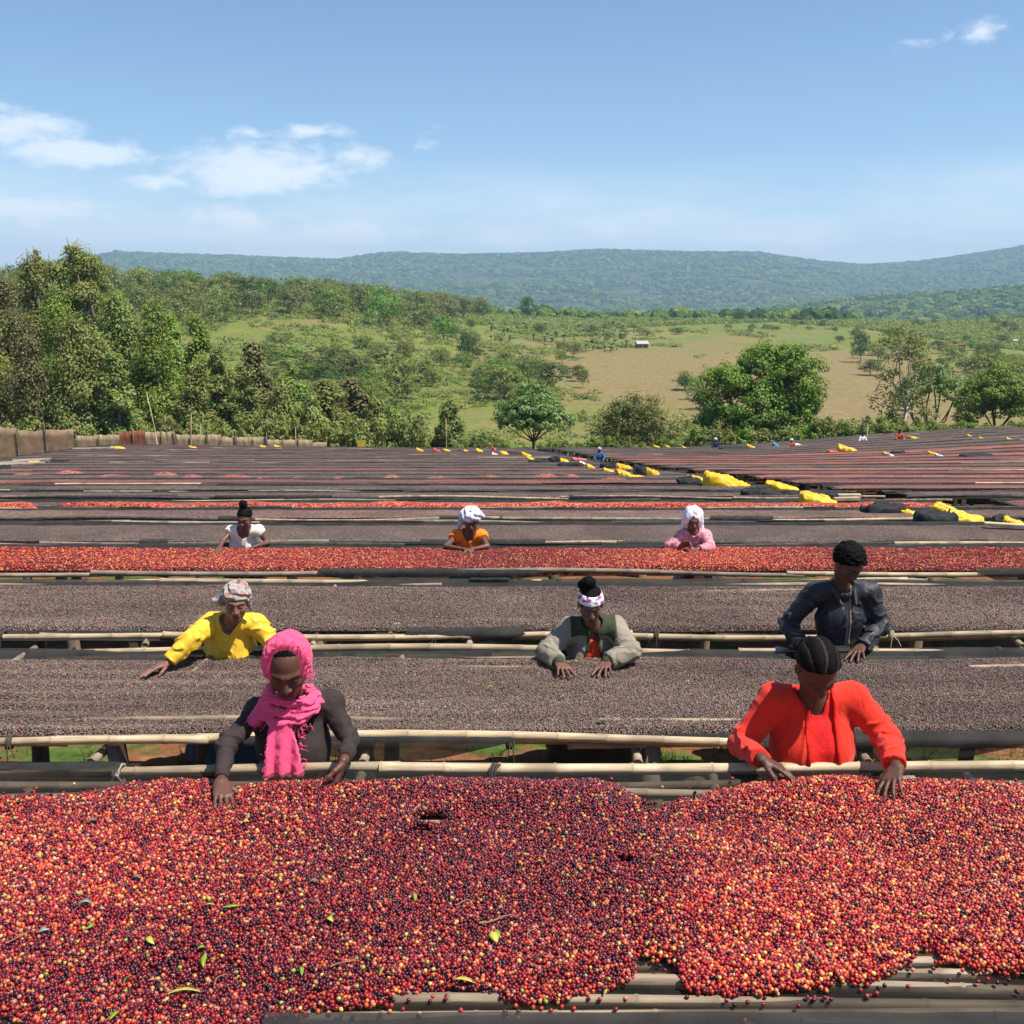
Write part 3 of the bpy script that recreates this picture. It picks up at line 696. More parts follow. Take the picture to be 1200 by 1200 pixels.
def pole_mesh(seed, L, r, sides=9, node=.33, mat=M_BAM, bend=.012):
    rng = np.random.default_rng(seed); xs = []; rs = []; nd = []; x = 0; b = rng.uniform(0, .3)
    while x < L:
        for dx, k, q in ((0, 1.0, .35), (.008, 1.13, 1), (.018, 1.0, .5), (.05, .97, 0)):
            if x + dx < L: xs.append(x + dx); rs.append(r * k); nd.append(q)
        x += node * rng.uniform(.8, 1.2)
    xs.append(L); rs.append(r); nd.append(0); xs = np.array(xs)
    path = np.stack([xs - L / 2, bend * np.sin(xs * 1.3 + b), bend * .8 * np.sin(xs * .9 + 2 * b)], 1)
    rs = np.array(rs) * np.linspace(1.05, .88, len(rs)); V, F = tube(path, rs, sides)
    nd = np.concatenate([np.repeat(nd, sides), [0, 0]]); return mesh_np('pole', V, F, mat, True, {'node': nd})
RAILS = [pole_mesh(s, 3.6, .0255, 9, .30, M_BAM, .022) for s in range(3)]; RAILSD = [m.copy() for m in RAILS]
for m_ in RAILSD: m_.materials[0] = M_BAMD
RAILSK = [m.copy() for m in RAILS]
for m_ in RAILSK: m_.materials[0] = M_WRAP
SLATS = [pole_mesh(10 + s, 2.9, .021, 7, .28, M_BAMW, .02) for s in range(4)]
LOWRAIL = []
for m_ in (M_BAM, M_BAMD, M_WRAP):
    a_ = mesh_np('pole', *tube(np.array([(x, .02 * math.sin(x), 0) for x in np.linspace(-1.8, 1.8, 7)]), .03, 5), m_, True); LOWRAIL.append(a_)
BEARER = pole_mesh(30, 1.75, .026, 7, .3, M_BAMD); POST = mesh_np('post', *tube(np.array([(0, 0, -1.0), (.01, 0, -.5), (0, .01, 0)]), [.052, .048, .045], 7), M_WOOD)
def tie_mesh(mat, s):
    rng = np.random.default_rng(s); parts = []
    for k in range(3):
        a = np.linspace(0, 6.28, 9); parts.append(tube(np.stack([np.full(9, k * .012 - .012) + .004 * np.sin(a), .036 * np.cos(a), .036 * np.sin(a)], 1), .0055, 5, False))
    for k in range(2):
        e = rng.normal(0, .03, 3); parts.append(tube(np.array([(0, -.034, .01), (e[0] * .6, -.05, -.02), (e[0], -.055, -.07 - .03 * k)]), .004, 4, False))
    return mesh_np('tie', *join(parts), mat)
TIES = [tie_mesh(M_ROPEK, 1), tie_mesh(M_ROPEK, 2), tie_mesh(M_ROPEK, 5), tie_mesh(M_ROPEB, 1), tie_mesh(M_ROPEW, 3), tie_mesh(M_ROPEK, 6)]

def lay_poles(root, name, meshes, L, x0, x1, y, zf, rng, cover=None, ylist=None, thick=.0, jy=.02, parts=True, tilt=.0):
    org = np.array(root.location); x = x0 - rng.uniform(0, .5); k = 0
    while x < x1:
        xa, xb = x, min(x + L * rng.uniform(.93, 1.0), x1 + .25); cx = (xa + xb) / 2
        za, zb = zf(xa, y), zf(xb, y); me = meshes[int(rng.integers(0, len(meshes)))]; sc = (xb - xa) / L
        yy = y + rng.uniform(-jy, jy)
        o = link(name, me, root, (cx - org[0], yy - org[1], (za + zb) / 2 - org[2] + thick + (k % 2) * .012 + rng.uniform(-.004, .006)), (rng.uniform(0, 6.28), -math.atan2(zb - za, xb - xa), rng.normal(0, tilt)), (sc, 1, 1))
        x = xb - rng.uniform(.06, .25); k += 1
        if xb >= x1: break

def net_np(x0, x1, y0, y1, org, zf, dx, ny, seed, sag=.02, lip=.03, over=0.0):
    xs = np.linspace(x0, x1, max(3, int((x1 - x0) / dx))); ys = np.linspace(y0, y1, ny); X, Y = np.meshgrid(xs, ys, indexing='ij')
    t = (Y - y0) / (y1 - y0); Z = zf(X, Y) - sag * np.sin(np.pi * t) ** .6 + .012 * n2(X, Y, 2.5, seed, 3)
    e = np.maximum(1 - t / .035, 0) + np.maximum(1 - (1 - t) / .035, 0); Z = Z + lip * np.minimum(e, 1) + .02 * np.minimum(e, 1) * n2(X, Y, 1.1, seed + 3, 2)
    if over:
        ov = over * sstep(.15, .5, n2(X, Y * 0, .55, seed + 7, 2)); Y = np.where(t < .001, Y - ov * .6, Y); Z = np.where(t < .001, Z - ov * .7, Z)
    V = np.stack([X, Y, Z], -1).reshape(-1, 3) - org; n = len(ys); a = np.arange((len(xs) - 1) * n).reshape(-1, n)[:, :-1].ravel()
    return V, np.stack([a, a + n, a + n + 1, a + 1], 1)

def net_flap(seed, wd):
    rng = np.random.default_rng(seed); nx, ny = 22, 9; u = np.linspace(-1, 1, nx); v = np.linspace(0, 1, ny); U, Vv = np.meshgrid(u, v, indexing='ij')
    env = np.clip(1 - np.abs(U) ** rng.uniform(1.5, 3.0), 0, 1) * (1 + .35 * n2(U, U * 0 + seed, 2.2, seed, 2)); s = Vv * (.10 + .13 * env)
    r = .038; a = np.clip((s - .06) / r, 0, 2.2); Y = np.where(s < .06, .06 - s, -r * np.sin(a)) + .0; Z = np.where(s < .06, r, r * np.cos(a)) - np.maximum(s - .06 - 2.2 * r, 0) * .95
    Z = Z + .006 * n2(U * wd * 4, Vv * 2, 2.0, seed + 1, 2); Y = Y - .012 * np.abs(n2(U * wd * 7, Vv, 1.5, seed + 2, 1)) * Vv
    V = np.stack([U * wd / 2 + .01 * n2(Vv * 3, U, 2, seed, 1), Y, Z], -1).reshape(-1, 3); q = np.arange((nx - 1) * ny).reshape(-1, ny)[:, :-1].ravel(); return mesh_np('net_flap', V, np.stack([q, q + ny, q + ny + 1, q + 1], 1), M_NETD)
FLAPS = [net_flap(s, w_) for s, w_ in ((1, .5), (2, .9), (3, 1.5), (4, .35), (5, 2.2))]
ORD = ['nearest', 'second', 'third', 'fourth', 'fifth', 'sixth', 'seventh', 'eighth', 'ninth', 'tenth', 'eleventh', 'twelfth', 'thirteenth', 'fourteenth', 'fifteenth', 'sixteenth', 'seventeenth', 'eighteenth', 'nineteenth', 'twentieth', 'twenty first', 'twenty second', 'twenty third', 'twenty fourth', 'twenty fifth', 'twenty sixth', 'twenty seventh', 'twenty eighth']
def make_bed(i, x0, x1, y0, y1, label, detail, seed, group='raised drying beds in rows'):
    rng = np.random.default_rng(seed); xc = (x0 + x1) / 2; org = np.array([xc, (y0 + y1) / 2, float(tz(xc, (y0 + y1) / 2)) - .85])
    root = empty('drying_bed', tuple(org), 0, label, 'drying bed', group); zf = lambda x, y: tz(np.asarray(x, float), np.asarray(y, float))
    zr = lambda x, y: float(tz(x, y))
    if detail >= 1:
        for yy in (y0, y1):
            if detail >= 2 or yy == y0: mset = RAILS
            else: mset = [RAILS[0], RAILSD[1], RAILSK[2], RAILSK[0]]
            if detail == 1: mset = [RAILSD[0], RAILSK[1], RAILSK[0], RAILSD[1], RAILSK[2], RAILS[0]] if i > 3 or yy == y1 else [RAILS[0], RAILS[1], RAILS[2], RAILSD[1]]
            lay_poles(root, 'rail', mset, 3.6, x0, x1, yy - (.02 if detail == 3 and yy == y0 else 0), zr, rng, tilt=.004, thick=-.05 if detail == 3 and yy == y0 else 0)
            if detail == 3 and yy == y0: lay_poles(root, 'net_roll', RAILSK, 3.6, .95, x1, yy + .055, lambda x, y: zr(x, y) - .012, rng, tilt=.003)
            if detail >= 2: 
                xx = x0 + rng.uniform(.2, .8)
                while xx < x1:
                    link('tie', TIES[int(rng.integers(0, 6))], root, (xx - org[0], yy - org[1], zr(xx, yy) - org[2]), (0, 0, rng.normal(0, .2))); xx += rng.uniform(1.1, 1.9)
        step = 1.35 if detail >= 2 else 2.2; xx = x0 + .3
        while xx < x1:
            for yy in (y0 + .04, y1 - .04):
                o = link('post', POST, root, (xx - org[0] + rng.normal(0, .05), yy - org[1], zr(xx, yy) - org[2] - .03), (rng.normal(0, .03), rng.normal(0, .05), 0), (rng.uniform(.9, 1.6), rng.uniform(.9, 1.4), 1))
            if detail >= 2:
                link('bearer', BEARER, root, (xx - org[0], 0, zr(xx, (y0 + y1) / 2) - org[2] - .045), (rng.uniform(0, 6), 0, math.pi / 2 + rng.normal(0, .12)))
            xx += step * rng.uniform(.85, 1.15)
    if detail >= 2:
        nslat = 25 if detail == 3 else 7
        for k in range(nslat):
            yy = y0 + .07 + (y1 - y0 - .14) * k / (nslat - 1)
            if detail == 2 and 1 < k < 5: continue
            lay_poles(root, 'slat', SLATS, 2.9, x0, x1, yy, lambda x, y: zr(x, y) - .034, rng, jy=.02, tilt=.006)
    if detail in (1, 2) or detail == 3:
        for yy, sgn in ((y0, 1), (y1, -1)):
            xx = x0 + rng.uniform(.2, 1.5)
            while xx < x1 - .8:
                k_ = int(rng.integers(0, 5)); link('net_flap', FLAPS[k_], root, (xx - org[0], yy - org[1], zr(xx, yy) - org[2] + .004), (0, 0, 0 if sgn > 0 else math.pi), (1, 1, rng.uniform(.95, 1.1)))
                xx += rng.uniform(2.4, 6.0) if sgn > 0 else rng.uniform(3.5, 8.0)
    if detail == 0:
        kk = LOWRAIL
        for yy, c in ((y0, .04), (y1, .015)):
            x = x0
            while x < x1:
                L = rng.uniform(2.5, 4.2); xb = min(x + L, x1); m = kk[0] if rng.random() < c else kk[2] if rng.random() < .93 else kk[1]
                link('rail', m, root, ((x + xb) / 2 - org[0], yy - org[1] + rng.normal(0, .03), zr((x + xb) / 2, yy) - org[2] + .01), (0, -math.atan2(zr(xb, yy) - zr(x, yy), xb - x), 0), ((xb - x) / 3.6, .7, .7)); x = xb
        ps = []; xx = x0 + .2
        while xx < x1:
            for yy in (y0 + .05, y1 - .05): ps.append(box(xx - org[0], yy - org[1], zr(xx, yy) - org[2] - .5, .09, .09, 1.0))
            xx += 2.4
        tag(link('trestles', mesh_np('trestles', *join(ps), M_WOOD, False), root), kind='stuff')
    V, F = net_np(x0, x1, y0, y1, org, zf, .10 if detail == 3 else .2 if detail == 2 else .5, 16 if detail >= 2 else 7, seed, sag=.0 if detail == 3 else .02, lip=.028 if detail < 3 else .004, over=.07 if detail in (1, 2) else .03)
    link('net', mesh_np('net', V, F, M_NET if detail == 3 else M_NETD), root)
    return root

def mat_grain(name, stops, scale, rough=.95, spec=.06, bump=.9, dist=.012, patch=None):
    """a bed of small fruit too far away to tell apart: cells of different colour with relief"""
    m = Mat(name, rough, spec); v = m.wpos()
    vo = m.N('ShaderNodeTexVoronoi'); vo.inputs['Scale'].default_value = scale; m.L(v, vo.inputs['Vector'])
    s = m.N('ShaderNodeSeparateColor'); m.L(vo.outputs['Color'], s.inputs[0]); c = m.ramp(s.outputs[0], stops)
    n = m.noise(v, 1.1, 5, .6); c = m.mix(1.0, c, m.ramp(n, [(.3, (.72, .72, .74)), (.7, (1.22, 1.2, 1.18))]), 'MULTIPLY')
    if patch: c = m.mix(m.math('MULTIPLY', m.smooth(m.noise(m.wpos((.22, 1.3, 1)), 1.0, 4, .6), patch[1], patch[1] + .14), patch[2]), c, patch[0])
    m.color(c); m.bump(m.math('MULTIPLY', vo.outputs['Distance'], -1), bump, dist); return m.m
DK_ = [(0, (.055, .038, .031)), (.4, (.112, .080, .067)), (.75, (.165, .119, .100)), (1, (.24, .178, .15))]
G_DARK = mat_grain('dark_dried_cherries', DK_, 95); G_DARKF = mat_grain('dark_dried_cherries_far', [(p, tuple(x * .85 for x in c)) for p, c in DK_], 30, patch=((.16, .05, .045), .60, .5))
G_BROWN = mat_grain('brown_dried_cherries', [(p, (c[0] * 1.25, c[1] * 1.12, c[2] * 1.1)) for p, c in DK_], 60)
RD_ = [(0, (.10, .012, .016)), (.3, (.26, .035, .030)), (.6, (.42, .085, .055)), (.85, (.55, .17, .09)), (1, (.62, .30, .15))]
G_RED = mat_grain('fresh_red_cherries', RD_, 55); G_REDF = mat_grain('fresh_red_cherries_far', RD_, 26, patch=((.10, .05, .045), .52, .7))
G_RB = mat_grain('half_dried_red_cherries', [(0, (.085, .036, .034)), (.4, (.17, .066, .058)), (.8, (.24, .10, .085)), (1, (.32, .15, .12))], 30, patch=((.105, .074, .062), .50, .8))
G_RBL = mat_grain('half_dried_reddish_cherries', [(0, (.13, .042, .036)), (.4, (.26, .085, .068)), (.8, (.35, .14, .10)), (1, (.44, .22, .15))], 28, patch=((.14, .075, .062), .47, .8))

def layer_np(x0, x1, f0, f1, h, org, dx, ny, seed, amp=.35, edge=.05):
    """a heaped layer between front edge f0(x) and rear edge f1(x)"""
    xs = np.linspace(x0, x1, max(4, int((x1 - x0) / dx))); t = np.linspace(0, 1, ny); X, Tt = np.meshgrid(xs, t, indexing='ij')
    a, b = f0(xs)[:, None], f1(xs)[:, None]; Y = a + (b - a) * Tt; w = np.maximum(b - a, .01)
    d = np.minimum(Tt, 1 - Tt) * w; ex = np.minimum(X - x0, x1 - X)
    H = h * np.sqrt(np.clip(np.minimum(d, ex) / edge, 0, 1)) * (1 + amp * n2(X, Y, 1.6, seed, 3) + .25 * n2(X, Y, 9, seed + 4, 2))
    Z = tz(X, Y) - .024 + np.where(d <= 0.001, -.02, H + .006); V = np.stack([X, Y, Z], -1).reshape(-1, 3) - org
    n = ny; q = np.arange((len(xs) - 1) * n).reshape(-1, n)[:, :-1].ravel(); return V, np.stack([q, q + n, q + n + 1, q + 1], 1)

def layer(name, label, cat, x0, x1, y0, y1, mat, h=.04, dx=.25, ny=9, seed=0, wob=.05, group=None):
    xc, yc = (x0 + x1) / 2, (y0 + y1) / 2; org = np.array([xc, yc, float(tz(xc, yc))])
    s0, s1 = seed * 3 + 1, seed * 3 + 2
    f0 = lambda x: y0 + wob * (1 + n2(x, x * 0 + seed, .8, s0, 4)); f1 = lambda x: y1 - wob * (1 + n2(x, x * 0 + seed, .9, s1, 4))
    V, F = layer_np(x0, x1, f0, f1, h, org, dx, ny, seed)
    return tag(link(name, mesh_np(name, V, F, mat), loc=tuple(org)), label, cat, group, 'stuff')

def grain_instances(name, label, pts, scale, col, rot, mat, shape=(1, 1, 1), sub=2, org=(0, 0, 0)):
    n = len(pts); me = bpy.data.meshes.new(name); me.vertices.add(n); me.vertices.foreach_set('co', (pts - org).astype(np.float32).ravel())
    def at(nm, t, f, a): x = me.attributes.new(nm, t, 'POINT'); x.data.foreach_set(f, np.asarray(a, np.float32).ravel())
    at('scl', 'FLOAT', 'value', scale); at('rot', 'FLOAT_VECTOR', 'vector', rot); at('col', 'FLOAT_COLOR', 'color', np.concatenate([col, np.ones((n, 1))], 1))
    ng = bpy.data.node_groups.new(name, 'GeometryNodeTree'); ng.interface.new_socket('Geometry', in_out='INPUT', socket_type='NodeSocketGeometry'); ng.interface.new_socket('Geometry', in_out='OUTPUT', socket_type='NodeSocketGeometry')
    N = ng.nodes.new; L = ng.links.new; gi, go = N('NodeGroupInput'), N('NodeGroupOutput')
    ico = N('GeometryNodeMeshIcoSphere'); ico.inputs['Subdivisions'].default_value = sub; ico.inputs['Radius'].default_value = 1
    tr = N('GeometryNodeTransform'); tr.inputs['Scale'].default_value = shape; L(ico.outputs['Mesh'], tr.inputs['Geometry'])
    sm = N('GeometryNodeSetShadeSmooth'); L(tr.outputs[0], sm.inputs['Geometry'])
    mt = N('GeometryNodeSetMaterial'); mt.inputs['Material'].default_value = mat; L(sm.outputs[0], mt.inputs['Geometry'])
    ip = N('GeometryNodeInstanceOnPoints'); L(gi.outputs[0], ip.inputs['Points']); L(mt.outputs[0], ip.inputs['Instance'])
    a1 = N('GeometryNodeInputNamedAttribute'); a1.data_type = 'FLOAT'; a1.inputs['Name'].default_value = 'scl'; L([o for o in a1.outputs if o.enabled][0], ip.inputs['Scale'])
    a2 = N('GeometryNodeInputNamedAttribute'); a2.data_type = 'FLOAT_VECTOR'; a2.inputs['Name'].default_value = 'rot'; L([o for o in a2.outputs if o.enabled][0], ip.inputs['Rotation'])
    L(ip.outputs[0], go.inputs[0]); o = link(name, me, loc=tuple(org)); o.modifiers.new('fruit', 'NODES').node_group = ng
    return tag(o, label, 'coffee cherries', kind='stuff')

def mat_fruit(name, rough, spec, coat=0.0, bump=0):
    m = Mat(name, rough, spec); a = m.N('ShaderNodeAttribute', attribute_name='col', attribute_type='INSTANCER')
    v = m.coord(); f = m.noise(v, 1.2, 2); m.color(m.mix(1.0, a.outputs['Color'], m.ramp(f, [(.3, (.75, .72, .72)), (.7, (1.2, 1.2, 1.15))]), 'MULTIPLY'))
    m.b.inputs['Coat Weight'].default_value = coat; m.b.inputs['Coat Roughness'].default_value = .15
    if bump: m.bump(m.noise(v, 3, 3), bump, .3)
    return m.m
M_CHERRY = mat_fruit('coffee_cherry', .34, .38, .12); M_BEAN = mat_fruit('dried_cherry', .85, .14); M_CHERRY2 = mat_fruit('fresh_cherry_matt', .6, .22)

def jgrid(x0, x1, y0, y1, s, rng, jit=.3, off=0.0):
    xs = np.arange(x0, x1, s); ys = np.arange(y0, y1, s * .87); X, Y = np.meshgrid(xs, ys); X = X + (np.arange(len(ys)) % 2)[:, None] * s * .5 + off
    X = X.ravel(); Y = Y.ravel() + off; return X + rng.normal(0, s * jit, X.size), Y + rng.normal(0, s * jit, X.size)
PAL = np.array([(.018, .005, .010), (.062, .005, .014), (.135, .007, .014), (.25, .010, .013), (.36, .022, .018), (.52, .082, .036), (.62, .185, .055), (.66, .38, .085), (.32, .36, .055), (.50,.18,.12)])
PW_D = np.array([.12, .28, .25, .16, .08, .045, .022, .012, .006, .025]); PW_O = np.array([.035, .09, .14, .20, .20, .17, .095, .03, .008, .06])
def cherry_colors(o, rng):
    n = len(o); o = np.asarray(o); dim = (.80 + .32 * o)[:, None]; cd, co = np.cumsum(PW_D / PW_D.sum()), np.cumsum(PW_O / PW_O.sum()); r = rng.random(n)
    i = np.where(rng.random(n) < o, np.searchsorted(co, r), np.searchsorted(cd, r)); c = PAL[np.clip(i, 0, 9)] * rng.uniform(.75, 1.3, (n, 1)) * rng.uniform(.9, 1.1, (n, 3)); return c * dim

# edges of the nearest pile, read off the photograph and laid on the bed
def edge_fn(pts, outer):
    q = [on_surface(px, py, lambda x, y: tz(x, y) + 0, 1.8, 6) for px, py in pts]; xs = np.array([a[0] for a in q]); ys = np.array([a[1] for a in q])
    return lambda x: np.where((x < xs[0]) | (x > xs[-1]), outer + .05 * n2(x, x * 0, 2.1, 4, 3), np.interp(x, xs, ys)) + .012 * n2(x, x * 0, 22, 5, 2)
B1 = (2.41, 4.06)
F_REAR = edge_fn([(-60,942),(0,938),(60,937),(110,930),(150,922),(190,919),(220,916),(250,918),(270,928),(300,922),(340,918),(380,918),(400,921),(450,917),(500,914),(560,915),(640,918),(700,917),(730,927),(745,939),(775,947),(800,940),(835,930),(860,926),(900,916),(960,915),(1020,915),(1080,916),(1130,919),(1180,921),(1230,928)], 3.86)
F_FRONT = edge_fn([(-140,1150),(0,1198),(30,1214),(60,1232),(325,1230),(360,1196),(400,1188),(440,1183),(483,1170),(530,1166),(577,1170),(600,1182),(650,1181),(700,1173),(735,1163),(745,1150),(747,1129),(765,1128),(783,1133),(797,1150),(802,1172),(867,1177),(910,1170),(950,1163),(1027,1160),(1050,1148),(1067,1133),(1077,1120),(1093,1123),(1110,1136),(1160,1148),(1200,1150),(1290,1160)], 2.62)
def pile_h(x, y):
    a, b = F_FRONT(x), F_REAR(x); d = np.minimum(y - a, b - y)
    return (.030 + .022 * n2(x, y, 1.7, 61, 2) + .014 * n2(x, y, 5, 62, 2)) * np.sqrt(np.clip(d / .11, 0, 1)), d
def nearest_bed():
    make_bed(0, -3.6, 3.6, B1[0], B1[1], 'nearest drying bed of bamboo slats under black net, heaped with fresh red cherries', 3, 1)
    rng = np.random.default_rng(42); Ps, Cs, Ss = [], [], []
    for lay, (s, dz) in enumerate(((.0124, 0.0), (.0124, -.0085), (.0135, -.017))):
        x, y = jgrid(-3.3, 3.3, 2.43, 4.0, s, rng, .22, lay * .004)
        h, d = pile_h(x, y)
        hole = n2(x, y, 9, 71, 2); keep = (d > .004 + .02 * rng.random(len(x)) * (hole < 0)) & ~((h + dz < .001) & (lay > 0))
        # small bare gaps in the pile where the slats show
        for gx, gy, rx, ry in ((505, 967, 20, 5), (495, 981, 12, 3), (765, 952, 14, 5), (733, 1019, 10, 3.5)):
            a = on_surface(gx, gy); keep &= ((x - a[0]) / (rx / 300.)) ** 2 + ((y - a[1]) / (ry / 130.)) ** 2 > 1
        x, y, h = x[keep], y[keep], h[keep]; z = tz(x, y) + .008 + h + dz + rng.normal(0, .0018, len(x))
        ppx, ppy = project(x, y, z)
        o = .40 + .62 * n2(x, y, 1.1, 81, 3) + .20 * n2(x, y, 5, 82, 2) + .50 * np.exp(-((ppx - 60) / 150) ** 2 - ((ppy - 1020) / 70) ** 2) + .50 * sstep(740, 860, ppx) - .60 * np.exp(-((ppx - 560) / 190) ** 2 - ((ppy - 1000) / 110) ** 2) - .42 * np.exp(-((ppx - 200) / 220) ** 2 - ((ppy - 1120) / 60) ** 2)
        Ps.append(np.stack([x, y, z], 1)); Cs.append(cherry_colors(np.clip(o, .05, .95), rng)); Ss.append(.0061 * rng.uniform(.84, 1.2, len(x)))
    # strays on the bare slats
    x = rng.uniform(-3, 3, 420); y = np.where(rng.random(420) < .5, F_REAR(x) + rng.exponential(.03, 420), F_FRONT(x) - rng.exponential(.035, 420)); k = (y > 2.46) & (y < 3.98); x, y = x[k], y[k]
    Ps.append(np.stack([x, y, tz(x, y) + .012], 1)); Cs.append(cherry_colors(np.full(len(x), .5), rng)); Ss.append(np.full(len(x), .0063))
    pts = np.concatenate(Ps); n = len(pts)
    grain_instances('coffee_cherries', 'glossy fresh red coffee cherries heaped on the nearest bed', pts, np.concatenate(Ss), np.concatenate(Cs), rng.uniform(0, 6.28, (n, 3)), M_CHERRY, (1.16, 1, 1), 2)
nearest_bed()

def bean_bed(i, x0, x1, y0, y1, s, rad, label, cols, seed, mat=M_BEAN, base=G_DARK, h=.03, wob=.06, shape=(1.35, .85, .8), name='dried_cherries'):
    rng = np.random.default_rng(seed); org = np.array([0, (y0 + y1) / 2, 0])
    f0 = lambda x: y0 + wob * (1 + n2(x, x * 0 + seed, .8, seed, 4)); f1 = lambda x: y1 - wob * (1 + n2(x, x * 0 + seed, .9, seed + 1, 4))
    def H(x, y):
        d = np.minimum(y - f0(x), f1(x) - y); return h * (1 + .35 * n2(x, y, 1.6, seed + 2, 3) + .22 * n2(x, y, 7, seed + 3, 2) + .30 * np.sin(y * 34 + 5 * n2(x * .4, y, 1.3, seed + 6, 2)) * np.clip(n2(x * .5, y, 1.1, seed + 8, 2) + .25, 0, 1)) * np.sqrt(np.clip(d / .06, 0, 1)), d
    V, F = layer_np(x0, x1, f0, f1, h * .9, org, .12, 18, seed)
    X, Y = V[:, 0] + org[0], V[:, 1] + org[1]; hh, d = H(X, Y); V[:, 2] = tz(X, Y) - .024 + np.where(d < .002, -.015, hh - .002) - org[2]
    root = empty(name, tuple(org), 0, label, 'coffee cherries'); root['kind'] = 'stuff'
    link('bottom_layer', mesh_np('bottom_layer', V, F, base), root)['kind'] = 'stuff'
    x, y = jgrid(x0 + .02, x1 - .02, y0, y1, s, rng, .3); hh, d = H(x, y); k = d > .004; x, y, hh = x[k], y[k], hh[k]; n = len(x)
    pts = np.stack([x, y, tz(x, y) - .022 + hh + rng.normal(0, s * .16, n)], 1)
    rot = np.stack([rng.normal(0, .5, n), rng.normal(0, .5, n), rng.uniform(0, 6.28, n)], 1)
    o = grain_instances('top_layer', None, pts, rad * rng.uniform(.75, 1.25, n), cols(x, y, rng), rot, mat, shape, 1, org); o.parent = root; o.location = (0, 0, 0)
    if 'category' in o: del o['category']
    return root
def dark_cols(x, y, rng):
    n = len(x); v = rng.gamma(11, 1 / 11., n)[:, None] * (1 + .22 * n2(x, y, 1.4, 5, 3))[:, None] * (1 + .15 * n2(x, y, .35, 9, 2))[:, None]
    sw = np.clip(.5 + .9 * n2(x * .5, y * 2.2, 2.2, 77, 3), 0, 1)[:, None]; c = np.array([[.146, .104, .088]]) * (.82 + .4 * sw) * np.clip(v, .25, 2.4); r = rng.random(n); c[r < .012] *= (2.0, .8, .7); c[r > .985] *= 1.8; return np.clip(c * rng.uniform(.92, 1.08, (n, 3)), .01, .6)
def red_cols(x, y, rng):
    n = len(x); o = np.clip(.55 + .8 * n2(x, y, .45, 3, 3), 0, 1); c = cherry_colors(o, rng) * .9 + .035 * np.array([[1, .45, .35]]) ; dusk = np.clip(.35 * n2(x, y, .3, 14, 2), 0, .4)[:, None]; return c * (1 - dusk) + dusk * np.array([[.16, .05, .06]])

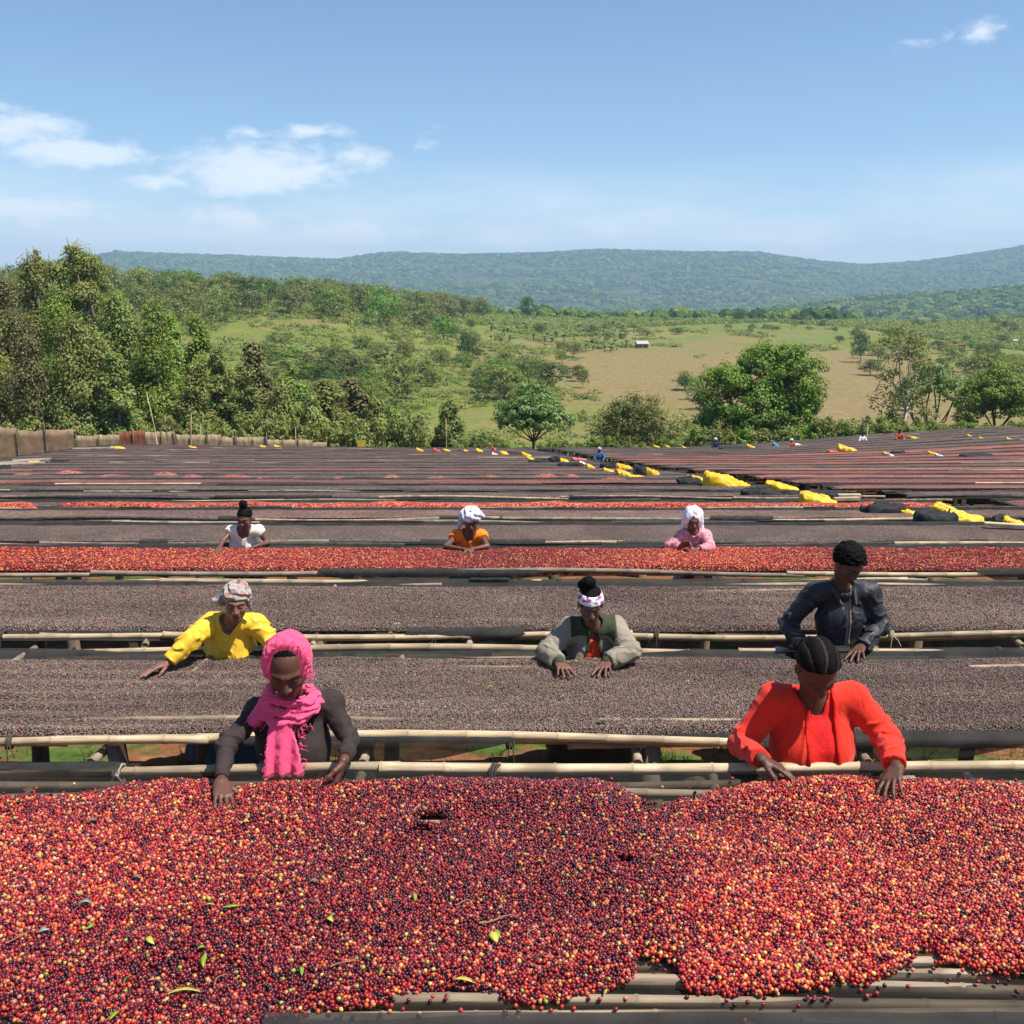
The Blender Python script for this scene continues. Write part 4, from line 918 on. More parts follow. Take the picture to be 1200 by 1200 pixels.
PATHC = lambda y: float(np.interp(y, [15.9, 20.7, 27.7, 34, 66, 80], [8.2, 6.35, 5.6, 4.1, 1.2, .5]))
def rows():
    make_bed(1, -4.9, 4.9, 5.07, 6.62, 'second drying bed from the front, under dark dried cherries'+'', 2, 2)
    bean_bed(1, -4.75, 4.75, 5.13, 6.56, .0108, .0057, 'dark dried cherries spread on the second bed', dark_cols, 11)
    make_bed(2, -5.9, 5.9, 7.35, 8.85, 'third drying bed from the front, under dark dried cherries with black net edges', 2, 3)
    bean_bed(2, -5.7, 5.7, 7.42, 8.76, .0128, .0068, 'dark dried cherries spread on the third bed', dark_cols, 12)
    make_bed(3, -7.0, 7.0, 9.6, 11.1, 'fourth drying bed from the front, the one under bright fresh red cherries', 1, 4)
    bean_bed(3, -6.9, 6.9, 9.66, 10.92, .0165, .0086, 'fresh red cherries spread thick on the fourth bed', red_cols, 13, M_CHERRY2, G_RED, .05, .05, (1.15, 1, 1), 'red_cherries')
    sp = [(4, 11.9, 13.4), (5, 14.2, 15.65), (6, 16.5, 17.95)]
    k = 7; y = 18.8
    while y < 64.5: sp.append((k, y, y + (1.6 if k < 9 else 2.0))); y += 2.35; k += 1
    rng = np.random.default_rng(8)
    left = {4: 'd', 5: 'b', 6: 'r', 7: 'd', 8: 'd', 9: 'rb', 10: 'p', 11: 'd', 12: 'rb'}
    for k, y0, y1 in sp:
        hw = .5 * y1 * 1.03 + 1.6; xl = -hw if y0 < 38 else -20.6 - (y0 - 38) * .19; ordn = ORD[min(k, 27)]
        segs = [(xl, hw if k < 6 else PATHC(y0) - .35, 'left')]
        if k >= 6: segs.append((PATHC(y0) + .75, hw + 1, 'right'))
        for x0, x1, side in segs:
            if side == 'right': y0s, y1s = y0 + .25, y1 + .3
            else: y0s, y1s = y0, y1
            c = left.get(k, 'd' if rng.random() < .72 else 'rb') if side == 'left' else ('rb', 'rl', 'd', 'rl', 'rb', 'rl')[(k + 1) % 6] if k < 19 else 'd'
            if side == 'right' and k == 6: c = 'rb'
            words = {'d': 'dark dried cherries', 'b': 'brown dried cherries', 'r': 'a narrow ridge of red cherries on bare net', 'rb': 'half dried red brown cherries', 'p': 'dark cherries with small red heaps', 'rl': 'half dried reddish cherries'}[c]
            where = '' if k < 6 else ' before the tarps' if side == 'left' else ' beyond the yellow tarps'
            make_bed(k, x0, x1, y0s, y1s, '%s bed row%s, under %s' % (ordn, where, words), 1 if k <= 7 else 0, 100 + k * 2 + (side == 'right'))
            mat = {'d': G_DARKF if k > 5 else G_DARK, 'b': G_BROWN, 'r': G_RED, 'rb': G_RB, 'p': G_DARKF, 'rl': G_RBL}[c]; dx = .15 if k < 8 else .4
            if c == 'r':
                layer('dried_cherries', 'thin dark dried cherries along the rear of the seventh row', 'coffee cherries', x0 + .1, x1 - .1, y0s + .75, y1s - .05, G_DARKF, .02, dx, 7, k, .04)
                segx = [(x0 + .1, P(40, 590, 16.9)[0]), (P(72, 590, 16.9)[0], x1 - .2)]
                for q, (a, b) in enumerate(segx):
                    layer('red_cherries', ('short' if q == 0 else 'long') + ' raked ridge of bright red cherries on the seventh row', 'coffee cherries', a, b, y0s + .08, y0s + .62, G_RED, .10, .12, 9, 40 + q, .07)
            else:
                layer('dried_cherries' if c in 'dbp' else 'red_cherries', '%s spread on the %s row%s' % (words if c != 'p' else 'dark dried cherries', ordn, where), 'coffee cherries', x0 + .1, x1 - .1, y0s + .03, y1s - .03, mat, .035, dx, 8, k * 2 + (side == 'right'), .045 if k < 8 else .015)
    # red heaps on the bare part of a far row
    hp = [(28,557,40,5),(80,556,44,8),(130,559,50,5),(193,558,34,10),(224,560,26,7),(272,560,44,7),(305,561,22,5),(347,561,18,5),(396,561,22,5),(458,560,26,7),(512,561,36,5),(574,560,28,7),(640,560,34,9),(669,560,26,8),(720,563,34,6)]
    for i, (px, py, wpx, hpx) in enumerate(hp):
        x, Y, z = on_surface(px, py); wd = wpx / 1200 * Y; hh = hpx / 1200 * Y * .62; n = 26; a = np.linspace(0, 2 * np.pi, n, endpoint=False); rr = np.linspace(1, 0, 9)
        R, A = np.meshgrid(rr, a, indexing='ij'); X = R * np.cos(A) * wd / 2 * (1 + .12 * np.sin(3 * A + i)); Yy = R * np.sin(A) * .42 * (1 + .1 * np.cos(2 * A)); Z = hh * (1 - R ** 1.5) * (1 + .1 * n2(X + i, Yy, 2.5, i)) - .02
        V = np.stack([X, Yy, Z], -1).reshape(-1, 3); q = np.arange(8 * n).reshape(8, n); F = np.stack([q, np.roll(q, -1, 1), np.roll(q, -1, 1) + n, q + n], -1).reshape(-1, 4)
        tag(link('cherry_heap', mesh_np('cherry_heap', V, F, G_RBL), loc=(x, Y, z + .01)), '%s heap of red cherries on the tenth row, %s' % (('low', 'round', 'long', 'small')[i % 4], 'near the reed fence end' if px < 200 else 'behind the woman in the white blouse' if px < 350 else 'behind the gap between two women' if px < 480 else 'behind the woman in orange' if px < 600 else 'next to the yellow tarps'), 'heap', 'red cherry heaps on a far row')
rows()
NOPEOPLE = False

# ------------------------------------------------------------------ bodies and clothes as smooth solids
def _f(a): return np.asarray(a, np.float32)
def smin(a, b, k):
    if k <= 0: return np.minimum(a, b)
    h = np.maximum(k - np.abs(a - b), 0) / k; return np.minimum(a, b) - h * h * k * .25
def smax(a, b, k): return -smin(-a, -b, k)
def s_cap(p, a, b, ra, rb=None):
    a, b = _f(a), _f(b); rb = ra if rb is None else rb; ba = b - a; t = np.clip(((p - a) @ ba) / (ba @ ba + 1e-9), 0, 1)
    return np.linalg.norm(p - a - t[:, None] * ba, axis=1) - (ra + (rb - ra) * t)
def s_ell(p, c, r, R=None):
    q = p - _f(c); q = q @ _f(R) if R is not None else q; r = _f(r); k0 = np.linalg.norm(q / r, axis=1); k1 = np.linalg.norm(q / (r * r), axis=1)
    return k0 * (k0 - 1) / np.maximum(k1, 1e-6)
def s_box(p, c, h, R=None, rr=.01):
    q = p - _f(c); q = q @ _f(R) if R is not None else q; d = np.abs(q) - (_f(h) - rr)
    return np.linalg.norm(np.maximum(d, 0), axis=1) + np.minimum(d.max(1), 0) - rr

def mesh_sdf(name, fn, lo, hi, res, mat, org, colf=None, attrs=None):
    """surface nets on a block-sparse grid, snapped onto the surface"""
    lo, hi = np.array(lo, float), np.array(hi, float); B = 6; nb = np.ceil((hi - lo) / (res * B)).astype(int) + 1; N = nb * B
    bi = np.stack(np.meshgrid(*[np.arange(k) for k in nb], indexing='ij'), -1).reshape(-1, 3)
    cen = lo + (bi + .5) * B * res; d = fn(_f(cen)); act = np.abs(d) < res * B * .866 * 1.35 + .012
    G = np.repeat(np.repeat(np.repeat(d.reshape(nb).astype(np.float32), B, 0), B, 1), B, 2)
    off = np.stack(np.meshgrid(*[np.arange(B)] * 3, indexing='ij'), -1).reshape(-1, 3)
    ai = bi[act]; idx = (ai[:, None] * B + off[None]).reshape(-1, 3); pts = _f(lo + (idx + .5) * res)
    val = np.concatenate([fn(pts[i:i + 400000]) for i in range(0, len(pts), 400000)]) if len(pts) else np.zeros(0)
    G[idx[:, 0], idx[:, 1], idx[:, 2]] = val
    S = G < 0; n0, n1, n2_ = N
    c = S[:-1, :-1, :-1].astype(np.int8); tot = sum(S[a:n0 - 1 + a, b:n1 - 1 + b, e:n2_ - 1 + e].astype(np.int8) for a in (0, 1) for b in (0, 1) for e in (0, 1))
    cell = (tot > 0) & (tot < 8); ci = np.argwhere(cell); vid = -np.ones(cell.shape, np.int32); vid[cell] = np.arange(len(ci))
    acc = np.zeros((len(ci), 3), np.float32); cnt = np.zeros(len(ci), np.float32)
    corners = [(a, b, e) for a in (0, 1) for b in (0, 1) for e in (0, 1)]; gv = {k: G[ci[:, 0] + k[0], ci[:, 1] + k[1], ci[:, 2] + k[2]] for k in corners}
    for k in corners:
        for ax in range(3):
            if k[ax]: continue
            k2 = list(k); k2[ax] = 1; k2 = tuple(k2); a, b = gv[k], gv[k2]; m = (a < 0) != (b < 0); t = np.where(m, a / np.where(np.abs(a - b) < 1e-9, 1, a - b), 0)
            p = np.zeros((len(ci), 3), np.float32) + _f(k); p[:, ax] += t; acc += p * m[:, None]; cnt += m
    V = _f(lo + (ci + .5) * res) + acc / np.maximum(cnt, 1)[:, None] * res
    for _ in range(2):
        e = res * .35; d0 = fn(V); g = np.stack([fn(V + _f([e if i == j else 0 for j in range(3)])) - d0 for i in range(3)], 1) / e
        V = V - np.clip(d0, -res, res)[:, None] * g / np.maximum((g * g).sum(1), .3)[:, None] * .8
    Fs = []
    for ax in range(3):
        o = [a for a in range(3) if a != ax]; sl0 = [slice(1, n - 1) for n in N]; sl1 = [slice(1, n - 1) for n in N]
        sl0[ax] = slice(0, N[ax] - 1); sl1[ax] = slice(1, N[ax]); A, Bq = S[tuple(sl0)], S[tuple(sl1)]; e = np.argwhere(A != Bq)
        if not len(e): continue
        sgn = A[e[:, 0], e[:, 1], e[:, 2]]; e = e + [0 if i == ax else 1 for i in range(3)]
        def g(da, db):
            q = e.copy(); q[:, o[0]] -= da; q[:, o[1]] -= db; return vid[q[:, 0], q[:, 1], q[:, 2]]
        quad = np.stack([g(1, 1), g(0, 1), g(0, 0), g(1, 0)], 1); flip = sgn if ax != 1 else ~sgn; quad[~flip] = quad[~flip][:, ::-1]; Fs.append(quad[(quad >= 0).all(1)])
    F = np.concatenate(Fs) if Fs else np.zeros((0, 4), int); at = {k: f(V) for k, f in (attrs or {}).items()}
    return mesh_np(name, V - _f(org), F, mat, True, at)

def unit(v): v = np.asarray(v, float); return v / (np.linalg.norm(v) + 1e-9)
class Hand:
    """palm and five bent fingers; D towards the fingertips, N out of the palm, S the thumb's side"""
    def __init__(s, W, D, Nn, thumb, curl=.35, spread=.16, sc=1.0, curls=None):
        W = np.array(W, float); D = unit(D); Nn = unit(np.array(Nn) - np.dot(Nn, D) * D); S = np.cross(D, Nn); 
        if np.dot(S, thumb) < 0: S = -S
        s.caps = []; s.fing = []; L = .088 * sc
        s.W, s.D, s.N, s.S = W, D, Nn, S
        kn = []
        for i, (o, l) in enumerate(((.030, .95), (.011, 1.0), (-.009, .96), (-.027, .86))):
            k = W + D * L * l + S * o * sc - Nn * .004 * sc; kn.append(k); s.caps.append((W + S * o * .55 * sc, k, .0155 * sc, .0108 * sc))
        fl = ((.041, .025, .020), (.046, .029, .021), (.042, .027, .020), (.033, .021, .018))
        for i, k in enumerate(kn):
            c = (curls[i] if curls else curl * (1 + .12 * i)); d0 = unit(D + S * spread * (1.25 - .85 * i)); p = k; ang = c * .55; r = (.0086, .0088, .0084, .0075)[i] * sc
            for j in range(3):
                d = d0 * math.cos(ang) + Nn * math.sin(ang); q = p + d * fl[i][j] * sc; s.fing.append((p, q, r * (1 - .07 * j), r * (.93 - .09 * j))); p = q; ang += c * (.75 if j == 0 else .6)
            if i == 1: s.tip = p
        b = W + S * .022 * sc + D * .018 * sc; d1 = unit(S * .85 + D * .75 + Nn * .35); m1 = b + d1 * .042 * sc; d2 = unit(S * .35 + D * 1.0 + Nn * .45); m2 = m1 + d2 * .033 * sc; d3 = unit(S * .05 + D + Nn * .5); m3 = m2 + d3 * .024 * sc
        s.th = [(b, m1, .0145 * sc, .0115 * sc), (m1, m2, .0112 * sc, .0100 * sc), (m2, m3, .0100 * sc, .0082 * sc)]
    def sdf(s, p):
        d = None
        for a, b, r0, r1 in s.caps:
            q = s_cap(p, a, b, r0, r1); d = q if d is None else smin(d, q, .012)
        # flatten the palm a little
        for f in s.fing: pass
        for i in range(0, 12, 3):
            q = None
            for a, b, r0, r1 in s.fing[i:i + 3]:
                t = s_cap(p, a, b, r0, r1); q = t if q is None else smin(q, t, .003)
            d = smin(d, q, .005)
        q = None
        for a, b, r0, r1 in s.th:
            t = s_cap(p, a, b, r0, r1); q = t if q is None else smin(q, t, .006)
        return smin(d, q, .010)

class Head:
    def __init__(s, c, yaw, pitch, roll=0.0, sc=1.0):
        """yaw to the image right, pitch down; the face looks at -Y when both are 0"""
        F = Vector((0, -1, 0)); R = Matrix.Rotation(yaw, 3, 'Z') @ Matrix.Rotation(pitch, 3, 'X') @ Matrix.Rotation(roll, 3, 'Y')
        s.c = np.array(c, float); s.F = np.array(R @ F); s.U = np.array(R @ Vector((0, 0, 1))); s.R = np.array(R @ Vector((1, 0, 0))); s.M = np.stack([s.R, s.F, s.U], 1); s.sc = sc
    def loc(s, p): return ((p - _f(s.c)) @ _f(s.M)) / s.sc
    def w(s, x, f, u): return s.c + s.sc * (s.R * x + s.F * f + s.U * u)
    def sdf(s, p):
        q = s.loc(p); q = q.copy(); qa = q.copy(); qa[:, 0] = np.abs(qa[:, 0])
        d = s_ell(q, (0, -.012, .034), (.0735, .094, .083)); d = smin(d, s_ell(q, (0, .030, -.030), (.058, .062, .078)), .035)
        d = smin(d, s_cap(qa, (.044, .005, -.052), (.010, .066, -.092), .022, .017), .022); d = smin(d, s_ell(q, (0, .068, -.090), (.022, .020, .016)), .018)
        d = smin(d, s_ell(qa, (.038, .058, -.022), (.024, .024, .022)), .02); d = smin(d, s_cap(qa, (.008, .086, .024), (.046, .066, .024), .0115, .010), .014)
        d = smax(d, -s_ell(qa, (.031, .100, .004), (.019, .022, .013)), .012); d = smin(d, s_ell(qa, (.031, .0745, .004), (.0155, .0135, .0115)), .004)
        d = smin(d, s_cap(q, (0, .086, .016), (0, .108, -.028), .0075, .0120), .010); d = smin(d, s_ell(qa, (.0135, .098, -.031), (.010, .011, .008)), .006); 
        d = smax(d, -s_ell(qa, (.0075, .105, -.040), (.0042, .006, .004)), .003)
        d = smin(d, s_ell(q, (0, .084, -.060), (.026, .016, .020)), .014)
        d = smin(d, s_cap(qa, (0, .097, -.0545), (.019, .086, -.0585), .0068, .004), .004); d = smin(d, s_cap(qa, (0, .096, -.068), (.016, .087, -.0655), .0078, .005), .004); d = smax(d, -s_cap(qa, (0, .106, -.0612), (.021, .092, -.0615), .0030, .0018), .003)
        d = smin(d, s_ell(qa, (.077, -.006, -.004), (.009, .019, .031)), .008); d = smax(d, -s_ell(qa, (.084, .000, .002), (.006, .009, .015)), .005)
        return d * s.sc
    def paint(s, p, skin, lip, brow=True, kh=None):
        q = s.loc(p); a = q.copy(); a[:, 0] = np.abs(a[:, 0]); n = fbm(p, 40, 3, 3)[:, None]
        c = _f(skin) * (1 + .10 * n + .10 * fbm(p, 9, 5, 2)[:, None])
        def mixin(c, d, col, w): t = (1 - sstep(0, w, d))[:, None]; return c * (1 - t) + _f(col) * t
        c = mixin(c, s_ell(q, (0, .095, -.062), (.021, .014, .011)), lip, .005); c = mixin(c, s_cap(a, (0, .104, -.0612), (.019, .092, -.0615), .0015, .001), (.012, .006, .005), .0015)
        if brow: c = mixin(c, s_cap(a, (.015, .092, .021), (.045, .077, .023), .0035, .0022), (.010, .008, .007), .004)
        c = mixin(c, s_cap(a, (.019, .088, -.0025), (.044, .078, -.001), .0016, .001), (.010, .007, .006), .0025)
        c = mixin(c, s_ell(a, (.0075, .105, -.040), (.004, .006, .003)), (.015, .008, .006), .002)
        return np.clip(c, 0, 1)

def mat_skin(name, rough=.52):
    m = Mat(name, rough, .42); a = m.N('ShaderNodeAttribute', attribute_name='skin'); m.color(a.outputs['Color'])
    m.b.inputs['Subsurface Weight'].default_value = .06; m.b.inputs['Subsurface Radius'].default_value = (.01, .004, .002); m.b.inputs['Subsurface Scale'].default_value = .5
    m.bump(m.noise(m.coord(), 160, 3), .15, .001); return m.m
def mat_cloth(name, c, var=.14, weave=420, rough=.85, bump=.35, c2=None, spec=.2, sheen=.0, rib=None):
    m = Mat(name, rough, spec); v = m.coord(); f = m.noise(v, 6, 5); g = m.noise(v, 55, 4, .7)
    a = m.ramp(f, [(.3, tuple(x * (1 - var) for x in c)), (.7, tuple(min(1, x * (1 + var)) for x in c))])
    a = m.mix(m.math('MULTIPLY', m.smooth(g, .55, .8), .35), a, tuple(x * .6 for x in c))
    m.color(a); m.b.inputs['Sheen Weight'].default_value = sheen
    h = m.noise(v, weave, 2)
    if rib:
        wv = m.N('ShaderNodeTexWave', bands_direction='Z'); wv.inputs['Scale'].default_value = rib; wv.inputs['Distortion'].default_value = 1.2; m.L(v, wv.inputs['Vector']); h = m.math('ADD', h, m.math('MULTIPLY', wv.outputs['Fac'], .8))
    m.bump(h, bump, .0025)
    b2 = m.N('ShaderNodeBump'); b2.inputs['Strength'].default_value = .55; b2.inputs['Distance'].default_value = .012; w1 = m.noise(m.coord(scale=(1, 1, .55)), 17, 4, .5, 1.4); m.L(m.math('ABSOLUTE', m.math('SUBTRACT', w1, .5)), b2.inputs['Height']); first = m.b.inputs['Normal'].links[0].from_node; m.L(b2.outputs[0], first.inputs['Normal']); return m.m
M_SKIN = mat_skin('dark_skin')
M_HAIR = mat_cloth('black_hair', (.0045, .004, .0038), .3, 260, .75, .9, spec=.10)

def _hair():
    nt = M_HAIR.node_tree; b = nt.nodes['Principled BSDF']; l = b.inputs['Base Color'].links[0].from_socket; a = nt.nodes.new('ShaderNodeAttribute'); a.attribute_name = 'scalp'; m = nt.nodes.new('ShaderNodeMixRGB'); m.blend_type = 'ADD'; m.inputs[0].default_value = 1
    nt.links.new(l, m.inputs[1]); nt.links.new(a.outputs['Color'], m.inputs[2]); nt.links.new(m.outputs[0], b.inputs['Base Color'])
_hair()

def person_mesh(cfg):
    """a person standing behind a bed: joints are laid out in the world, arms by reach"""
    g = cfg; sc = g.get('sc', 1.0); H = Head(g['head'], g['yaw'], g['pitch'], g.get('roll', 0), g.get('hsc', 1.0) * sc)
    nb = _f(g['neck']); sl, sr = _f(g['sh'][0]), _f(g['sh'][1]); pel = _f(g['pelvis']); up = unit(nb - pel); chest = pel + (nb - pel) * .68; waist = pel + (nb - pel) * .33
    side = unit(sr - sl); fr = unit(np.cross(side, up)); fr = fr if fr[1] < 0 else -fr; Rt = np.stack([side, fr, up], 1)
    fat = g.get('fat', 1.0); wf = g.get('waistw', 1.0); ground = g['gz']; g['Rt'] = Rt; g['chest'] = chest; g['waist'] = waist
    arms = []
    for i in (0, 1):
        E, W = _f(g['el'][i]), _f(g['wr'][i]); arms.append((_f(g['sh'][i]), E, W))
    g['arms'] = arms; g['H'] = H
    hands = [Hand(g['wr'][i], *g['hand'][i], sc=g.get('handsc', 1.0) * sc) for i in (0, 1)]
    hips = [pel + side * s * .09 * sc for s in (-1, 1)]; feet = [np.array([h[0] + s * .02, h[1] + .05, ground + .05]) for h, s in zip(hips, (-1, 1))]; knees = [(h + f) / 2 + np.array([0, -.03, .02]) for h, f in zip(hips, feet)]
    bust = g.get('bust', 1.0)
    def torso(p, inf=0.0):
        d = s_ell(p, chest, (.150 * fat * sc + inf, .098 * fat * sc + inf, .165 * sc + inf), Rt)
        d = smin(d, s_cap(p, sl + side * .012 + (0, 0, -.022), sr - side * .012 + (0, 0, -.022), .040 * sc + inf, .040 * sc + inf), .06)
        d = smin(d, s_ell(p, waist, (.125 * wf * fat * sc + inf, .092 * wf * fat * sc + inf, .15 * sc + inf), Rt), .09); d = smin(d, s_ell(p, pel + up * .02, (.165 * fat * sc + inf, .115 * fat * sc + inf, .14 * sc + inf), Rt), .09)
        if bust:
            for s in (-1, 1): d = smin(d, s_ell(p, chest + side * s * .072 * sc + fr * .070 * sc - up * .035 * sc, (.058 * bust * sc + inf, .050 * bust * sc + inf, .062 * bust * sc + inf), Rt), .05)
        d = smin(d, s_cap(p, nb + up * .02, sl, .040 * sc + inf, .040 * sc + inf), .05); d = smin(d, s_cap(p, nb + up * .02, sr, .040 * sc + inf, .040 * sc + inf), .05)
        return d
    aw = g.get('armw', 1.0) * sc
    def arm(p, i, inf=0.0, upto=1.0):
        S, E, W = arms[i]; W2 = E + (W - E) * upto; r1 = (.030 + (.0205 - .030) * upto) * aw
        return smin(s_cap(p, S - (0, 0, .012), E, .040 * aw + inf, .032 * aw + inf), s_cap(p, E, W2, .032 * aw + inf, r1 + inf), .02)
    def legs(p, inf=0.0):
        d = None
        for h, k, f in zip(hips, knees, feet):
            q = smin(s_cap(p, h, k, .085 * sc + inf, .058 * sc + inf), s_cap(p, k, f + (0, 0, .03), .056 * sc + inf, .038 * sc + inf), .03)
            q = smin(q, s_cap(p, f + (0, .03, -.005), f + (0, -.13, -.015), .036, .032), .03); d = q if d is None else smin(d, q, .02)
        return d
    hb = H.w(0, -.020, -.055)
    def body(p):
        d = torso(p, -.004); d = smin(d, legs(p), .06); d = smin(d, s_cap(p, nb - up * .02, hb, .052 * sc, .050 * sc), .025)
        near = np.linalg.norm(p - _f(H.c), axis=1) < .19 * sc
        hd = np.full(len(p), 9.0, np.float32); hd[near] = H.sdf(p[near]); d = smin(d, hd, .018)
        for i in (0, 1):
            d = smin(d, arm(p, i, -.002), .03); W = _f(g['wr'][i]); m = np.linalg.norm(p - W, axis=1) < .26; q = np.full(len(p), 9.0, np.float32)
            if m.any(): q[m] = hands[i].sdf(p[m])
            d = smin(d, q, .012)
        return d
    g.update(torso=torso, arm=arm, legs=legs, body=body, hands=hands, up=up, side=side, fr=fr, hips=hips, knees=knees, feet=feet)
    pts = np.array([H.c, nb, sl, sr, pel, *feet, *[a[1] for a in arms], *[a[2] for a in arms], *[h.tip for h in hands]]); lo, hi = pts.min(0) - .16, pts.max(0) + .17; lo[2] = ground - .02
    g['lo'], g['hi'] = lo, hi; return g

def folds(p, a, b, amp=.006, freq=38, seed=0):
    """creases that run round a sleeve between a and b, irregular"""
    a, b = _f(a), _f(b); L = np.linalg.norm(b - a); ax = (b - a) / L; t = (p - a) @ ax; n = fbm(p, 14, seed, 2); n2v = fbm(p, 5, seed + 4, 2)
    near_e = .35 + .65 * np.exp(-((t - L) / .085) ** 2) + .35 * np.exp(-(t / .06) ** 2)
    return amp * ((1 - 2.2 * np.abs(np.sin(t * freq * .6 + 2.6 * n + 4 * n2v))) * near_e + n * .5)
def wrinkle(p, amp, seed, st=(9, 9, 4.5)):
    q = p * _f(st); n = fbm(q, 1.0, seed, 2); r = .5 - np.abs(fbm(q * 1.3 + n[:, None] * 1.2, 1.0, seed + 9, 2)) * 3.4; r2 = .5 - np.abs(fbm(q * _f((2.3, 2.3, 1.2)) + n[:, None], 1.0, seed + 19, 1)) * 2.6; return amp * (n * .5 + np.maximum(r, -.8) * .9 + np.maximum(r2, -.8) * .35)

def build_person(g, name_label, parts, res, skin, lip, brow=True):
    org = np.array([g['pelvis'][0], g['pelvis'][1], g['gz']]); root = empty('person', tuple(org), 0, name_label, 'person')
    H = g['H']; near = lambda p: (np.linalg.norm(p - _f(H.c), axis=1) < .2)
    def col(V):
        c = H.paint(V, tuple(min(.4, x * 1.75) for x in skin), lip, brow)
        pal = _f(skin) * 1.35; 
        for h in g['hands']:
            t = ((V - _f(h.W)) @ _f(h.N)); m = (np.linalg.norm(V - _f(h.W), axis=1) < .2); tip = sstep(.12, .19, np.linalg.norm(V - _f(h.W), axis=1)) * m
            c = c * (1 + .12 * tip[:, None])
        return np.clip(c, 0, 1)
    link('body', mesh_sdf('body', g['body'], g['lo'], g['hi'], res, M_SKIN, org, attrs={'skin': col}), root)
    for nm, fn, mat, bb, r, lab, *ex in parts:
        lo, hi = (g['lo'], g['hi']) if bb is None else (np.array(bb[0]), np.array(bb[1]))
        o = link(nm, mesh_sdf(nm, fn, lo, hi, r, mat, org, attrs=ex[0] if ex else None), root)
        if lab: o['label'] = lab
    return root

def reach(A, px, py, L, near=True):
    """the point seen at px, py that lies L from A (nearer or farther solution)"""
    A = np.array(A, float); ys = np.linspace(A[1] - L * 1.3, A[1] + L * 1.3, 400); pts = np.array([P(px, py, y) for y in ys]); d = np.linalg.norm(pts - A, axis=1) - L
    s = np.where(np.sign(d[:-1]) != np.sign(d[1:]))[0]
    if len(s) == 0: return pts[np.argmin(np.abs(d))]
    return pts[s[0] if near else s[-1]]

def make_cfg(head, Yh, neck, sh, pelvis, Yp, el, wr, Ln=(.285, .245), near=((True, True), (True, True)), hand=None, yaw=0, pitch=.4, Yw=(None, None), ysh=(0, 0), **k):
    """joints from the photograph: image rows and columns with a depth for head and hips; arms follow by their length"""
    Hc = P(*head, Yh); Yn = k.pop('Yn', (Yh * .55 + Yp * .45)); nb = P(*neck, Yn); S = [P(*sh[i], Yn + .02 + ysh[i]) for i in (0, 1)]
    pl = P(*pelvis, Yp); E, W = [], []; top = k.pop('top', .03); wh = k.pop('wh', (.045, .045)); hand = list(hand); Yw = list(Yw)
    for i in (0, 1):
        if wh[i] is not None:
            ys = np.linspace(Yp - .9, Yp + .1, 500); q = np.array([P(*wr[i], y) for y in ys]); hgt = q[:, 2] - tz(q[:, 0], q[:, 1]) - top - wh[i]; Yw[i] = float(ys[np.argmin(np.abs(hgt))])
        tip = hand[i][0]
        if len(tip) == 2:
            t = on_surface(*tip, lambda x, y: tz(x, y) + top + .004, Yp - 1.5, Yp + .3); hand[i] = (tuple(np.array(t) - P(*wr[i], Yw[i])),) + tuple(hand[i][1:])
        if Yw[i] is not None:
            w_ = P(*wr[i], Yw[i]); ys = np.linspace(Yw[i] - .35, Yn + .4, 300); pts = np.array([P(*el[i], y) for y in ys]); c = np.abs(np.linalg.norm(pts - S[i], axis=1) - Ln[0]) + np.abs(np.linalg.norm(pts - w_, axis=1) - Ln[1]); e = pts[np.argmin(c)]
        else:
            e = reach(S[i], *el[i], Ln[0], near[i][0]); w_ = reach(e, *wr[i], Ln[1], near[i][1])
        E.append(e); W.append(w_)
    if k.pop('debug', False) or DEBUG:
        for i in (0, 1): print('arm', i, 'tip %.2f' % np.linalg.norm(hand[i][0]), 'upper %.2f fore %.2f' % (np.linalg.norm(E[i] - S[i]), np.linalg.norm(W[i] - E[i])), 'S', S[i].round(2), 'E', E[i].round(2), 'W', W[i].round(2), 'bed', float(tz(W[i][0], W[i][1])).__round__(3))
        print('  shoulders %.2f torso %.2f head-neck %.2f pelvis z %.2f' % (np.linalg.norm(S[1] - S[0]), np.linalg.norm(nb - pl), np.linalg.norm(Hc - nb), pl[2] - gz(pl[0], pl[1])))
    g = dict(head=Hc, neck=nb, sh=S, pelvis=pl, el=E, wr=W, hand=hand, yaw=yaw, pitch=pitch, gz=gz(pl[0], pl[1]), **k); return person_mesh(g)
DEBUG = False
DN = np.array([0, -.25, -1.0])
def shell_bb(c, r): c = np.array(c); return (c - r, c + r)
def plane(p, pt, n): return (p - _f(pt)) @ _f(unit(n))

def skirt(g, inf=.03, flare=.16, top=.0):
    pel = g['pelvis']; gzv = g['gz']; c = _f(pel)
    def fn(p):
        t = np.clip((c[2] - p[:, 2]) / max(.3, c[2] - gzv - .12), 0, 1); q = p.copy(); q[:, 2] = 0; r = np.linalg.norm((q - _f([c[0], c[1], 0])) / _f([1.15, .9, 1]), axis=1)
        ang = np.arctan2(q[:, 1] - c[1], q[:, 0] - c[0]); d = r - (.155 + inf + flare * .7 * t + .012 * np.sin(ang * 9 + 2 * n_(p)) * t)
        return smax(smax(d, p[:, 2] - (c[2] + .10 + top), .02), (gzv + .10) - p[:, 2], .01)
    def n_(p): return vnoise(p, 3, 5)
    return fn
def low_bb(g): lo, hi = g['lo'].copy(), g['hi'].copy(); c = g['pelvis']; return ((c[0] - .42, c[1] - .38, g['gz'] + .02), (c[0] + .42, c[1] + .38, c[2] + .2))

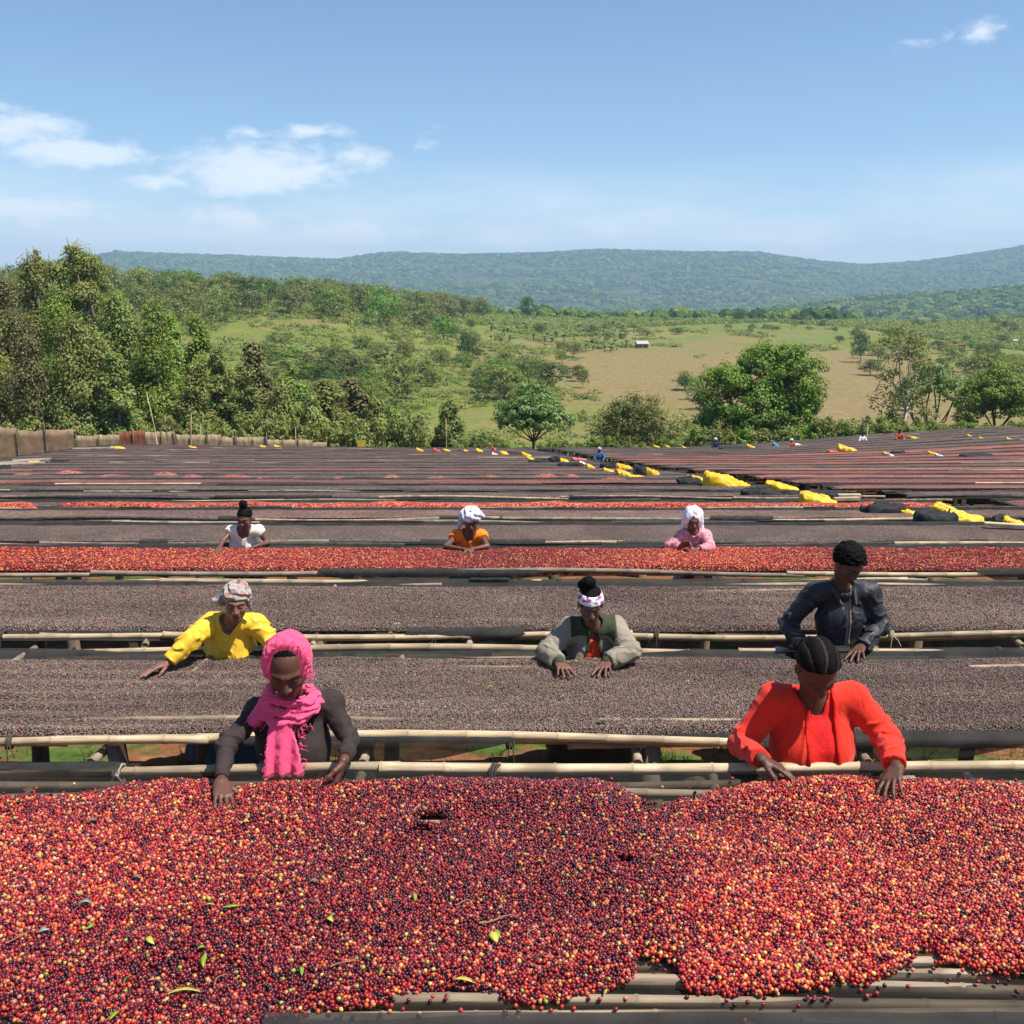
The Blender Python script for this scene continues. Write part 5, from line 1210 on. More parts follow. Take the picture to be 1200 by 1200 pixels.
def sleeves_top(g, inf, upto=.9, seed=1, amp=.005, hem=-.05, neckr=.075, neckdrop=.03, arms=(0, 1), vneck=None, sleeve_inf=0.0):
    """a pullover or blouse: torso and sleeves, cut at neck, cuffs and hem"""
    H, nb, up, fr, pel = g['H'], g['neck'], g['up'], g['fr'], g['pelvis']
    def fn(p):
        d = g['torso'](p, inf) - np.maximum(wrinkle(p, amp, seed), -amp * .35)
        for i in arms:
            S, E, W = g['arms'][i]; a = g['arm'](p, i, inf * .8 + sleeve_inf, upto) - np.maximum(folds(p, S, E, amp * 1.05, 48, seed + i), -amp * .7)
            cut = plane(p, E + (W - E) * min(upto, .999), W - E) if upto > .1 else plane(p, S + (E - S) * (upto * 10), E - S)
            a = smax(a, cut, .004); d = smin(d, a, .03)
        d = smax(d, -s_cap(p, nb + fr * .01 - up * neckdrop, nb + up * .3 + fr * .02, neckr, neckr * 1.5), .008)
        if vneck: 
            a = nb + fr * .11 + up * .04; b = nb + fr * .13 - up * vneck; d = smax(d, -s_cap(p, a, b, .05, .008), .006)
        return smax(d, -plane(p, pel + up * hem, up), .01)
    return fn
def short_sleeve(g, inf, frac, seed, amp, hem=-.1, neckr=.07, neckdrop=.02, vneck=None):
    H, nb, up, fr, pel = g['H'], g['neck'], g['up'], g['fr'], g['pelvis']
    def fn(p):
        d = g['torso'](p, inf) - wrinkle(p, amp, seed)
        for i in (0, 1):
            S, E, W = g['arms'][i]; a = s_cap(p, S, E, .047 * g.get('armw', 1) + inf, .04 * g.get('armw', 1) + inf); a = smax(a, plane(p, S + (E - S) * frac, E - S), .004); d = smin(d, a, .03)
        d = smax(d, -s_cap(p, nb + fr * .01 - up * neckdrop, nb + up * .3 + fr * .02, neckr, neckr * 1.5), .006)
        if vneck: d = smax(d, -s_cap(p, nb + fr * .11 + up * .04, nb + fr * .13 - up * vneck, .045, .006), .005)
        return smax(d, -plane(p, pel + up * hem, up), .01)
    return fn
def hair_cap(g, inf=.010, line=.045, back=-.08, tex=None, seed=3, front=None):
    H = g['H']
    def fn(p):
        q = H.loc(p); d = s_ell(q, (0, -.014, .036), (.0735 + inf, .094 + inf, .083 + inf)); t = tex(q) if tex else .003 * fbm(q, 60, seed, 2); d = d - t
        cutp = (q[:, 1] * .75 - (q[:, 2] - line) * .9 - (.062 if front is None else front)); d = smax(d, cutp, .006); d = smax(d, -(q[:, 2] - back) - .0 * q[:, 1], .01)
        ear = s_ell(np.stack([np.abs(q[:, 0]), q[:, 1], q[:, 2]], 1), (.082, .012, -.012), (.02, .03, .038)); return smax(d, -ear, .006) * H.sc
    return fn
def hb(g, r=.19, up=.0): c = g['H'].w(0, 0, up); return shell_bb(c, r * g['H'].sc)

# ---- the woman with the pink scarf
def pink():
    g = make_cfg((337, 781), 4.13, (343, 830), ((302, 831), (388, 823)), (346, 945), 4.25, ((265, 872), (411, 868)), ((259, 917), (403, 891)), near=((True, True), (True, True)),
        hand=(((263, 951), (.1, -.45, -1), (1, 0, 0), .30, .10), ((394, 916), (-.5, -.2, -.6), (-1, -.5, 0), .85, .06)), wh=(.05, .085), yaw=.10, pitch=.46, Yn=4.24, ysh=(.0, .03), hsc=1.09, bust=.95)
    H, nb, up, fr, side = g['H'], _f(g['neck']), g['up'], g['fr'], g['side']
    sweater = sleeves_top(g, .012, .90, 2, .0075, hem=-.06, neckr=.095, neckdrop=.02)
    inner = lambda p: smax(smax(g['torso'](p, .005), -s_cap(p, nb - up * .012, nb + up * .3 + fr * .02, .104, .15), .006), -plane(p, g['chest'], up), .01)
    def scarf(p):
        q = H.loc(p); n = fbm(p, 22, 8, 3); ang = np.arctan2(q[:, 0], q[:, 2] - .0)
        hood = s_ell(q, (0, -.012, .026), (.097, .112, .115)); hood = hood - (.004 * np.sin(q[:, 1] * 75 + 5 * n) + .004 * n + .002 * np.sin(ang * 23 + 3 * n) * (q[:, 1] > .03))
        face = s_ell(q, (0, .138, .012), (.074, .104, .100)); hood = smax(hood, -face, .006); hood = smax(hood, q[:, 1] - (.062 - .32 * np.maximum(q[:, 2], -.05)), .008); hood = smax(hood, -s_ell(q, (0, -.012, -.018), (.070, .088, .092)), .004) * H.sc
        # wraps round the neck
        c0 = nb + fr * .045 + up * .045; w_ = None
        for k in range(3):
            aa = np.linspace(-2.3, 2.3, 9) + .2 * k; rr = .092 + .012 * k; pts = [c0 + side * math.sin(a) * rr * 1.05 + fr * (math.cos(a) * rr * .85) + up * (.045 - .030 * k - .012 * math.cos(a) - .02 * math.sin(a * 1.0 + k)) for a in aa]
            for a, b in zip(pts[:-1], pts[1:]):
                t = s_cap(p, a, b, .023 - .003 * k); w_ = t if w_ is None else smin(w_, t, .008)
        w_ = w_ - .006 * n - .004 * np.sin((p @ _f(up)) * 240 + 5 * n)
        d = smin(hood, w_, .015)
        # the end thrown over one shoulder
        a = nb - side * .10 + fr * .03 + up * .05; b = nb - side * .155 + fr * .075 - up * .005; t = s_cap(p, a, b, .042, .030) - .009 * n; d = smin(d, t, .02)
        # the hanging tail, wide and flat
        A = nb + fr * .135 - up * .015 - side * .035; Bq = np.array([A[0] + .012, A[1] - .05, float(tz(A[0], 4.05)) - .005]); ax = unit(Bq - A); L = np.linalg.norm(Bq - A); sd = unit(side - np.dot(side, ax) * ax); nn = np.cross(ax, sd)
        loc = np.stack([(p - _f(A)) @ _f(sd), (p - _f(A)) @ _f(nn), (p - _f(A)) @ _f(ax)], 1); t = np.clip(loc[:, 2] / L, 0, 1); wd = .040 + .040 * t
        ed = .006 * vnoise(p, 90, 4) + .004 * n; cur = .008 * np.sin(loc[:, 0] * 95 + 1.2 * n + 2 * t) * (.5 + t) + .004 * n ; q2 = np.stack([loc[:, 0], loc[:, 1] - cur, loc[:, 2] - L / 2], 1)
        dd = np.abs(q2) - np.stack([wd + ed, np.full(len(p), .012), np.full(len(p), L / 2 + .008) + ed * 1.6], 1); tail = np.linalg.norm(np.maximum(dd, 0), axis=1) + np.minimum(dd.max(1), 0) - .006
        return smin(d, tail, .02)
    sbb = (np.minimum(H.c - .17, nb - .27), np.maximum(H.c + .17, nb + .24)); sbb[0][2] = float(tz(-.9, 4.05)) - .02; sbb[0][1] = 3.9
    jeans = lambda p: smin(g['legs'](p, .010), smax(g['torso'](p, .008), plane(p, g['pelvis'] + up * .0, up), .01), .03)
    hair = hair_cap(g, .0035, .088, -.05, front=.022)
    r = build_person(g, 'woman in bright pink head scarf and dark brown jumper, at the nearest bed', [
        ('sweater', sweater, mat_cloth('brown_black_jersey', (.040, .029, .026), .2, 500, rib=None), None, .0055, None), ('undershirt', inner, mat_cloth('striped_undershirt', (.55, .48, .48)), shell_bb(nb, .2), .006, None),
        ('head_scarf', scarf, mat_cloth('pink_cotton', (.84, .085, .20), .12, 380, .9, .5, sheen=.2), sbb, .0042, None), ('hair', hair, M_HAIR, hb(g), .005, None),
        ('skirt', skirt(g, .02, .12), mat_cloth('magenta_skirt', (.30, .02, .12)), low_bb(g), .011, None)], .0050, (.060, .024, .015), (.085, .032, .026))
    fringe(r, g, H, nb, side, fr, up)
    h = g['hands'][1]; a = np.linspace(0, np.pi, 9); V, F = tube(np.stack([-.010 * np.cos(a), 0 * a, 0 * a], 1), .0085 * np.sin(a) + .0005, 10)
    tag(link('coffee_cherry', mesh_np('coffee_cherry', V, F, mat_simple('unripe_cherry', (.45, .48, .03), .35)), loc=tuple(h.tip + np.array([.004, -.012, .012]))), 'unripe yellow green cherry picked out by the woman in the pink scarf', 'cherry')
    return g
def fringe(r, g, H, nb, side, fr, up):
    rng = np.random.default_rng(4); org = np.array(r.location); parts = []
    def th(a, d, L=.03):
        d = unit(d); parts.append(tube(np.array([a, a + d * L * .5 + rng.normal(0, .004, 3), a + d * L + rng.normal(0, .008, 3)]) - org, [.0022, .0018, .0008], 4, False))
    for k in range(46):
        a = rng.uniform(-.6, 2.6); u_ = .026 + math.cos(a) * .108; q = H.w(math.sin(a) * .090, .056 - .32 * max(u_, -.05) + rng.normal(0, .006), u_); th(q, q - H.w(0, 0, .02) + rng.normal(0, .04, 3), rng.uniform(.015, .034))
    for k in range(34):
        q = nb - side * rng.uniform(.10, .19) + fr * rng.uniform(.05, .10) - up * rng.uniform(-.02, .04); th(q, -up * 1.0 - side * .5 + fr * .5 + rng.normal(0, .3, 3), rng.uniform(.02, .045))
    for k in range(30):
        q = nb + side * rng.uniform(-.06, .10) + fr * rng.uniform(.125, .145) - up * rng.uniform(.0, .05); th(q, -up + fr * .5 + rng.normal(0, .3, 3), rng.uniform(.015, .03))
    zb = float(tz(nb[0], 4.05)) + .03
    for k in range(44):
        s = rng.choice([-1, 1]) if k < 26 else rng.uniform(-1, 1); t = rng.random() if k < 26 else 1.0; A = nb + fr * .14 - up * .02; q = A + side * (-.02 + s * (.05 + .035 * t)); q = np.array([q[0], q[1] - .045 * t, A[2] + (zb - A[2]) * t]); th(q, (np.array([s, 0, -.6]) if k < 26 else np.array([0, -.3, -1])) + rng.normal(0, .3, 3), .022)
    link('scarf_fringe', mesh_np('scarf_fringe', *join(parts), bpy.data.materials['pink_cotton']), r)['kind'] = 'stuff'

# ---- the woman in the red cardigan
def red():
    g = make_cfg((957, 783), 4.10, (951, 826), ((907, 818), (1000, 816)), (952, 950), 4.24, ((868, 872), (1040, 864)), ((893, 890), (1051, 900)), Yn=4.22, wh=(.075, .075),
        hand=(((948, 920), (.2, -.3, -1), (.3, -.7, 0), .25, .06), ((1033, 949), (0, -.5, -1), (-1, 0, 0), .28, .22)), yaw=.12, pitch=.78, roll=-.05, hsc=1.05, bust=1.12, fat=1.10, armw=1.2)
    H, nb, up, fr, side = g['H'], _f(g['neck']), g['up'], g['fr'], g['side']
    top = sleeves_top(g, .010, .05, 5, .0055, hem=-.12, neckr=.060, neckdrop=.0, arms=(), vneck=.085)
    car0 = sleeves_top(g, .022, .90, 7, .0075, hem=-.16, neckr=.072, neckdrop=.0, sleeve_inf=.004)
    def cardigan(p):
        d = car0(p); q = (p - _f(g['chest'])); x = q @ _f(side) - .012; z = q @ _f(up); f = q @ _f(fr); wdt = .058 + .12 * np.clip(.02 - z, 0, .5) - .05 * np.clip(z - .08, 0, .2); wdt = np.maximum(wdt, .028)
        cut = smax(np.abs(x + .008 * vnoise(p, 9, 3)) - wdt, -(f - .03), .01); return smax(d, -cut, .004)
    corn = lambda q: .0066 * np.abs(np.sin(np.arctan2(q[:, 0], q[:, 2] + .05) * 8.5 + .6 * vnoise(q, 12, 3))) + .0012 * vnoise(q, 150, 2)
    hair = hair_cap(g, .006, .066, -.075, corn, front=.030)
    scalp_ = lambda q: _f((.045, .026, .018)) * (np.abs(np.sin(np.arctan2(q[:, 0], q[:, 2] + .05) * 8.5 + .6 * vnoise(q, 12, 3))) < .22)[:, None]
    bun = lambda p: s_ell(p, H.w(0, -.105, -.01), (.045, .045, .04)) - .006 * fbm(p, 60, 4, 2)
    def zf(p):
        q = (p - _f(g['chest'])); x = q @ _f(side) - .012; z = q @ _f(up); wdt = np.maximum(.058 + .12 * np.clip(.02 - z, 0, .5) - .05 * np.clip(z - .08, 0, .2), .028)
        return smax(smax(car0(p) - .0035, np.abs(np.abs(x + .008 * vnoise(p, 9, 3)) - wdt - .006) - .009, .002), -(q @ _f(fr) - .03), .004)
    hm = lambda p: smin(hair(p), bun(p), .015)
    R_ = mat_cloth('red_orange_knit', (.72, .032, .014), .08, 460, .85, .4, sheen=.15); R2 = mat_cloth('red_jersey', (.74, .022, .020), .08, 460, .8, .3)
    build_person(g, 'woman in a bright red cardigan with cornrow hair, bending over the nearest bed', [('cardigan', cardigan, R_, None, .0055, None), ('placket', zf, mat_cloth('dark_red_rib', (.62, .020, .012), .1, 460, .85, .4), (g['chest'] - .35, g['chest'] + .3), .0055, None), ('shirt', top, R2, None, .0055, None), ('hair', hm, M_HAIR, (H.c - .2, H.c + .2), .0038, None, {'scalp': lambda V: scalp_(H.loc(V))}),
        ('skirt', skirt(g, .035, .14), mat_cloth('dark_skirt', (.06, .03, .03)), low_bb(g), .011, None)], .0050, (.058, .025, .016), (.085, .035, .03))
    return g

# ---- the woman in the grey knitted jacket
def grey():
    g = make_cfg((692, 708), 6.44, (694, 737), ((668, 735), (721, 734)), (694, 815), 6.74, ((640, 764), (739, 763)), ((655, 777), (711, 776)), Yn=6.56, wh=(.032, .032),
        hand=(((671, 800), (0, -.3, -1), (1, 0, 0), .16, .22), ((703, 796), (0, -.3, -1), (-1, 0, 0), .16, .30)), yaw=.03, pitch=.38, hsc=1.0, bust=1.0, fat=1.05, armw=1.1, Ln=(.28, .24), handsc=1.08)
    H, nb, up, fr, side = g['H'], _f(g['neck']), g['up'], g['fr'], g['side']; ch = _f(g['chest'])
    car0 = sleeves_top(g, .030, .93, 7, .006, hem=-.12, neckr=.070, neckdrop=-.02, sleeve_inf=.010)
    def lz(p): q = p - ch; return q @ _f(side), q @ _f(fr), q @ _f(up)
    def opening(p): x, f, z = lz(p); return smax(np.abs(x) - (.034 + .075 * np.clip((.13 - z) / .25, 0, 1)), -(f - .02), .01)
    def jacket(p): return smax(smax(car0(p), -opening(p), .004), -yoke0(p) - .002, .002)
    def yoke0(p): x, f, z = lz(p); return smax(car0(p) - .003, -(z - .115 - .25 * np.clip(np.abs(x) - .12, 0, .2) * 0), .004) if False else smax(smax(car0(p) - .003, .196 - .10 * np.abs(x) - z, .004), smax(np.abs(x) - .150, f - .155, .004), .004)
    def yoke(p): return smin(smax(yoke0(p), -opening(p), .004), smax(smax(s_cap(p, nb + up * .0, nb + up * .055 + fr * .01, .088, .075) , -s_cap(p, nb - up * .05, nb + up * .2 + fr * .05, .062, .075), .004), -opening(p) - .01, .004), .01)
    def cuff(i):
        S, E, W = g['arms'][i]; return lambda p: s_cap(p, E + (W - E) * .80, E + (W - E) * 1.0, .045, .038) - .003 * np.sin(np.arctan2((p - _f(W)) @ _f(side), (p - _f(W)) @ _f(fr)) * 16)
    placket = lambda p: smax(smax(car0(p) - .004, np.abs(opening(p)) - .010, .002), -(lz(p)[1] - .03), .004)
    shirt = sleeves_top(g, .012, .05, 5, .006, hem=-.1, neckr=.060, neckdrop=.02, arms=(), vneck=.10)
    hair = hair_cap(g, .009, .040, -.06, lambda q: .004 * fbm(q, 45, 3, 2))
    puff = lambda p: smin(s_ell(p, H.w(-.02, -.03, .155), (.048, .045, .042)) - .010 * fbm(p, 45, 6, 3), s_ell(p, H.w(-.06, -.05, .12), (.03, .03, .03)) - .01 * fbm(p, 50, 6, 2), .02)
    hm = lambda p: smin(hair(p), puff(p), .02)
    def band(p):
        q = H.loc(p); d = s_ell(q, (0, -.012, .036), (.086, .107, .092)) - .003 * fbm(q, 40, 4, 2); t = q[:, 2] - .062 + (q[:, 1]) * -.18; return smax(smax(d, np.abs(t) - .030, .004), -s_ell(q, (0, -.012, .036), (.070, .09, .08)), .002)
    mb = Mat('patterned_headband', .8, .2); v = mb.coord(); vo = mb.N('ShaderNodeTexVoronoi'); vo.inputs['Scale'].default_value = 48; mb.L(v, vo.inputs['Vector']); s = mb.N('ShaderNodeSeparateColor'); mb.L(vo.outputs['Color'], s.inputs[0])
    mb.color(mb.ramp(s.outputs[0], [(0, (.75, .72, .75)), (.55, (.7, .65, .72)), (.6, (.45, .05, .16)), (.8, (.32, .10, .28)), (1, (.25, .2, .4))], 'CONSTANT'))
    KN = mat_cloth('grey_beige_knit', (.26, .225, .17), .18, 260, .95, .6, rib=40); GR = mat_cloth('dark_green_rib', (.045, .055, .030), .2, 300, .95, .6, rib=60)
    B = (g['lo'], g['hi'])
    build_person(g, 'woman in a grey knitted jacket and white patterned headband, both hands on the second bed', [('jacket', jacket, KN, None, .0075, None), ('collar', yoke, GR, (nb - .26, nb + .26), .007, 'dark green shoulder yoke and collar'), ('placket', placket, GR, (g['chest'] - .3, g['chest'] + .3), .007, None),
        ('cuff', cuff(0), GR, shell_bb(g['wr'][0], .14), .007, None), ('cuff', cuff(1), GR, shell_bb(g['wr'][1], .14), .007, None), ('shirt', shirt, mat_cloth('orange_red_shirt', (.80, .075, .02), .08, 400), None, .008, None), ('hair', hm, M_HAIR, (H.c - .22, H.c + .26), .006, None),
        ('headband', band, mb.m, hb(g, .16), .005, None), ('skirt', skirt(g, .03, .14), mat_cloth('brown_skirt', (.10, .06, .04)), low_bb(g), .013, None)], .0062, (.088, .039, .026), (.11, .045, .035))
    return g

# ---- the woman in the yellow jacket
def yellow():
    g = make_cfg((277, 706), 6.46, (271, 731), ((248, 729), (300, 730)), (272, 820), 6.76, ((222, 750), (318, 752)), ((196, 777), (328, 770)), Yn=6.58, wh=(.03, .03), Ln=(.29, .25),
        hand=(((174, 787), (0, -.3, -1), (.5, -.8, 0), .12, .16), ((332, 786), (0, -.3, -1), (-1, 0, 0), .3, .12)), yaw=.20, pitch=.16, roll=.06, hsc=1.0, bust=.85, fat=1.05, armw=1.15, handsc=1.08)
    H, nb, up, fr, side = g['H'], _f(g['neck']), g['up'], g['fr'], g['side']
    coat = sleeves_top(g, .024, .90, 17, .012, hem=-.2, neckr=.070, neckdrop=.0, sleeve_inf=.010, vneck=.17)
    def wrap(p):
        q = H.loc(p); n = fbm(q, 16, 8, 3); d = s_ell(q, (0, -.022, .055), (.092, .104, .080)) - .007 * np.sin(q[:, 2] * 130 + q[:, 0] * 55 + 6 * n) - .006 * n; d = smax(d, (q[:, 1] * .6 - (q[:, 2] - .035) * 1.0 - .050), .006)
        k = smin(s_ell(q, (-.10, -.06, -.015), (.062, .04, .034)), s_ell(q, (-.055, -.09, .0), (.06, .05, .045)), .03) - .010 * n - .005 * np.sin(q[:, 0] * 110 + 5 * n); t = s_cap(q, (.082, -.02, .02), (.09, -.02, -.06), .014, .010)
        tip = s_cap(q, (.01, -.02, .13), (.02, -.02, .162), .014, .006); return smin(smin(smin(d, k, .02), t, .02), tip, .01) * H.sc
    mw = Mat('printed_head_cloth', .9, .2); v = mw.coord(); n1 = mw.noise(v, 16, 3, .5, 1.2); mw.color(mw.ramp(n1, [(.35, (.16, .15, .15)), (.45, (.42, .39, .36)), (.56, (.26, .235, .215)), (.62, (.42, .17, .12)), (.72, (.42, .36, .31))])); mw.bump(mw.noise(v, 300, 2), .4, .003)
    neck = lambda p: smax(smax(g['torso'](p, .012), -s_cap(p, nb, nb + up * .3, .062, .1), .005), -s_cap(p, nb + fr * .11 + up * .04, nb + fr * .13 - up * .08, .035, .006), .004)
    build_person(g, 'older woman in yellow jacket and printed head cloth, arm stretched over second bed', [('jacket', coat, mat_cloth('yellow_nylon', (.86, .50, .035), .06, 200, .55, .2, spec=.4), None, .0068, None), ('blouse', neck, mat_cloth('brown_blouse', (.22, .13, .09)), (nb - .3, nb + .25), .008, None), ('head_wrap', wrap, mw.m, (H.c - .22, H.c + .22), .0055, None),
        ('skirt', skirt(g, .03, .16), mat_cloth('blue_grey_skirt', (.08, .09, .13)), low_bb(g), .013, None)], .0062, (.115, .052, .034), (.12, .05, .04))
    return g

# ---- the man in the leather jacket
def man():
    g = make_cfg((994, 660), 6.55, (986, 691), ((954, 694), (1019, 692)), (985, 800), 6.80, ((923, 731), (1032, 733)), ((941, 760), (1009, 758)), Yn=6.70, wh=(.035, .04), Ln=(.30, .26),
        hand=(((950, 778), (0, -.4, -1), (1, 0, 0), .3, .12), ((1000, 774), (0, -.3, -1), (-1, -.2, 0), .16, .28)), yaw=.42, pitch=.62, roll=.05, hsc=1.03, bust=0, fat=1.04, waistw=1.2, armw=1.22, handsc=1.12)
    H, nb, up, fr, side = g['H'], _f(g['neck']), g['up'], g['fr'], g['side']; ch = _f(g['chest'])
    j0 = sleeves_top(g, .024, .94, 27, .012, hem=-.06, neckr=.062, neckdrop=-.03, sleeve_inf=.004)
    def lz(p): q = p - ch; return q @ _f(side), q @ _f(fr), q @ _f(up)
    def jac(p):
        x, f, z = lz(p); cut = smax(np.abs(x - .01) - (.010 + .03 * np.clip((z - .06) / .1, 0, 1)), -(f - .02), .01); d = smax(j0(p), -cut, .004)
        col = smax(s_cap(p, nb - up * .01, nb + up * .045, .082, .072), -s_cap(p, nb - up * .05, nb + up * .2 + fr * .06, .056, .07), .003)
        for s_ in (-1, 1): col = smin(col, s_cap(p, nb + side * s_ * .075 + fr * .03 + up * .03, nb + side * (s_ * .048 + .012) + fr * .125 - up * .055, .020, .011), .01)
        return smin(d, col, .004)
    zipper = lambda p: smax(smax(j0(p) - .003, np.abs(lz(p)[0] - .024) - .005, .001), -(lz(p)[1] - .03), .003)
    shirt = lambda p: smin(smax(g['torso'](p, .006), -s_cap(p, nb, nb + up * .3, .058, .1), .005), smax(s_cap(p, nb, nb + up * .03, .066, .06), -s_cap(p, nb - up * .05, nb + up * .2 + fr * .06, .05, .064), .003), .01)
    hair = hair_cap(g, .024, .044, -.055, lambda q: .012 * fbm(q, 55, 3, 3), front=.038)
    trousers = lambda p: smin(g['legs'](p, .016), smax(g['torso'](p, .012), plane(p, g['pelvis'] + up * .02, up), .01), .03)
    ml = Mat('dark_leather', .55, .35); v = ml.coord(); f = ml.noise(v, 7, 5, .6); ml.color(ml.ramp(f, [(.3, (.012, .012, .015)), (.7, (.034, .033, .040))])); ml.bump(ml.noise(v, 70, 4, .7), .5, .003)
    build_person(g, 'man in a dark leather jacket looking down, his hand on the second bed', [('jacket', jac, ml.m, None, .0068, None), ('zip', zipper, mat_simple('brass_zip', (.30, .24, .15), .4), (ch - .35, ch + .3), .0055, None), ('shirt', shirt, mat_cloth('checked_shirt', (.36, .27, .25)), None, .008, None), ('hair', hair, M_HAIR, (H.c - .2, H.c + .2), .0055, None),
        ('trousers', trousers, mat_cloth('dark_trousers', (.03, .035, .05)), low_bb(g), .013, None)], .0065, (.062, .028, .019), (.09, .04, .032))
    return g

# ---- three women at the fourth bed
def white():
    g = make_cfg((287, 607), 10.96, (286, 622), ((271, 622), (303, 621)), (286, 665), 11.22, ((261, 634), (314, 636)), ((257, 643), (303, 639)), Yn=11.0, top=.03, wh=(.02, .03), Ln=(.28, .23), hand=(((254, 647), (0, -.4, -1), (1, 0, 0), .3, .12), ((-.6, -.6, -.15), (0, -.4, -1), (-1, 0, 0), .5, .10)), yaw=-.2, pitch=.36, bust=.9, fat=.95, armw=.95)
    H, nb = g['H'], g['neck']; blouse = short_sleeve(g, .014, .22, 4, .006, vneck=.05)
    hair = hair_cap(g, .006, .055, -.06, front=.042); puff = lambda p: s_ell(p, H.w(.0, -.03, .155), (.045, .045, .05)) - .012 * fbm(p, 45, 6, 2)
    build_person(g, 'woman in a sleeveless white blouse with a hair knot, behind the red fourth bed', [('blouse', blouse, mat_cloth('cream_blouse', (.80, .70, .60), .06), None, .010, None), ('hair', lambda p: smin(hair(p), puff(p), .02), M_HAIR, (H.c - .22, H.c + .26), .009, None), ('skirt', skirt(g), mat_cloth('grey_skirt', (.12, .10, .10)), low_bb(g), .016, None)], .0080, (.080, .036, .025), (.14, .05, .045)); return g
def orange():
    g = make_cfg((552, 611), 10.96, (550, 626), ((535, 627), (565, 627)), (550, 668), 11.22, ((523, 640), (571, 640)), ((545, 644), (556, 643)), Yn=11.0, top=.03, wh=(.02, .025), Ln=(.27, .24), hand=(((.7, -.5, -.2), (0, -.3, -1), (0, -1, 0), .3, .08), ((-.8, -.35, -.2), (0, -.3, -1), (0, -1, 0), .3, .08)), yaw=.05, pitch=.30, bust=.9, fat=.95, armw=.95)
    H = g['H']; top = short_sleeve(g, .016, .35, 8, .006, vneck=.08)
    def wrap(p):
        q = H.loc(p); n = fbm(q, 14, 8, 3); d = s_ell(q, (.0, -.022, .070), (.112, .118, .092)) - .010 * np.sin(q[:, 2] * 80 + q[:, 0] * 60 + 5 * n) - .010 * n; d = smax(d, (q[:, 1] * .5 - (q[:, 2] - .030) - .040), .008)
        t = smin(s_cap(q, (-.09, -.03, .05), (-.135, -.03, -.09), .036, .026), s_cap(q, (.08, -.03, .09), (.14, -.02, .05), .03, .02), .02) - .009 * n; return smin(d, t, .03) * H.sc
    mw = Mat('lilac_head_cloth', .9, .2); v = mw.coord(); n1 = mw.noise(v, 18, 3, .5, 1.0); mw.color(mw.ramp(n1, [(.38, (.38, .40, .58)), (.47, (.62, .62, .74)), (.56, (.78, .77, .80)), (.64, (.42, .36, .52))]))
    build_person(g, 'woman in an orange blouse and lilac white head wrap, arms folded behind the fourth bed', [('blouse', top, mat_cloth('orange_blouse', (.90, .21, .02), .06), None, .010, None), ('head_wrap', wrap, mw.m, (H.c - .26, H.c + .26), .008, None), ('skirt', skirt(g), mat_cloth('green_skirt', (.06, .09, .06)), low_bb(g), .016, None)], .0080, (.074, .034, .024), (.12, .05, .045)); return g
def rose():
    g = make_cfg((812, 609), 10.96, (813, 625), ((799, 627), (827, 627)), (814, 668), 11.22, ((784, 640), (833, 642)), ((798, 640), (818, 643)), Yn=11.0, top=.03, wh=(.04, .02), Ln=(.27, .24), hand=(((.6, -.3, .3), (0, -.9, -.3), (0, 0, 1), .9, .05), ((-.8, -.35, -.2), (0, -.3, -1), (0, -1, 0), .3, .08)), yaw=.0, pitch=.30, bust=.9, fat=.95, armw=1.0)
    H, nb, up, fr = g['H'], _f(g['neck']), g['up'], g['fr']; top = sleeves_top(g, .020, .92, 31, .008, hem=-.1, neckr=.055, neckdrop=.0, sleeve_inf=.008)
    def wrap(p):
        q = H.loc(p); n = fbm(q, 12, 8, 3); d = s_ell(q, (0, -.030, .030), (.112, .112, .120)) - .010 * n - .006 * np.sin(q[:, 0] * 60 + 4 * n); d = smin(d, s_cap(q, (.07, -.03, -.0), (.105, -.05, -.16), .045, .04) - .01 * n, .04); d = smin(d, s_cap(q, (-.07, -.03, -.0), (-.10, -.04, -.11), .04, .03) - .01 * n, .04)
        return smax(d, -s_ell(q, (0, .10, -.02), (.060, .10, .082)), .006) * H.sc
    mp = Mat('pink_patterned_dress', .85, .2); v = mp.coord(); n1 = mp.noise(v, 30, 3, .6, .6); mp.color(mp.ramp(n1, [(.36, (.46, .15, .17)), (.5, (.58, .24, .26)), (.62, (.66, .36, .38))]))
    build_person(g, 'woman in a dusty pink dress and white head scarf, hands together behind the fourth bed', [('dress_top', top, mp.m, None, .010, None), ('head_scarf', wrap, mat_cloth('white_cotton', (.80, .80, .84), .05), (H.c - .28, H.c + .22), .008, None), ('skirt', skirt(g), mp.m, low_bb(g), .016, None)], .0080, (.085, .038, .027), (.11, .045, .04)); return g
if not NOPEOPLE:
    for f_ in (pink, red, grey, yellow, man, white, orange, rose): f_()

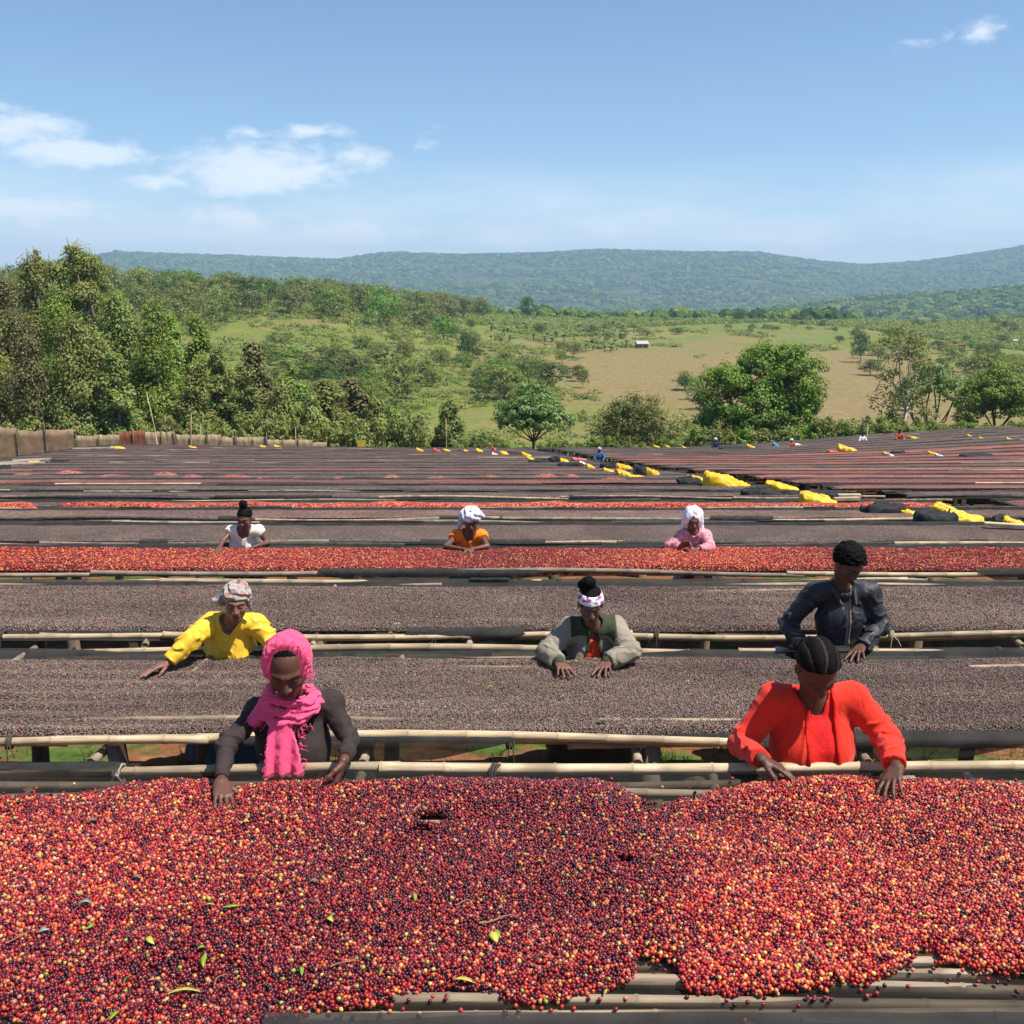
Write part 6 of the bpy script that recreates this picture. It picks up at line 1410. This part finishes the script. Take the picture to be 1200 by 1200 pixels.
# ------------------------------------------------------------------ tarps, nets, fence, far figures and houses, litter on the piles
M_TARP = mat_simple('yellow_tarpaulin', (.70, .42, .018), .5, .14, 3, .5, 22, .3); M_PILE = mat_simple('black_shade_net_pile', (.024, .024, .026), .85, .4, 9, .8, 50)
M_PINKC = mat_simple('pink_red_cloth', (.50, .12, .11), .85, .3, 8); M_WHITEC = mat_simple('white_sacking', (.62, .60, .56), .85, .15, 8); M_BLUEC = mat_simple('blue_plastic', (.05, .22, .50), .5, .2, 8); M_REDC = mat_simple('red_plastic', (.55, .06, .04), .5, .2, 8)
def heap_mesh(seed, wd, dp, h, folds_=5, sag=.4, ang=0.0):
    """cloth thrown over itself: a low mound with hard folds and a ragged outline, closed underneath"""
    n, k = 56, 15; a = np.linspace(0, 2 * np.pi, n, endpoint=False); t = np.linspace(0, 1, k); T, A = np.meshgrid(t, a, indexing='ij')
    P0 = np.stack([np.cos(A).ravel(), np.sin(A).ravel(), np.full(A.size, seed * 1.7)], 1); out = (1 +   .10 * vnoise(P0, 1.6, seed) + .05 * vnoise(P0, 5, seed)).reshape(A.shape)
    sq = 1 / np.maximum(np.abs(np.cos(A)) ** 3.2 + np.abs(np.sin(A)) ** 3.2, 1e-6) ** (1 / 3.2)
    R_ = np.sin(T * np.pi / 2) ** .7 * out * sq * .92; X = R_ * np.cos(A) * wd / 2; Y = R_ * np.sin(A) * dp / 2
    Z = h * (1 - T ** 7); q = np.stack([X.ravel() / wd, Y.ravel() / dp, np.zeros(X.size)], 1)
    f1 = vnoise(q + 10 * seed, 3.2, seed + 3).reshape(X.shape); rid = (.5 - np.abs(vnoise(q * (1.2, 3.2, 1) + seed, 3.0, seed + 8).reshape(X.shape)) * 2)
    ca, sa = math.cos(ang), math.sin(ang); slope = (X / wd) * sag * 1.6
    Z = Z * np.maximum(.12, 0.85 + .34 * f1 + .5 * rid - slope) * (T < .999); Z = np.maximum(Z, 0.0); Z[-1] = -.03
    V = np.stack([X * ca - Y * sa, X * sa + Y * ca, Z], -1).reshape(-1, 3); i = np.arange((k - 1) * n).reshape(k - 1, n)
    F = np.stack([i, np.roll(i, -1, 1), np.roll(i, -1, 1) + n, i + n], -1).reshape(-1, 4)[:, ::-1]; return V, F
def heap(px, py, wpx, hpx, mat, seed, name, label, cat, group, ang=0.0, dp=None, sag=.95):
    x, Y, z = on_surface(px, py); wd = wpx / 1200 * Y * 1.02; h = hpx / 1200 * Y * .50; d = dp or min(1.3, max(.35, wd * .6))
    V, F = heap_mesh(seed, wd, d, h, ang=ang, sag=sag); tag(link(name, mesh_np(name, V, F, mat), loc=(x, Y, z + .01)), label, cat, group)
def heaps():
    G = 'yellow tarpaulins left between the beds'
    L = [(817,566,30,12,'small folded yellow tarp lying against the long draped one',-.3),(850,570,58,20,'long yellow tarp draped down off a bed, left of the other big ones',-.42),(917,575,42,13,'yellow tarp between the long draped tarp and the one by the poles',-.32),
         (958,590,46,20,'rumpled yellow tarp with dark edge beside bare poles',-.2),(1122,611,66,24,'biggest and nearest yellow tarp, beside a large black net pile',-.38),(1192,618,34,15,'yellow tarp cut by the photo edge, nearest the camera',-.2),(1065,602,26,8,'thin yellow tarp strip behind the large black net pile',-.1),(896,580,14,6,'little yellow corner under a black net pile',0),
         (731,550,20,9,'upper tarp of the yellow stack in the middle distance',0),(731,557,19,10,'lower tarp of the yellow stack in the middle distance',0),(763,557,21,12,'yellow tarp right of the stack, behind a black net bundle',-.3),(713,553,14,6,'small yellow tarp left of the stack',0),(720,548,9,5,'tiny yellow fold on top of the stack',0),(745,559,22,3,'flat yellow edge below the stack',0),
         (693,549,12,6,'yellow tarp beside the pink red cloth',0),(661,542,12,6,'yellow tarp left of the pink red cloth',0),(617,535,13,6,'yellow tarp at the start of the path near the round leafy tree',0),(622,539,10,4,'low yellow tarp just in front of the path start',0),(592,533,16,6,'double yellow tarp under the round leafy tree',0),(562,530,9,5,'yellow tarp left of the round leafy tree',0),
         (546,529,6,3,'tiny yellow bag left of the round leafy tree',0),(524,529,10,4,'yellow tarp at the foot of the bare stake',0),(492,529,9,5,'yellow tarp below the dark grove end',0),(138,526,18,4,'yellow tarp before the red screen',0),(42,544,18,5,'yellow tarp on the pale boards at the field edge',-.3),(226,525,9,3,'yellow tarp before the reed fence',0),(308,524,8,3,'first small yellow tarp before the reed fence end',0),(325,524,9,3,'second small yellow tarp at the reed fence end',0),
         (993,529,25,9,'rounded yellow tarp roll far off behind the thin pole',-.3),(1039,533,9,4,'small yellow tarp near the thin pole',0),(1093,533,13,5,'yellow and red bundle under the forked tree',0),(1070,514,14,4,'flat yellow tarp on the rising rows behind the whitish trunk',0),(1137,512,8,3,'yellow bag on the rising rows below the umbrella tree',0),(1149,514,6,3,'tiny yellow bag on the rising rows',0),(1182,515,9,3,'yellow tarp on the rising rows by the photo edge',0),
         (880,525,11,5,'yellow tarp at the foot of the biggest tree',0),(769,524,9,3,'yellow tarp behind the bushy tree corner',0),(783,524,6,3,'small yellow bag beside the bushy tree',0),(802,525,6,3,'small yellow bag near the biggest tree',0)]
    for i, (px, py, w_, h_, lab, ang) in enumerate(L): heap(px, py, w_, h_, M_TARP, 3 + i, 'tarpaulin', lab, 'tarp', G, ang)
    G = 'black shade nets heaped between the beds'
    L = [(888,580,40,11,'black net pile beside the middle yellow tarp'),(965,583,36,10,'black net behind the rumpled yellow tarp'),(1035,600,50,13,'low black net pile between the poles and the nearest yellow tarp'),(1095,611,50,17,'largest black net pile, against the nearest yellow tarp'),(1176,612,26,10,'black net beside the tarp cut by the photo edge'),(807,566,28,9,'black net left of the long draped tarp'),
         (750,556,16,13,'black net bundle between two yellow tarps'),(650,541,15,8,'dark net bundle left of the pink red cloth'),(668,546,30,6,'low dark net beside the yellow tarp'),(632,541,26,4,'thin dark net line on the path'),(602,532,16,4,'dark net under the round leafy tree'),(925,580,34,7,'black net between two big yellow tarps'),(1052,531,16,5,'black net bundle near the thin pole'),(1145,534,38,3,'long thin black net roll far off'),(638,528,16,5,'dark heap of sacks under the round leafy tree'),(860,525,34,3,'dark roll at the foot of the biggest tree'),(713,548,20,7,'black net above the yellow stack'),(6,549,12,6,'black roll by the pale boards'),(70,541,20,4,'dark net fold at the field edge')]
    for i, (px, py, w_, h_, lab) in enumerate(L): heap(px, py + 1, w_ * 1.1, h_ * 1.5, M_PILE, 60 + i, 'net_pile', lab, 'net', G, -.1, sag=.1)
    for i, (px, py, w_, h_, m, lab, cat) in enumerate([(679,540,20,6,M_PINKC,'pink red cloth heap in the middle distance','cloth'),(539 + 40,528,6,7,M_REDC,'small orange red bag under the round leafy tree','bag'),(512,529,9,5,M_REDC,'red bag below the grove end','bag'),(909,523,8,6,M_BLUEC,'blue bundle at the foot of the biggest tree','bundle'),
                                         (977,530,16,3,M_REDC,'red cloth beside the rounded tarp roll','cloth'),(1043,535,9,5,M_WHITEC,'white sack near the thin pole','sack'),(1100,535,10,4,M_WHITEC,'whitish sack beside the yellow and red bundle','sack'),(683,545,9,5,M_WHITEC,'white sack by the dark net','sack'),(580,533,8,3,M_WHITEC,'pale sack between two small tarps','sack'),(935,522,14,3,M_WHITEC,'white sack beside the tiny red figure','sack')]):
        heap(px, py, w_, h_, m, 90 + i, cat if cat != 'cloth' else 'cloth_heap', lab, cat, None)
heaps()

def edge_things():
    M_MAT = mat_simple('plastered_mat', (.25, .165, .10), .9, .3, 2.2, .5, 18); M_REED = Mat('reed_matting', .9, .15); v = M_REED.coord(scale=(14, 14, .8)); f = M_REED.noise(v, 2.0, 4, .7); M_REED.color(M_REED.ramp(f, [(.3, (.16, .11, .06)), (.5, (.34, .25, .15)), (.72, (.50, .39, .25))])); M_REED.bump(f, .7, .02)
    M_RUST = mat_simple('rusty_screen', (.20, .07, .035), .85, .35, 3); M_TIN = mat_simple('tin_roof', (.40, .40, .40), .45, .12, 4); M_WALL = mat_simple('pale_house_wall', (.55, .52, .47), .9); M_MUD = mat_simple('mud_wall', (.24, .11, .065), .9); M_YEL = mat_simple('yellow_board', (.60, .45, .05), .8); M_DARK = mat_simple('dark_opening', (.02, .018, .016), .9)
    def panel(name, parent, a, b, za, zb, h, mat, seed, dz=.0):
        n = 14; rng = np.random.default_rng(seed); V = []
        for s in (0, .05):
            for j in range(5):
                for i in range(n):
                    t = i / (n - 1); x = a[0] + (b[0] - a[0]) * t; y = a[1] + (b[1] - a[1]) * t; top = h * (1 + .015 * math.sin(t * 9 + seed) + rng.uniform(-.02, .02) * (j == 4)); V.append((x, y + s + .012 * math.sin(t * 14 + j), za + (zb - za) * t + dz + top * j / 4))
        V = np.array(V); F = []
        for s in (0, 5 * n):
            for j in range(4):
                for i in range(n - 1): F.append((s + j * n + i, s + j * n + i + 1, s + (j + 1) * n + i + 1, s + (j + 1) * n + i))
        for i in range(n - 1): F.append((4 * n + i, 4 * n + i + 1, 9 * n + i + 1, 9 * n + i))
        org = np.array(parent.location); return link(name, mesh_np(name, V - org, F, mat), parent)
    def stake(parent, x, y, z, h, r=.05, lean=0, mat=M_WOOD, name='post'):
        org = np.array(parent.location) if parent else np.array([x, y, z]); V, F = tube(np.array([(x, y, z - .3), (x + lean * .4, y, z + h * .5), (x + lean, y, z + h)]) - org, [r, r * .85, r * .6], 6); return link(name, mesh_np(name, V, F, mat), parent, None if parent else (x, y, z))
    def fence(name, label, cat, px0, px1, Y0, Y1, top0, top1, npan, mats, post_mat=M_WOOD, posts=True):
        x0, x1 = P(px0, 515, Y0)[0], P(px1, 515, Y1)[0]; root = empty(name, (x0, Y0, gz(x0, Y0)), 0, label, cat)
        for k in range(npan):
            t0, t1 = k / npan, (k + 1) / npan - .006; a = (x0 + (x1 - x0) * t0, Y0 + (Y1 - Y0) * t0); b = (x0 + (x1 - x0) * t1, Y0 + (Y1 - Y0) * t1); za, zb = gz(*a), gz(*b)
            tp = top0 + (top1 - top0) * (t0 + t1) / 2; h = P((px0 + px1) / 2, tp, (a[1] + b[1]) / 2)[2] - (za + zb) / 2
            panel('panel', root, a, b, za, zb, h * (1 + .05 * math.sin(k * 2.1)), mats[k % len(mats)], k)
            if posts: stake(root, a[0], a[1] - .08, za, h * (1.12 + .25 * math.sin(k * 3.3)), .05, .12 * math.sin(k * 2))
    fence('mat_wall', 'grey brown mat wall at the left end of the far beds', 'wall', -150, 88, 64.5, 66.5, 501, 504, 7, [M_MAT])
    fence('pole_fence', 'low open pole fence between the mat wall and the red screen', 'fence', 90, 140, 68.0, 68.2, 511, 511, 2, [M_REED.m])
    fence('screen', 'rusty red screen in front of the grove', 'screen', 141, 170, 67.6, 67.8, 506, 506, 2, [M_RUST])
    fence('reed_fence', 'tan reed fence along the foot of the grove', 'fence', 171, 384, 67.9, 68.6, 506, 518, 12, [M_REED.m])
    for px, top, Y, ln, mat, lab in ((176,462,66.6,-.55,M_BAM,'tall leaning pale pole in front of the grove'),(194,488,67.5,-.2,M_WOOD,'thin dark stake beside the leaning pole'),(226,484,67.5,.15,M_BAM,'straight stake in the reed fence'),(523,490,68.5,.0,M_BAM,'bare pale stake by the small dull young tree'),(1016,499,60.5,.03,M_BAM,'thin upright pole standing in the far right beds'),(237,497,67.4,.3,M_BAM,'slanted stake at the reed fence'),(347,500,68.0,.05,M_BAM,'short stake near the end of the reed fence')):
        x = P(px, 515, Y)[0]; z = gz(x, Y); tag(stake(None, x - ln, Y, z, P(px, top, Y)[2] - z, .036, ln, mat, 'pole'), lab, 'pole')
    def house(px, py, wpx, hpx, label, wall, roofm, name='house', cat='house', flat=False, Y=None, win=2, surf=ground_z):
        if Y is None: x, Y, z = on_surface(px, py, surf, 95, 5000)
        else: x = P(px, py, Y)[0]; z = gz(x, Y)
        wd = wpx / 1200 * Y; h = hpx / 1200 * Y; root = empty(name, (x, Y, z), .15, label, cat); d = wd * .7; hw = h * (.62 if not flat else .86)
        V, F = box(0, 0, hw / 2 - .3, wd, d, hw + .6); link('wall', mesh_np('wall', V, F, wall, False), root)
        o = wd * .06; 
        if flat: V, F = box(0, 0, hw + .06, wd + 2 * o, d + 2 * o, .12)
        else:
            e = (h - hw); V = np.array([(-wd / 2 - o, -d / 2 - o, hw - .02), (wd / 2 + o, -d / 2 - o, hw - .02), (wd / 2 + o, 0, hw + e), (-wd / 2 - o, 0, hw + e), (-wd / 2 - o, d / 2 + o, hw - .02), (wd / 2 + o, d / 2 + o, hw - .02)]); V = np.vstack([V, V + (0, 0, .12)])
            F = [(0, 1, 2, 3), (3, 2, 5, 4), (6, 7, 8, 9), (9, 8, 11, 10), (0, 1, 7, 6), (4, 5, 11, 10), (0, 3, 9, 6), (3, 4, 10, 9), (1, 2, 8, 7), (2, 5, 11, 8)]
        link('roof', mesh_np('roof', V, F, roofm, False), root)
        for k in range(win):
            V, F = box((-.25 + .5 * k) * wd, -d / 2 - .03, hw * .5, wd * .14, .06, hw * .42); link('window' if k else 'door', mesh_np('opening', V, F, M_DARK, False), root)
    house(424, 524, 19, 11, 'small grey hut with flat tin roof and yellow board at the end of the grove', M_WALL, M_TIN, 'hut', 'hut', True, 69.5)
    x = P(425, 520, 69.0)[0]; V, F = box(0, 0, 0, .55, .05, .5); tag(link('signboard', mesh_np('signboard', V, F, M_YEL, False), loc=(x - .1, 69.5 - .45, P(425, 521, 69)[2])), 'yellow board on the front of the small grey hut', 'board')
    house(752, 408, 13, 8, 'tiny house with white tin roof below the banana rows', M_MUD, M_TIN, 'hut', 'hut')
    house(1118, 412, 20, 9, 'rusty red shed on the meadow above the umbrella tree', M_MUD, M_RUST, 'shed', 'shed', True)
    house(1105, 411, 7, 5, 'small dark shelter beside the rusty red shed', M_MUD, M_TIN, 'shelter', 'shelter', True)
    house(878, 368, 14, 9, 'white roofed house among trees beyond the brown meadow', M_WALL, M_TIN, Y=900); house(906, 371, 8, 5, 'smaller pale house right of the white roofed house', M_WALL, M_TIN, Y=880)
    house(1190, 376, 17, 8, 'white roofed house on the green ridge at the photo edge', M_WALL, M_TIN, Y=1000); house(1198, 380, 9, 6, 'reddish house beside the white roofed one on the ridge', M_MUD, M_TIN, Y=985); house(1189, 406, 6, 4, 'tiny white roof in the shrubs above the umbrella tree', M_WALL, M_TIN, Y=420)
    x = P(806, 325, 3900)[0]; z = float(ground_z(x, 3900)); V, F = box(0, 0, 16, 10, 10, 42); V2, F2 = box(0, 0, 40, 13, 13, 5); tag(link('tower', mesh_np('tower', *join([(V, F), (V2, F2)]), mat_simple('ochre_tower', (.55, .38, .22)), False), loc=(x, 3900, z)), 'small ochre tower standing on the distant hillside', 'tower')
    # pale boards at the field edge and loose poles by the tarps
    for i, (px, py, L, ang, lab) in enumerate([(22,546,1.9,.25,'lowest of the pale boards lying at the left field edge'),(28,543,1.8,.5,'slanting pale board at the left field edge'),(38,541,1.4,.35,'topmost pale board at the left field edge'),(110,527,1.6,.1,'pale sheet lying before the red screen'),(995,585,1.0,.05,'first bare pole end beside the rumpled yellow tarp'),(992,589,1.1,.12,'second bare pole end beside the rumpled yellow tarp'),(1180,622,1.3,-.3,'pale slats lying under the nearest photo edge tarp')]):
        x, Y, z = on_surface(px, py); V, F = box(0, 0, 0, L * (Y / 40 if Y > 30 else .42), .32 if Y > 30 else .10, .05); tag(link('board', mesh_np('board', V, F, M_BAM if i > 3 else M_BAMD, False), loc=(x, Y, z + .07), rot=(0, 0, ang)), lab, 'board', 'boards lying at the bed ends')
edge_things()

def tiny_people():
    def fig(px, py, top, cloth, skin, label, lean=.1, yaw=0, wrap=None):
        x, Y, z = on_surface(px, py); Y += .35; p = P(px, top, Y); gzv = gz(x, Y); h = (p[2] - gzv); s = h / 1.62; o = np.array([P(px, py, Y)[0], Y, gzv])
        J = lambda a, b, c: o + np.array([a, b, c]) * s
        g = dict(head=J(0, -.18 * lean * 5, 1.50), neck=J(0, -.10 * lean * 5, 1.34), sh=[J(-.17, -.10, 1.29), J(.17, -.10, 1.29)], pelvis=J(0, 0, .86), el=[J(-.26, -.22, 1.08), J(.26, -.20, 1.08)], wr=[J(-.14, -.40, .98), J(.16, -.42, .98)],
                 hand=(((0, -1, -.2), (0, -.2, -1), (1, 0, 0), .3, .1), ((0, -1, -.2), (0, -.2, -1), (-1, 0, 0), .3, .1)), yaw=yaw, pitch=.3, gz=gzv, sc=s)
        g = person_mesh(g); top_ = sleeves_top(g, .02, .9, 3, .006, hem=-.1, neckr=.06); H = g['H']
        parts = [('jacket', top_, cloth, None, .03, None), ('skirt', skirt(g), M_DKC, low_bb(g), .04, None)]
        if wrap: parts.append(('head_scarf', lambda p: smax(s_ell(H.loc(p), (0, -.02, .02), (.11, .115, .12)), -s_ell(H.loc(p), (0, .1, -.02), (.06, .09, .08)), .01), wrap, (H.c - .25, H.c + .25), .025, None))
        else: parts.append(('hair', hair_cap(g, .012), M_HAIR, (H.c - .25, H.c + .25), .025, None))
        build_person(g, label, parts, .022, skin, (.1, .05, .04), False)
    M_DKC = mat_cloth('dark_cloth', (.05, .045, .05)); wh = mat_cloth('white_head_cloth', (.75, .75, .78)); bl = mat_cloth('blue_work_shirt', (.05, .12, .24)); rd = mat_cloth('brick_red_shirt', (.45, .10, .05)); pk = mat_cloth('grey_pink_cloth', (.5, .4, .4)); nv = mat_cloth('navy_shirt', (.03, .04, .09))
    fig(702, 538, 524, bl, (.10, .045, .03), 'small distant person in a blue shirt among the far beds', wrap=pk); fig(838, 525, 513, nv, (.09, .04, .03), 'tiny distant person with white head cloth before the biggest tree', wrap=wh)
    fig(927, 524, 514, rd, (.09, .04, .03), 'tiny distant person in red right of the blue bundle', wrap=wh); fig(1053, 516, 503, rd, (.09, .04, .03), 'tiny distant person in brick red below the whitish trunk'); fig(1010, 517, 507, wh, (.09, .04, .03), 'tiny distant person in white at the edge of the scrub')
if not NOPEOPLE: tiny_people()

def litter():
    rng = np.random.default_rng(31); M_LG = mat_simple('green_leaf', (.20, .30, .035), .45, .3, 30); M_LY = mat_simple('yellow_green_leaf', (.46, .42, .07), .5, .25, 30); M_LB = mat_simple('dried_leaf', (.30, .24, .15), .7, .3, 30); M_LS = mat_simple('silvery_leaf', (.28, .33, .29), .5, .3, 30); M_TW = mat_simple('twig', (.26, .15, .085), .8)
    def leaf_mesh(L, W, curl, mat, seed):
        n = 9; V = []; F = []
        for i in range(n):
            t = i / (n - 1); w_ = W * math.sin(math.pi * t ** .85) ** .8 + .0004; z = curl * math.sin(math.pi * t) ; x = (t - .5) * L; y = .1 * L * math.sin(3 * t + seed)
            V += [(x, y - w_, z + w_ * .45), (x, y, z), (x, y + w_, z + w_ * .45), (x, y, z - .0012)]
        for i in range(n - 1):
            b = i * 4; F += [(b, b + 1, b + 5, b + 4), (b + 1, b + 2, b + 6, b + 5), (b + 2, b + 3, b + 7, b + 6), (b + 3, b, b + 4, b + 7)]
        return mesh_np('leaf', V, F, mat)
    L = [(216,1166,.115,.011,.15,M_LY,'long narrow yellow green leaf near the lower edge of the pile'),(240,1127,.07,.011,1.9,M_LG,'curled green leaf below the pink scarf woman'),(176,1105,.05,.014,-.4,M_LY,'short yellow leaf left of the curled green one'),(272,1064,.07,.008,.35,M_LG,'thin green leaf bent like a hook'),(246,1062,.05,.004,-.5,M_LY,'thin yellow stem of the hooked leaf'),
         (107,1088,.035,.010,.9,M_LG,'small green leaf near the silvery ones'),(100,1061,.05,.018,.2,M_LS,'larger silvery leaf on the orange side of the pile'),(119,1068,.032,.010,0,M_LS,'small silvery leaf beside the larger one'),(52,1093,.038,.014,.6,M_LS,'folded pale silvery leaf near the left edge'),(387,1080,.045,.015,-.7,M_LY,'withered yellow leaf in the middle left'),(390,1075,.03,.01,.5,M_LB,'dried brown leaf next to the withered yellow one'),
         (486,1053,.042,.010,1.5,M_LG,'bright green upright leaf in the middle of the pile'),(579,1100,.055,.019,1.9,M_LY,'two toned green and cream leaf in the middle'),(583,1096,.04,.012,2.2,M_LG,'green leaf beneath the two toned leaf'),(546,1152,.075,.009,.1,M_LY,'long yellow green leaf above the front slats'),(447,1140,.045,.007,1.5,M_LG,'small green leaf near the front of the pile'),(632,1012,.03,.012,0,M_LY,'small pale leaf right of the middle'),(236,1113,.03,.008,.2,M_LG,'little green leaf scrap near the curled leaf'),
         (354,1140,.055,.008,1.6,M_LG,'slim green leaf at lower left centre'),(400,930,.035,.013,-.6,M_LY,'yellow leaf by the pink scarf woman, between hand and pile'),(150,1150,.04,.009,1.3,M_LG,'green leaf near the lower left corner'),(134,1192,.045,.009,1.4,M_LG,'green leaf at the front rail on the left'),(268,948,.03,.007,.3,M_LG,'green sprig at the fingers of the pink scarf woman'),(710,1165,.035,.008,.8,M_LY,'yellowish leaf near the front notch'),(288,965,.03,.012,.1,M_LY,'pale leaf below the hand of the pink scarf woman'),(109,964,.04,.014,.5,M_LS,'dark grey leaf on the upper left of the pile'),(160,1031,.04,.012,.2,M_LB,'dull brown leaf in the left of the pile'),(1063,1018,.02,.005,.4,M_LG,'scrap of green leaf on the right of the pile'),(368,1035,.04,.014,.2,M_LB,'dried leaf in the left centre'),(695,1012,.03,.01,.3,M_LG,'light green leaf right of centre')]
    def top(x, y): h, d = pile_h(np.asarray(x, float), np.asarray(y, float)); return tz(x, y) + h + .014
    for i, (px, py, Ln, W, a, m, lab) in enumerate(L):
        x, Y, z = on_surface(px, py, top, 1.9, 6)
        tag(link('leaf', leaf_mesh(Ln * .82, W * .72, .006, m, i), loc=(x, Y, z + .006), rot=(rng.normal(0, .2), rng.normal(0, .2), a)), lab, 'leaf', 'leaves fallen among the cherries')
    T = [(585,1080,.13,.12,.0035,'dark twig with forked end across the middle of the pile'),(948,1113,.14,1.45,.0022,'bent pale stalk standing up on the right of the pile'),(965,1096,.09,.35,.0020,'upper bent part of the pale stalk'),(190,1157,.10,-.4,.0018,'thin brown stem in the lower left'),(405,1130,.09,.7,.002,'short brown twig near the lower left centre'),(1134,1046,.05,.5,.002,'short pale straw on the right of the pile'),(25,1100,.09,.6,.0018,'thin stem at the left edge of the pile'),(545,1060,.06,.2,.0016,'curved thin stem near the centre'),(258,1150,.06,1.1,.0018,'thin stem crossing the long narrow leaf'),(622,1095,.05,1.2,.0015,'curly stem right of the two toned leaf')]
    for i, (px, py, Ln, a, r, lab) in enumerate(T):
        x, Y, z = on_surface(px, py, top, 1.9, 6); s = np.linspace(-.5, .5, 6); V, F = tube(np.stack([s * Ln, .12 * Ln * np.sin(s * 5 + i), .006 * np.cos(s * 3)], 1), np.linspace(r * 1.2, r * .6, 6), 5)
        tag(link('twig', mesh_np('twig', V, F, M_TW if i % 2 == 0 else M_LB), loc=(x, Y, z + .007), rot=(0, 0, a)), lab, 'twig', 'twigs among the cherries')
    # a yellow cherry between the fingers of the woman in pink
    # leaves and straws on the brown beds
    for i, (px, py, Ln, a) in enumerate([(225,773,.06,.1),(575,808,.05,.2),(815,850,.05,.5),(705,847,.06,.1),(640,735,.05,.0),(1005,735,.05,.2),(545,650,.06,.2),(600,668,.06,.6),(490,665,.05,.2),(868,662,.08,.1),(1050,668,.06,.3),(660,818,.07,.8),(458,745,.05,.3),(38,823,.06,.4),(712,845,.05,.2)]):
        x, Y, z = on_surface(px, py, lambda x, y: tz(x, y) + .02, 4, 14)
        tag(link('straw', leaf_mesh(Ln, .006 if i % 3 else .014, .01, (M_LB, M_LY, M_LB)[i % 3], i), loc=(x, Y, z + .012), rot=(0, 0, a)), ('pale straw scrap', 'yellow leaf scrap', 'dry leaf scrap')[i % 3] + (' on the second bed' if py > 764 else ' on the third bed' if py > 680 else ' on the red fourth bed'), 'straw', 'leaf scraps on the drying beds')
    # grass tufts on the ground under and between the beds
    n = 5200; x = rng.uniform(-6.5, 6.5, n); y = rng.uniform(4.2, 9.4, n); dn = n2(x, y, 1.1, 55, 3); keep = (dn > .05) | (rng.random(n) < .10); keep &= ~((y < 5.0) & (rng.random(n) < .6)); x, y = x[keep], y[keep]; m = len(x); z = ground_z(x, y)
    k = 7; X = np.repeat(x, k) + rng.normal(0, .02, m * k); Y = np.repeat(y, k) + rng.normal(0, .02, m * k); Z = np.repeat(z, k); a = rng.uniform(0, 6.28, m * k); h = rng.uniform(.03, .11, m * k) * np.repeat(rng.uniform(.6, 1.3, m), k); ln = rng.uniform(.2, .9, m * k) * h; wd = .0035
    b0 = np.stack([X - wd * np.sin(a), Y + wd * np.cos(a), Z - .01], 1); b1 = np.stack([X + wd * np.sin(a), Y - wd * np.cos(a), Z - .01], 1); tp = np.stack([X + ln * np.cos(a), Y + ln * np.sin(a), Z + h], 1); md = (b0 + b1) / 2 + (tp - (b0 + b1) / 2) * .55 + np.stack([wd * .8 * np.sin(a), -wd * .8 * np.cos(a), .1 * h], 1)
    V = np.stack([b0, b1, md, tp], 1).reshape(-1, 3); mg = mat_foliage('ground_grass', (.06, .11, .018), (.20, .30, .05), None, .3)
    tag(link('grass', mesh_np('grass', V, np.arange(len(V)).reshape(-1, 4), mg, True, {'tint': np.repeat(rng.random(m * k), 4)})), 'short green grass on the red soil between the beds', 'grass', kind='stuff')
    # stones and clods on the soil
litter()

def undergrowth():
    """low thicket that fills the slopes between the trees"""
    rng = np.random.default_rng(14); n = 46000; u = rng.uniform(-.56, .56, n); Y = rng.uniform(100, 640, n); x = u * Y; z = ground_z(x, Y); px, py = project(x, Y, z)
    wood = py < np.interp(px, [0,100,200,250,280,330,380,430,470,520,560,600,650,700,740,830,900,1000,1100,1200], [402,400,396,390,374,372,378,386,390,388,380,392,396,394,384,380,378,384,398,412])
    d = n2(x, Y, 1 / 26., 17, 3); patchy = ((px < 560) & (d > .0)) | ((px > 540) & (px < 700) & (py > 408) & (py < 470) & (d > -.12)) | ((px > 1090) & (py > 415) & (py < 480) & (d > -.1)) | (d > .30) | ((py > 488) & (px > 450) & (d > .02)) | ((px > 820) & (px < 860) & (py > 440) & (d > -.2))
    keep = (wood & (d > -.35)) | (patchy & (rng.random(n) < .42)); dryf = ((x - 70) / 66) ** 2 + ((Y - 255) / 118) ** 2 < .9; keep &= ~(dryf & (rng.random(n) < .985)); x, Y, z = x[keep], Y[keep], z[keep]; m = len(x); k = 34
    s = rng.uniform(.6, 1.5, m) * np.interp(Y, [100, 300, 600], [.75, 1.15, 1.8]); a = rng.normal(0, 1, (m * k, 3)); a /= np.linalg.norm(a, axis=1)[:, None]; a[:, 2] = np.abs(a[:, 2])
    S = np.repeat(s, k); cen = np.stack([np.repeat(x, k), np.repeat(Y, k), np.repeat(z, k)], 1) + a * S[:, None] * (rng.random(m * k) ** .4)[:, None] * (1.25, 1.25, .95); ti = np.clip(np.repeat(rng.random(m), k) * .6 + .4 * rng.random(m * k), 0, 1)
    V, F, t, w_ = leaf_quads(rng, cen, a, S * .42 * rng.uniform(.6, 1.3, m * k), ti, np.clip(np.repeat(rng.random(m), k), 0, 1) ** 2)
    tag(link('undergrowth', mesh_np('undergrowth', V, F, F_SCRUB, True, {'tint': t, 'warm': w_})), 'low green thicket filling the slopes between the trees', 'undergrowth', kind='stuff')
undergrowth()
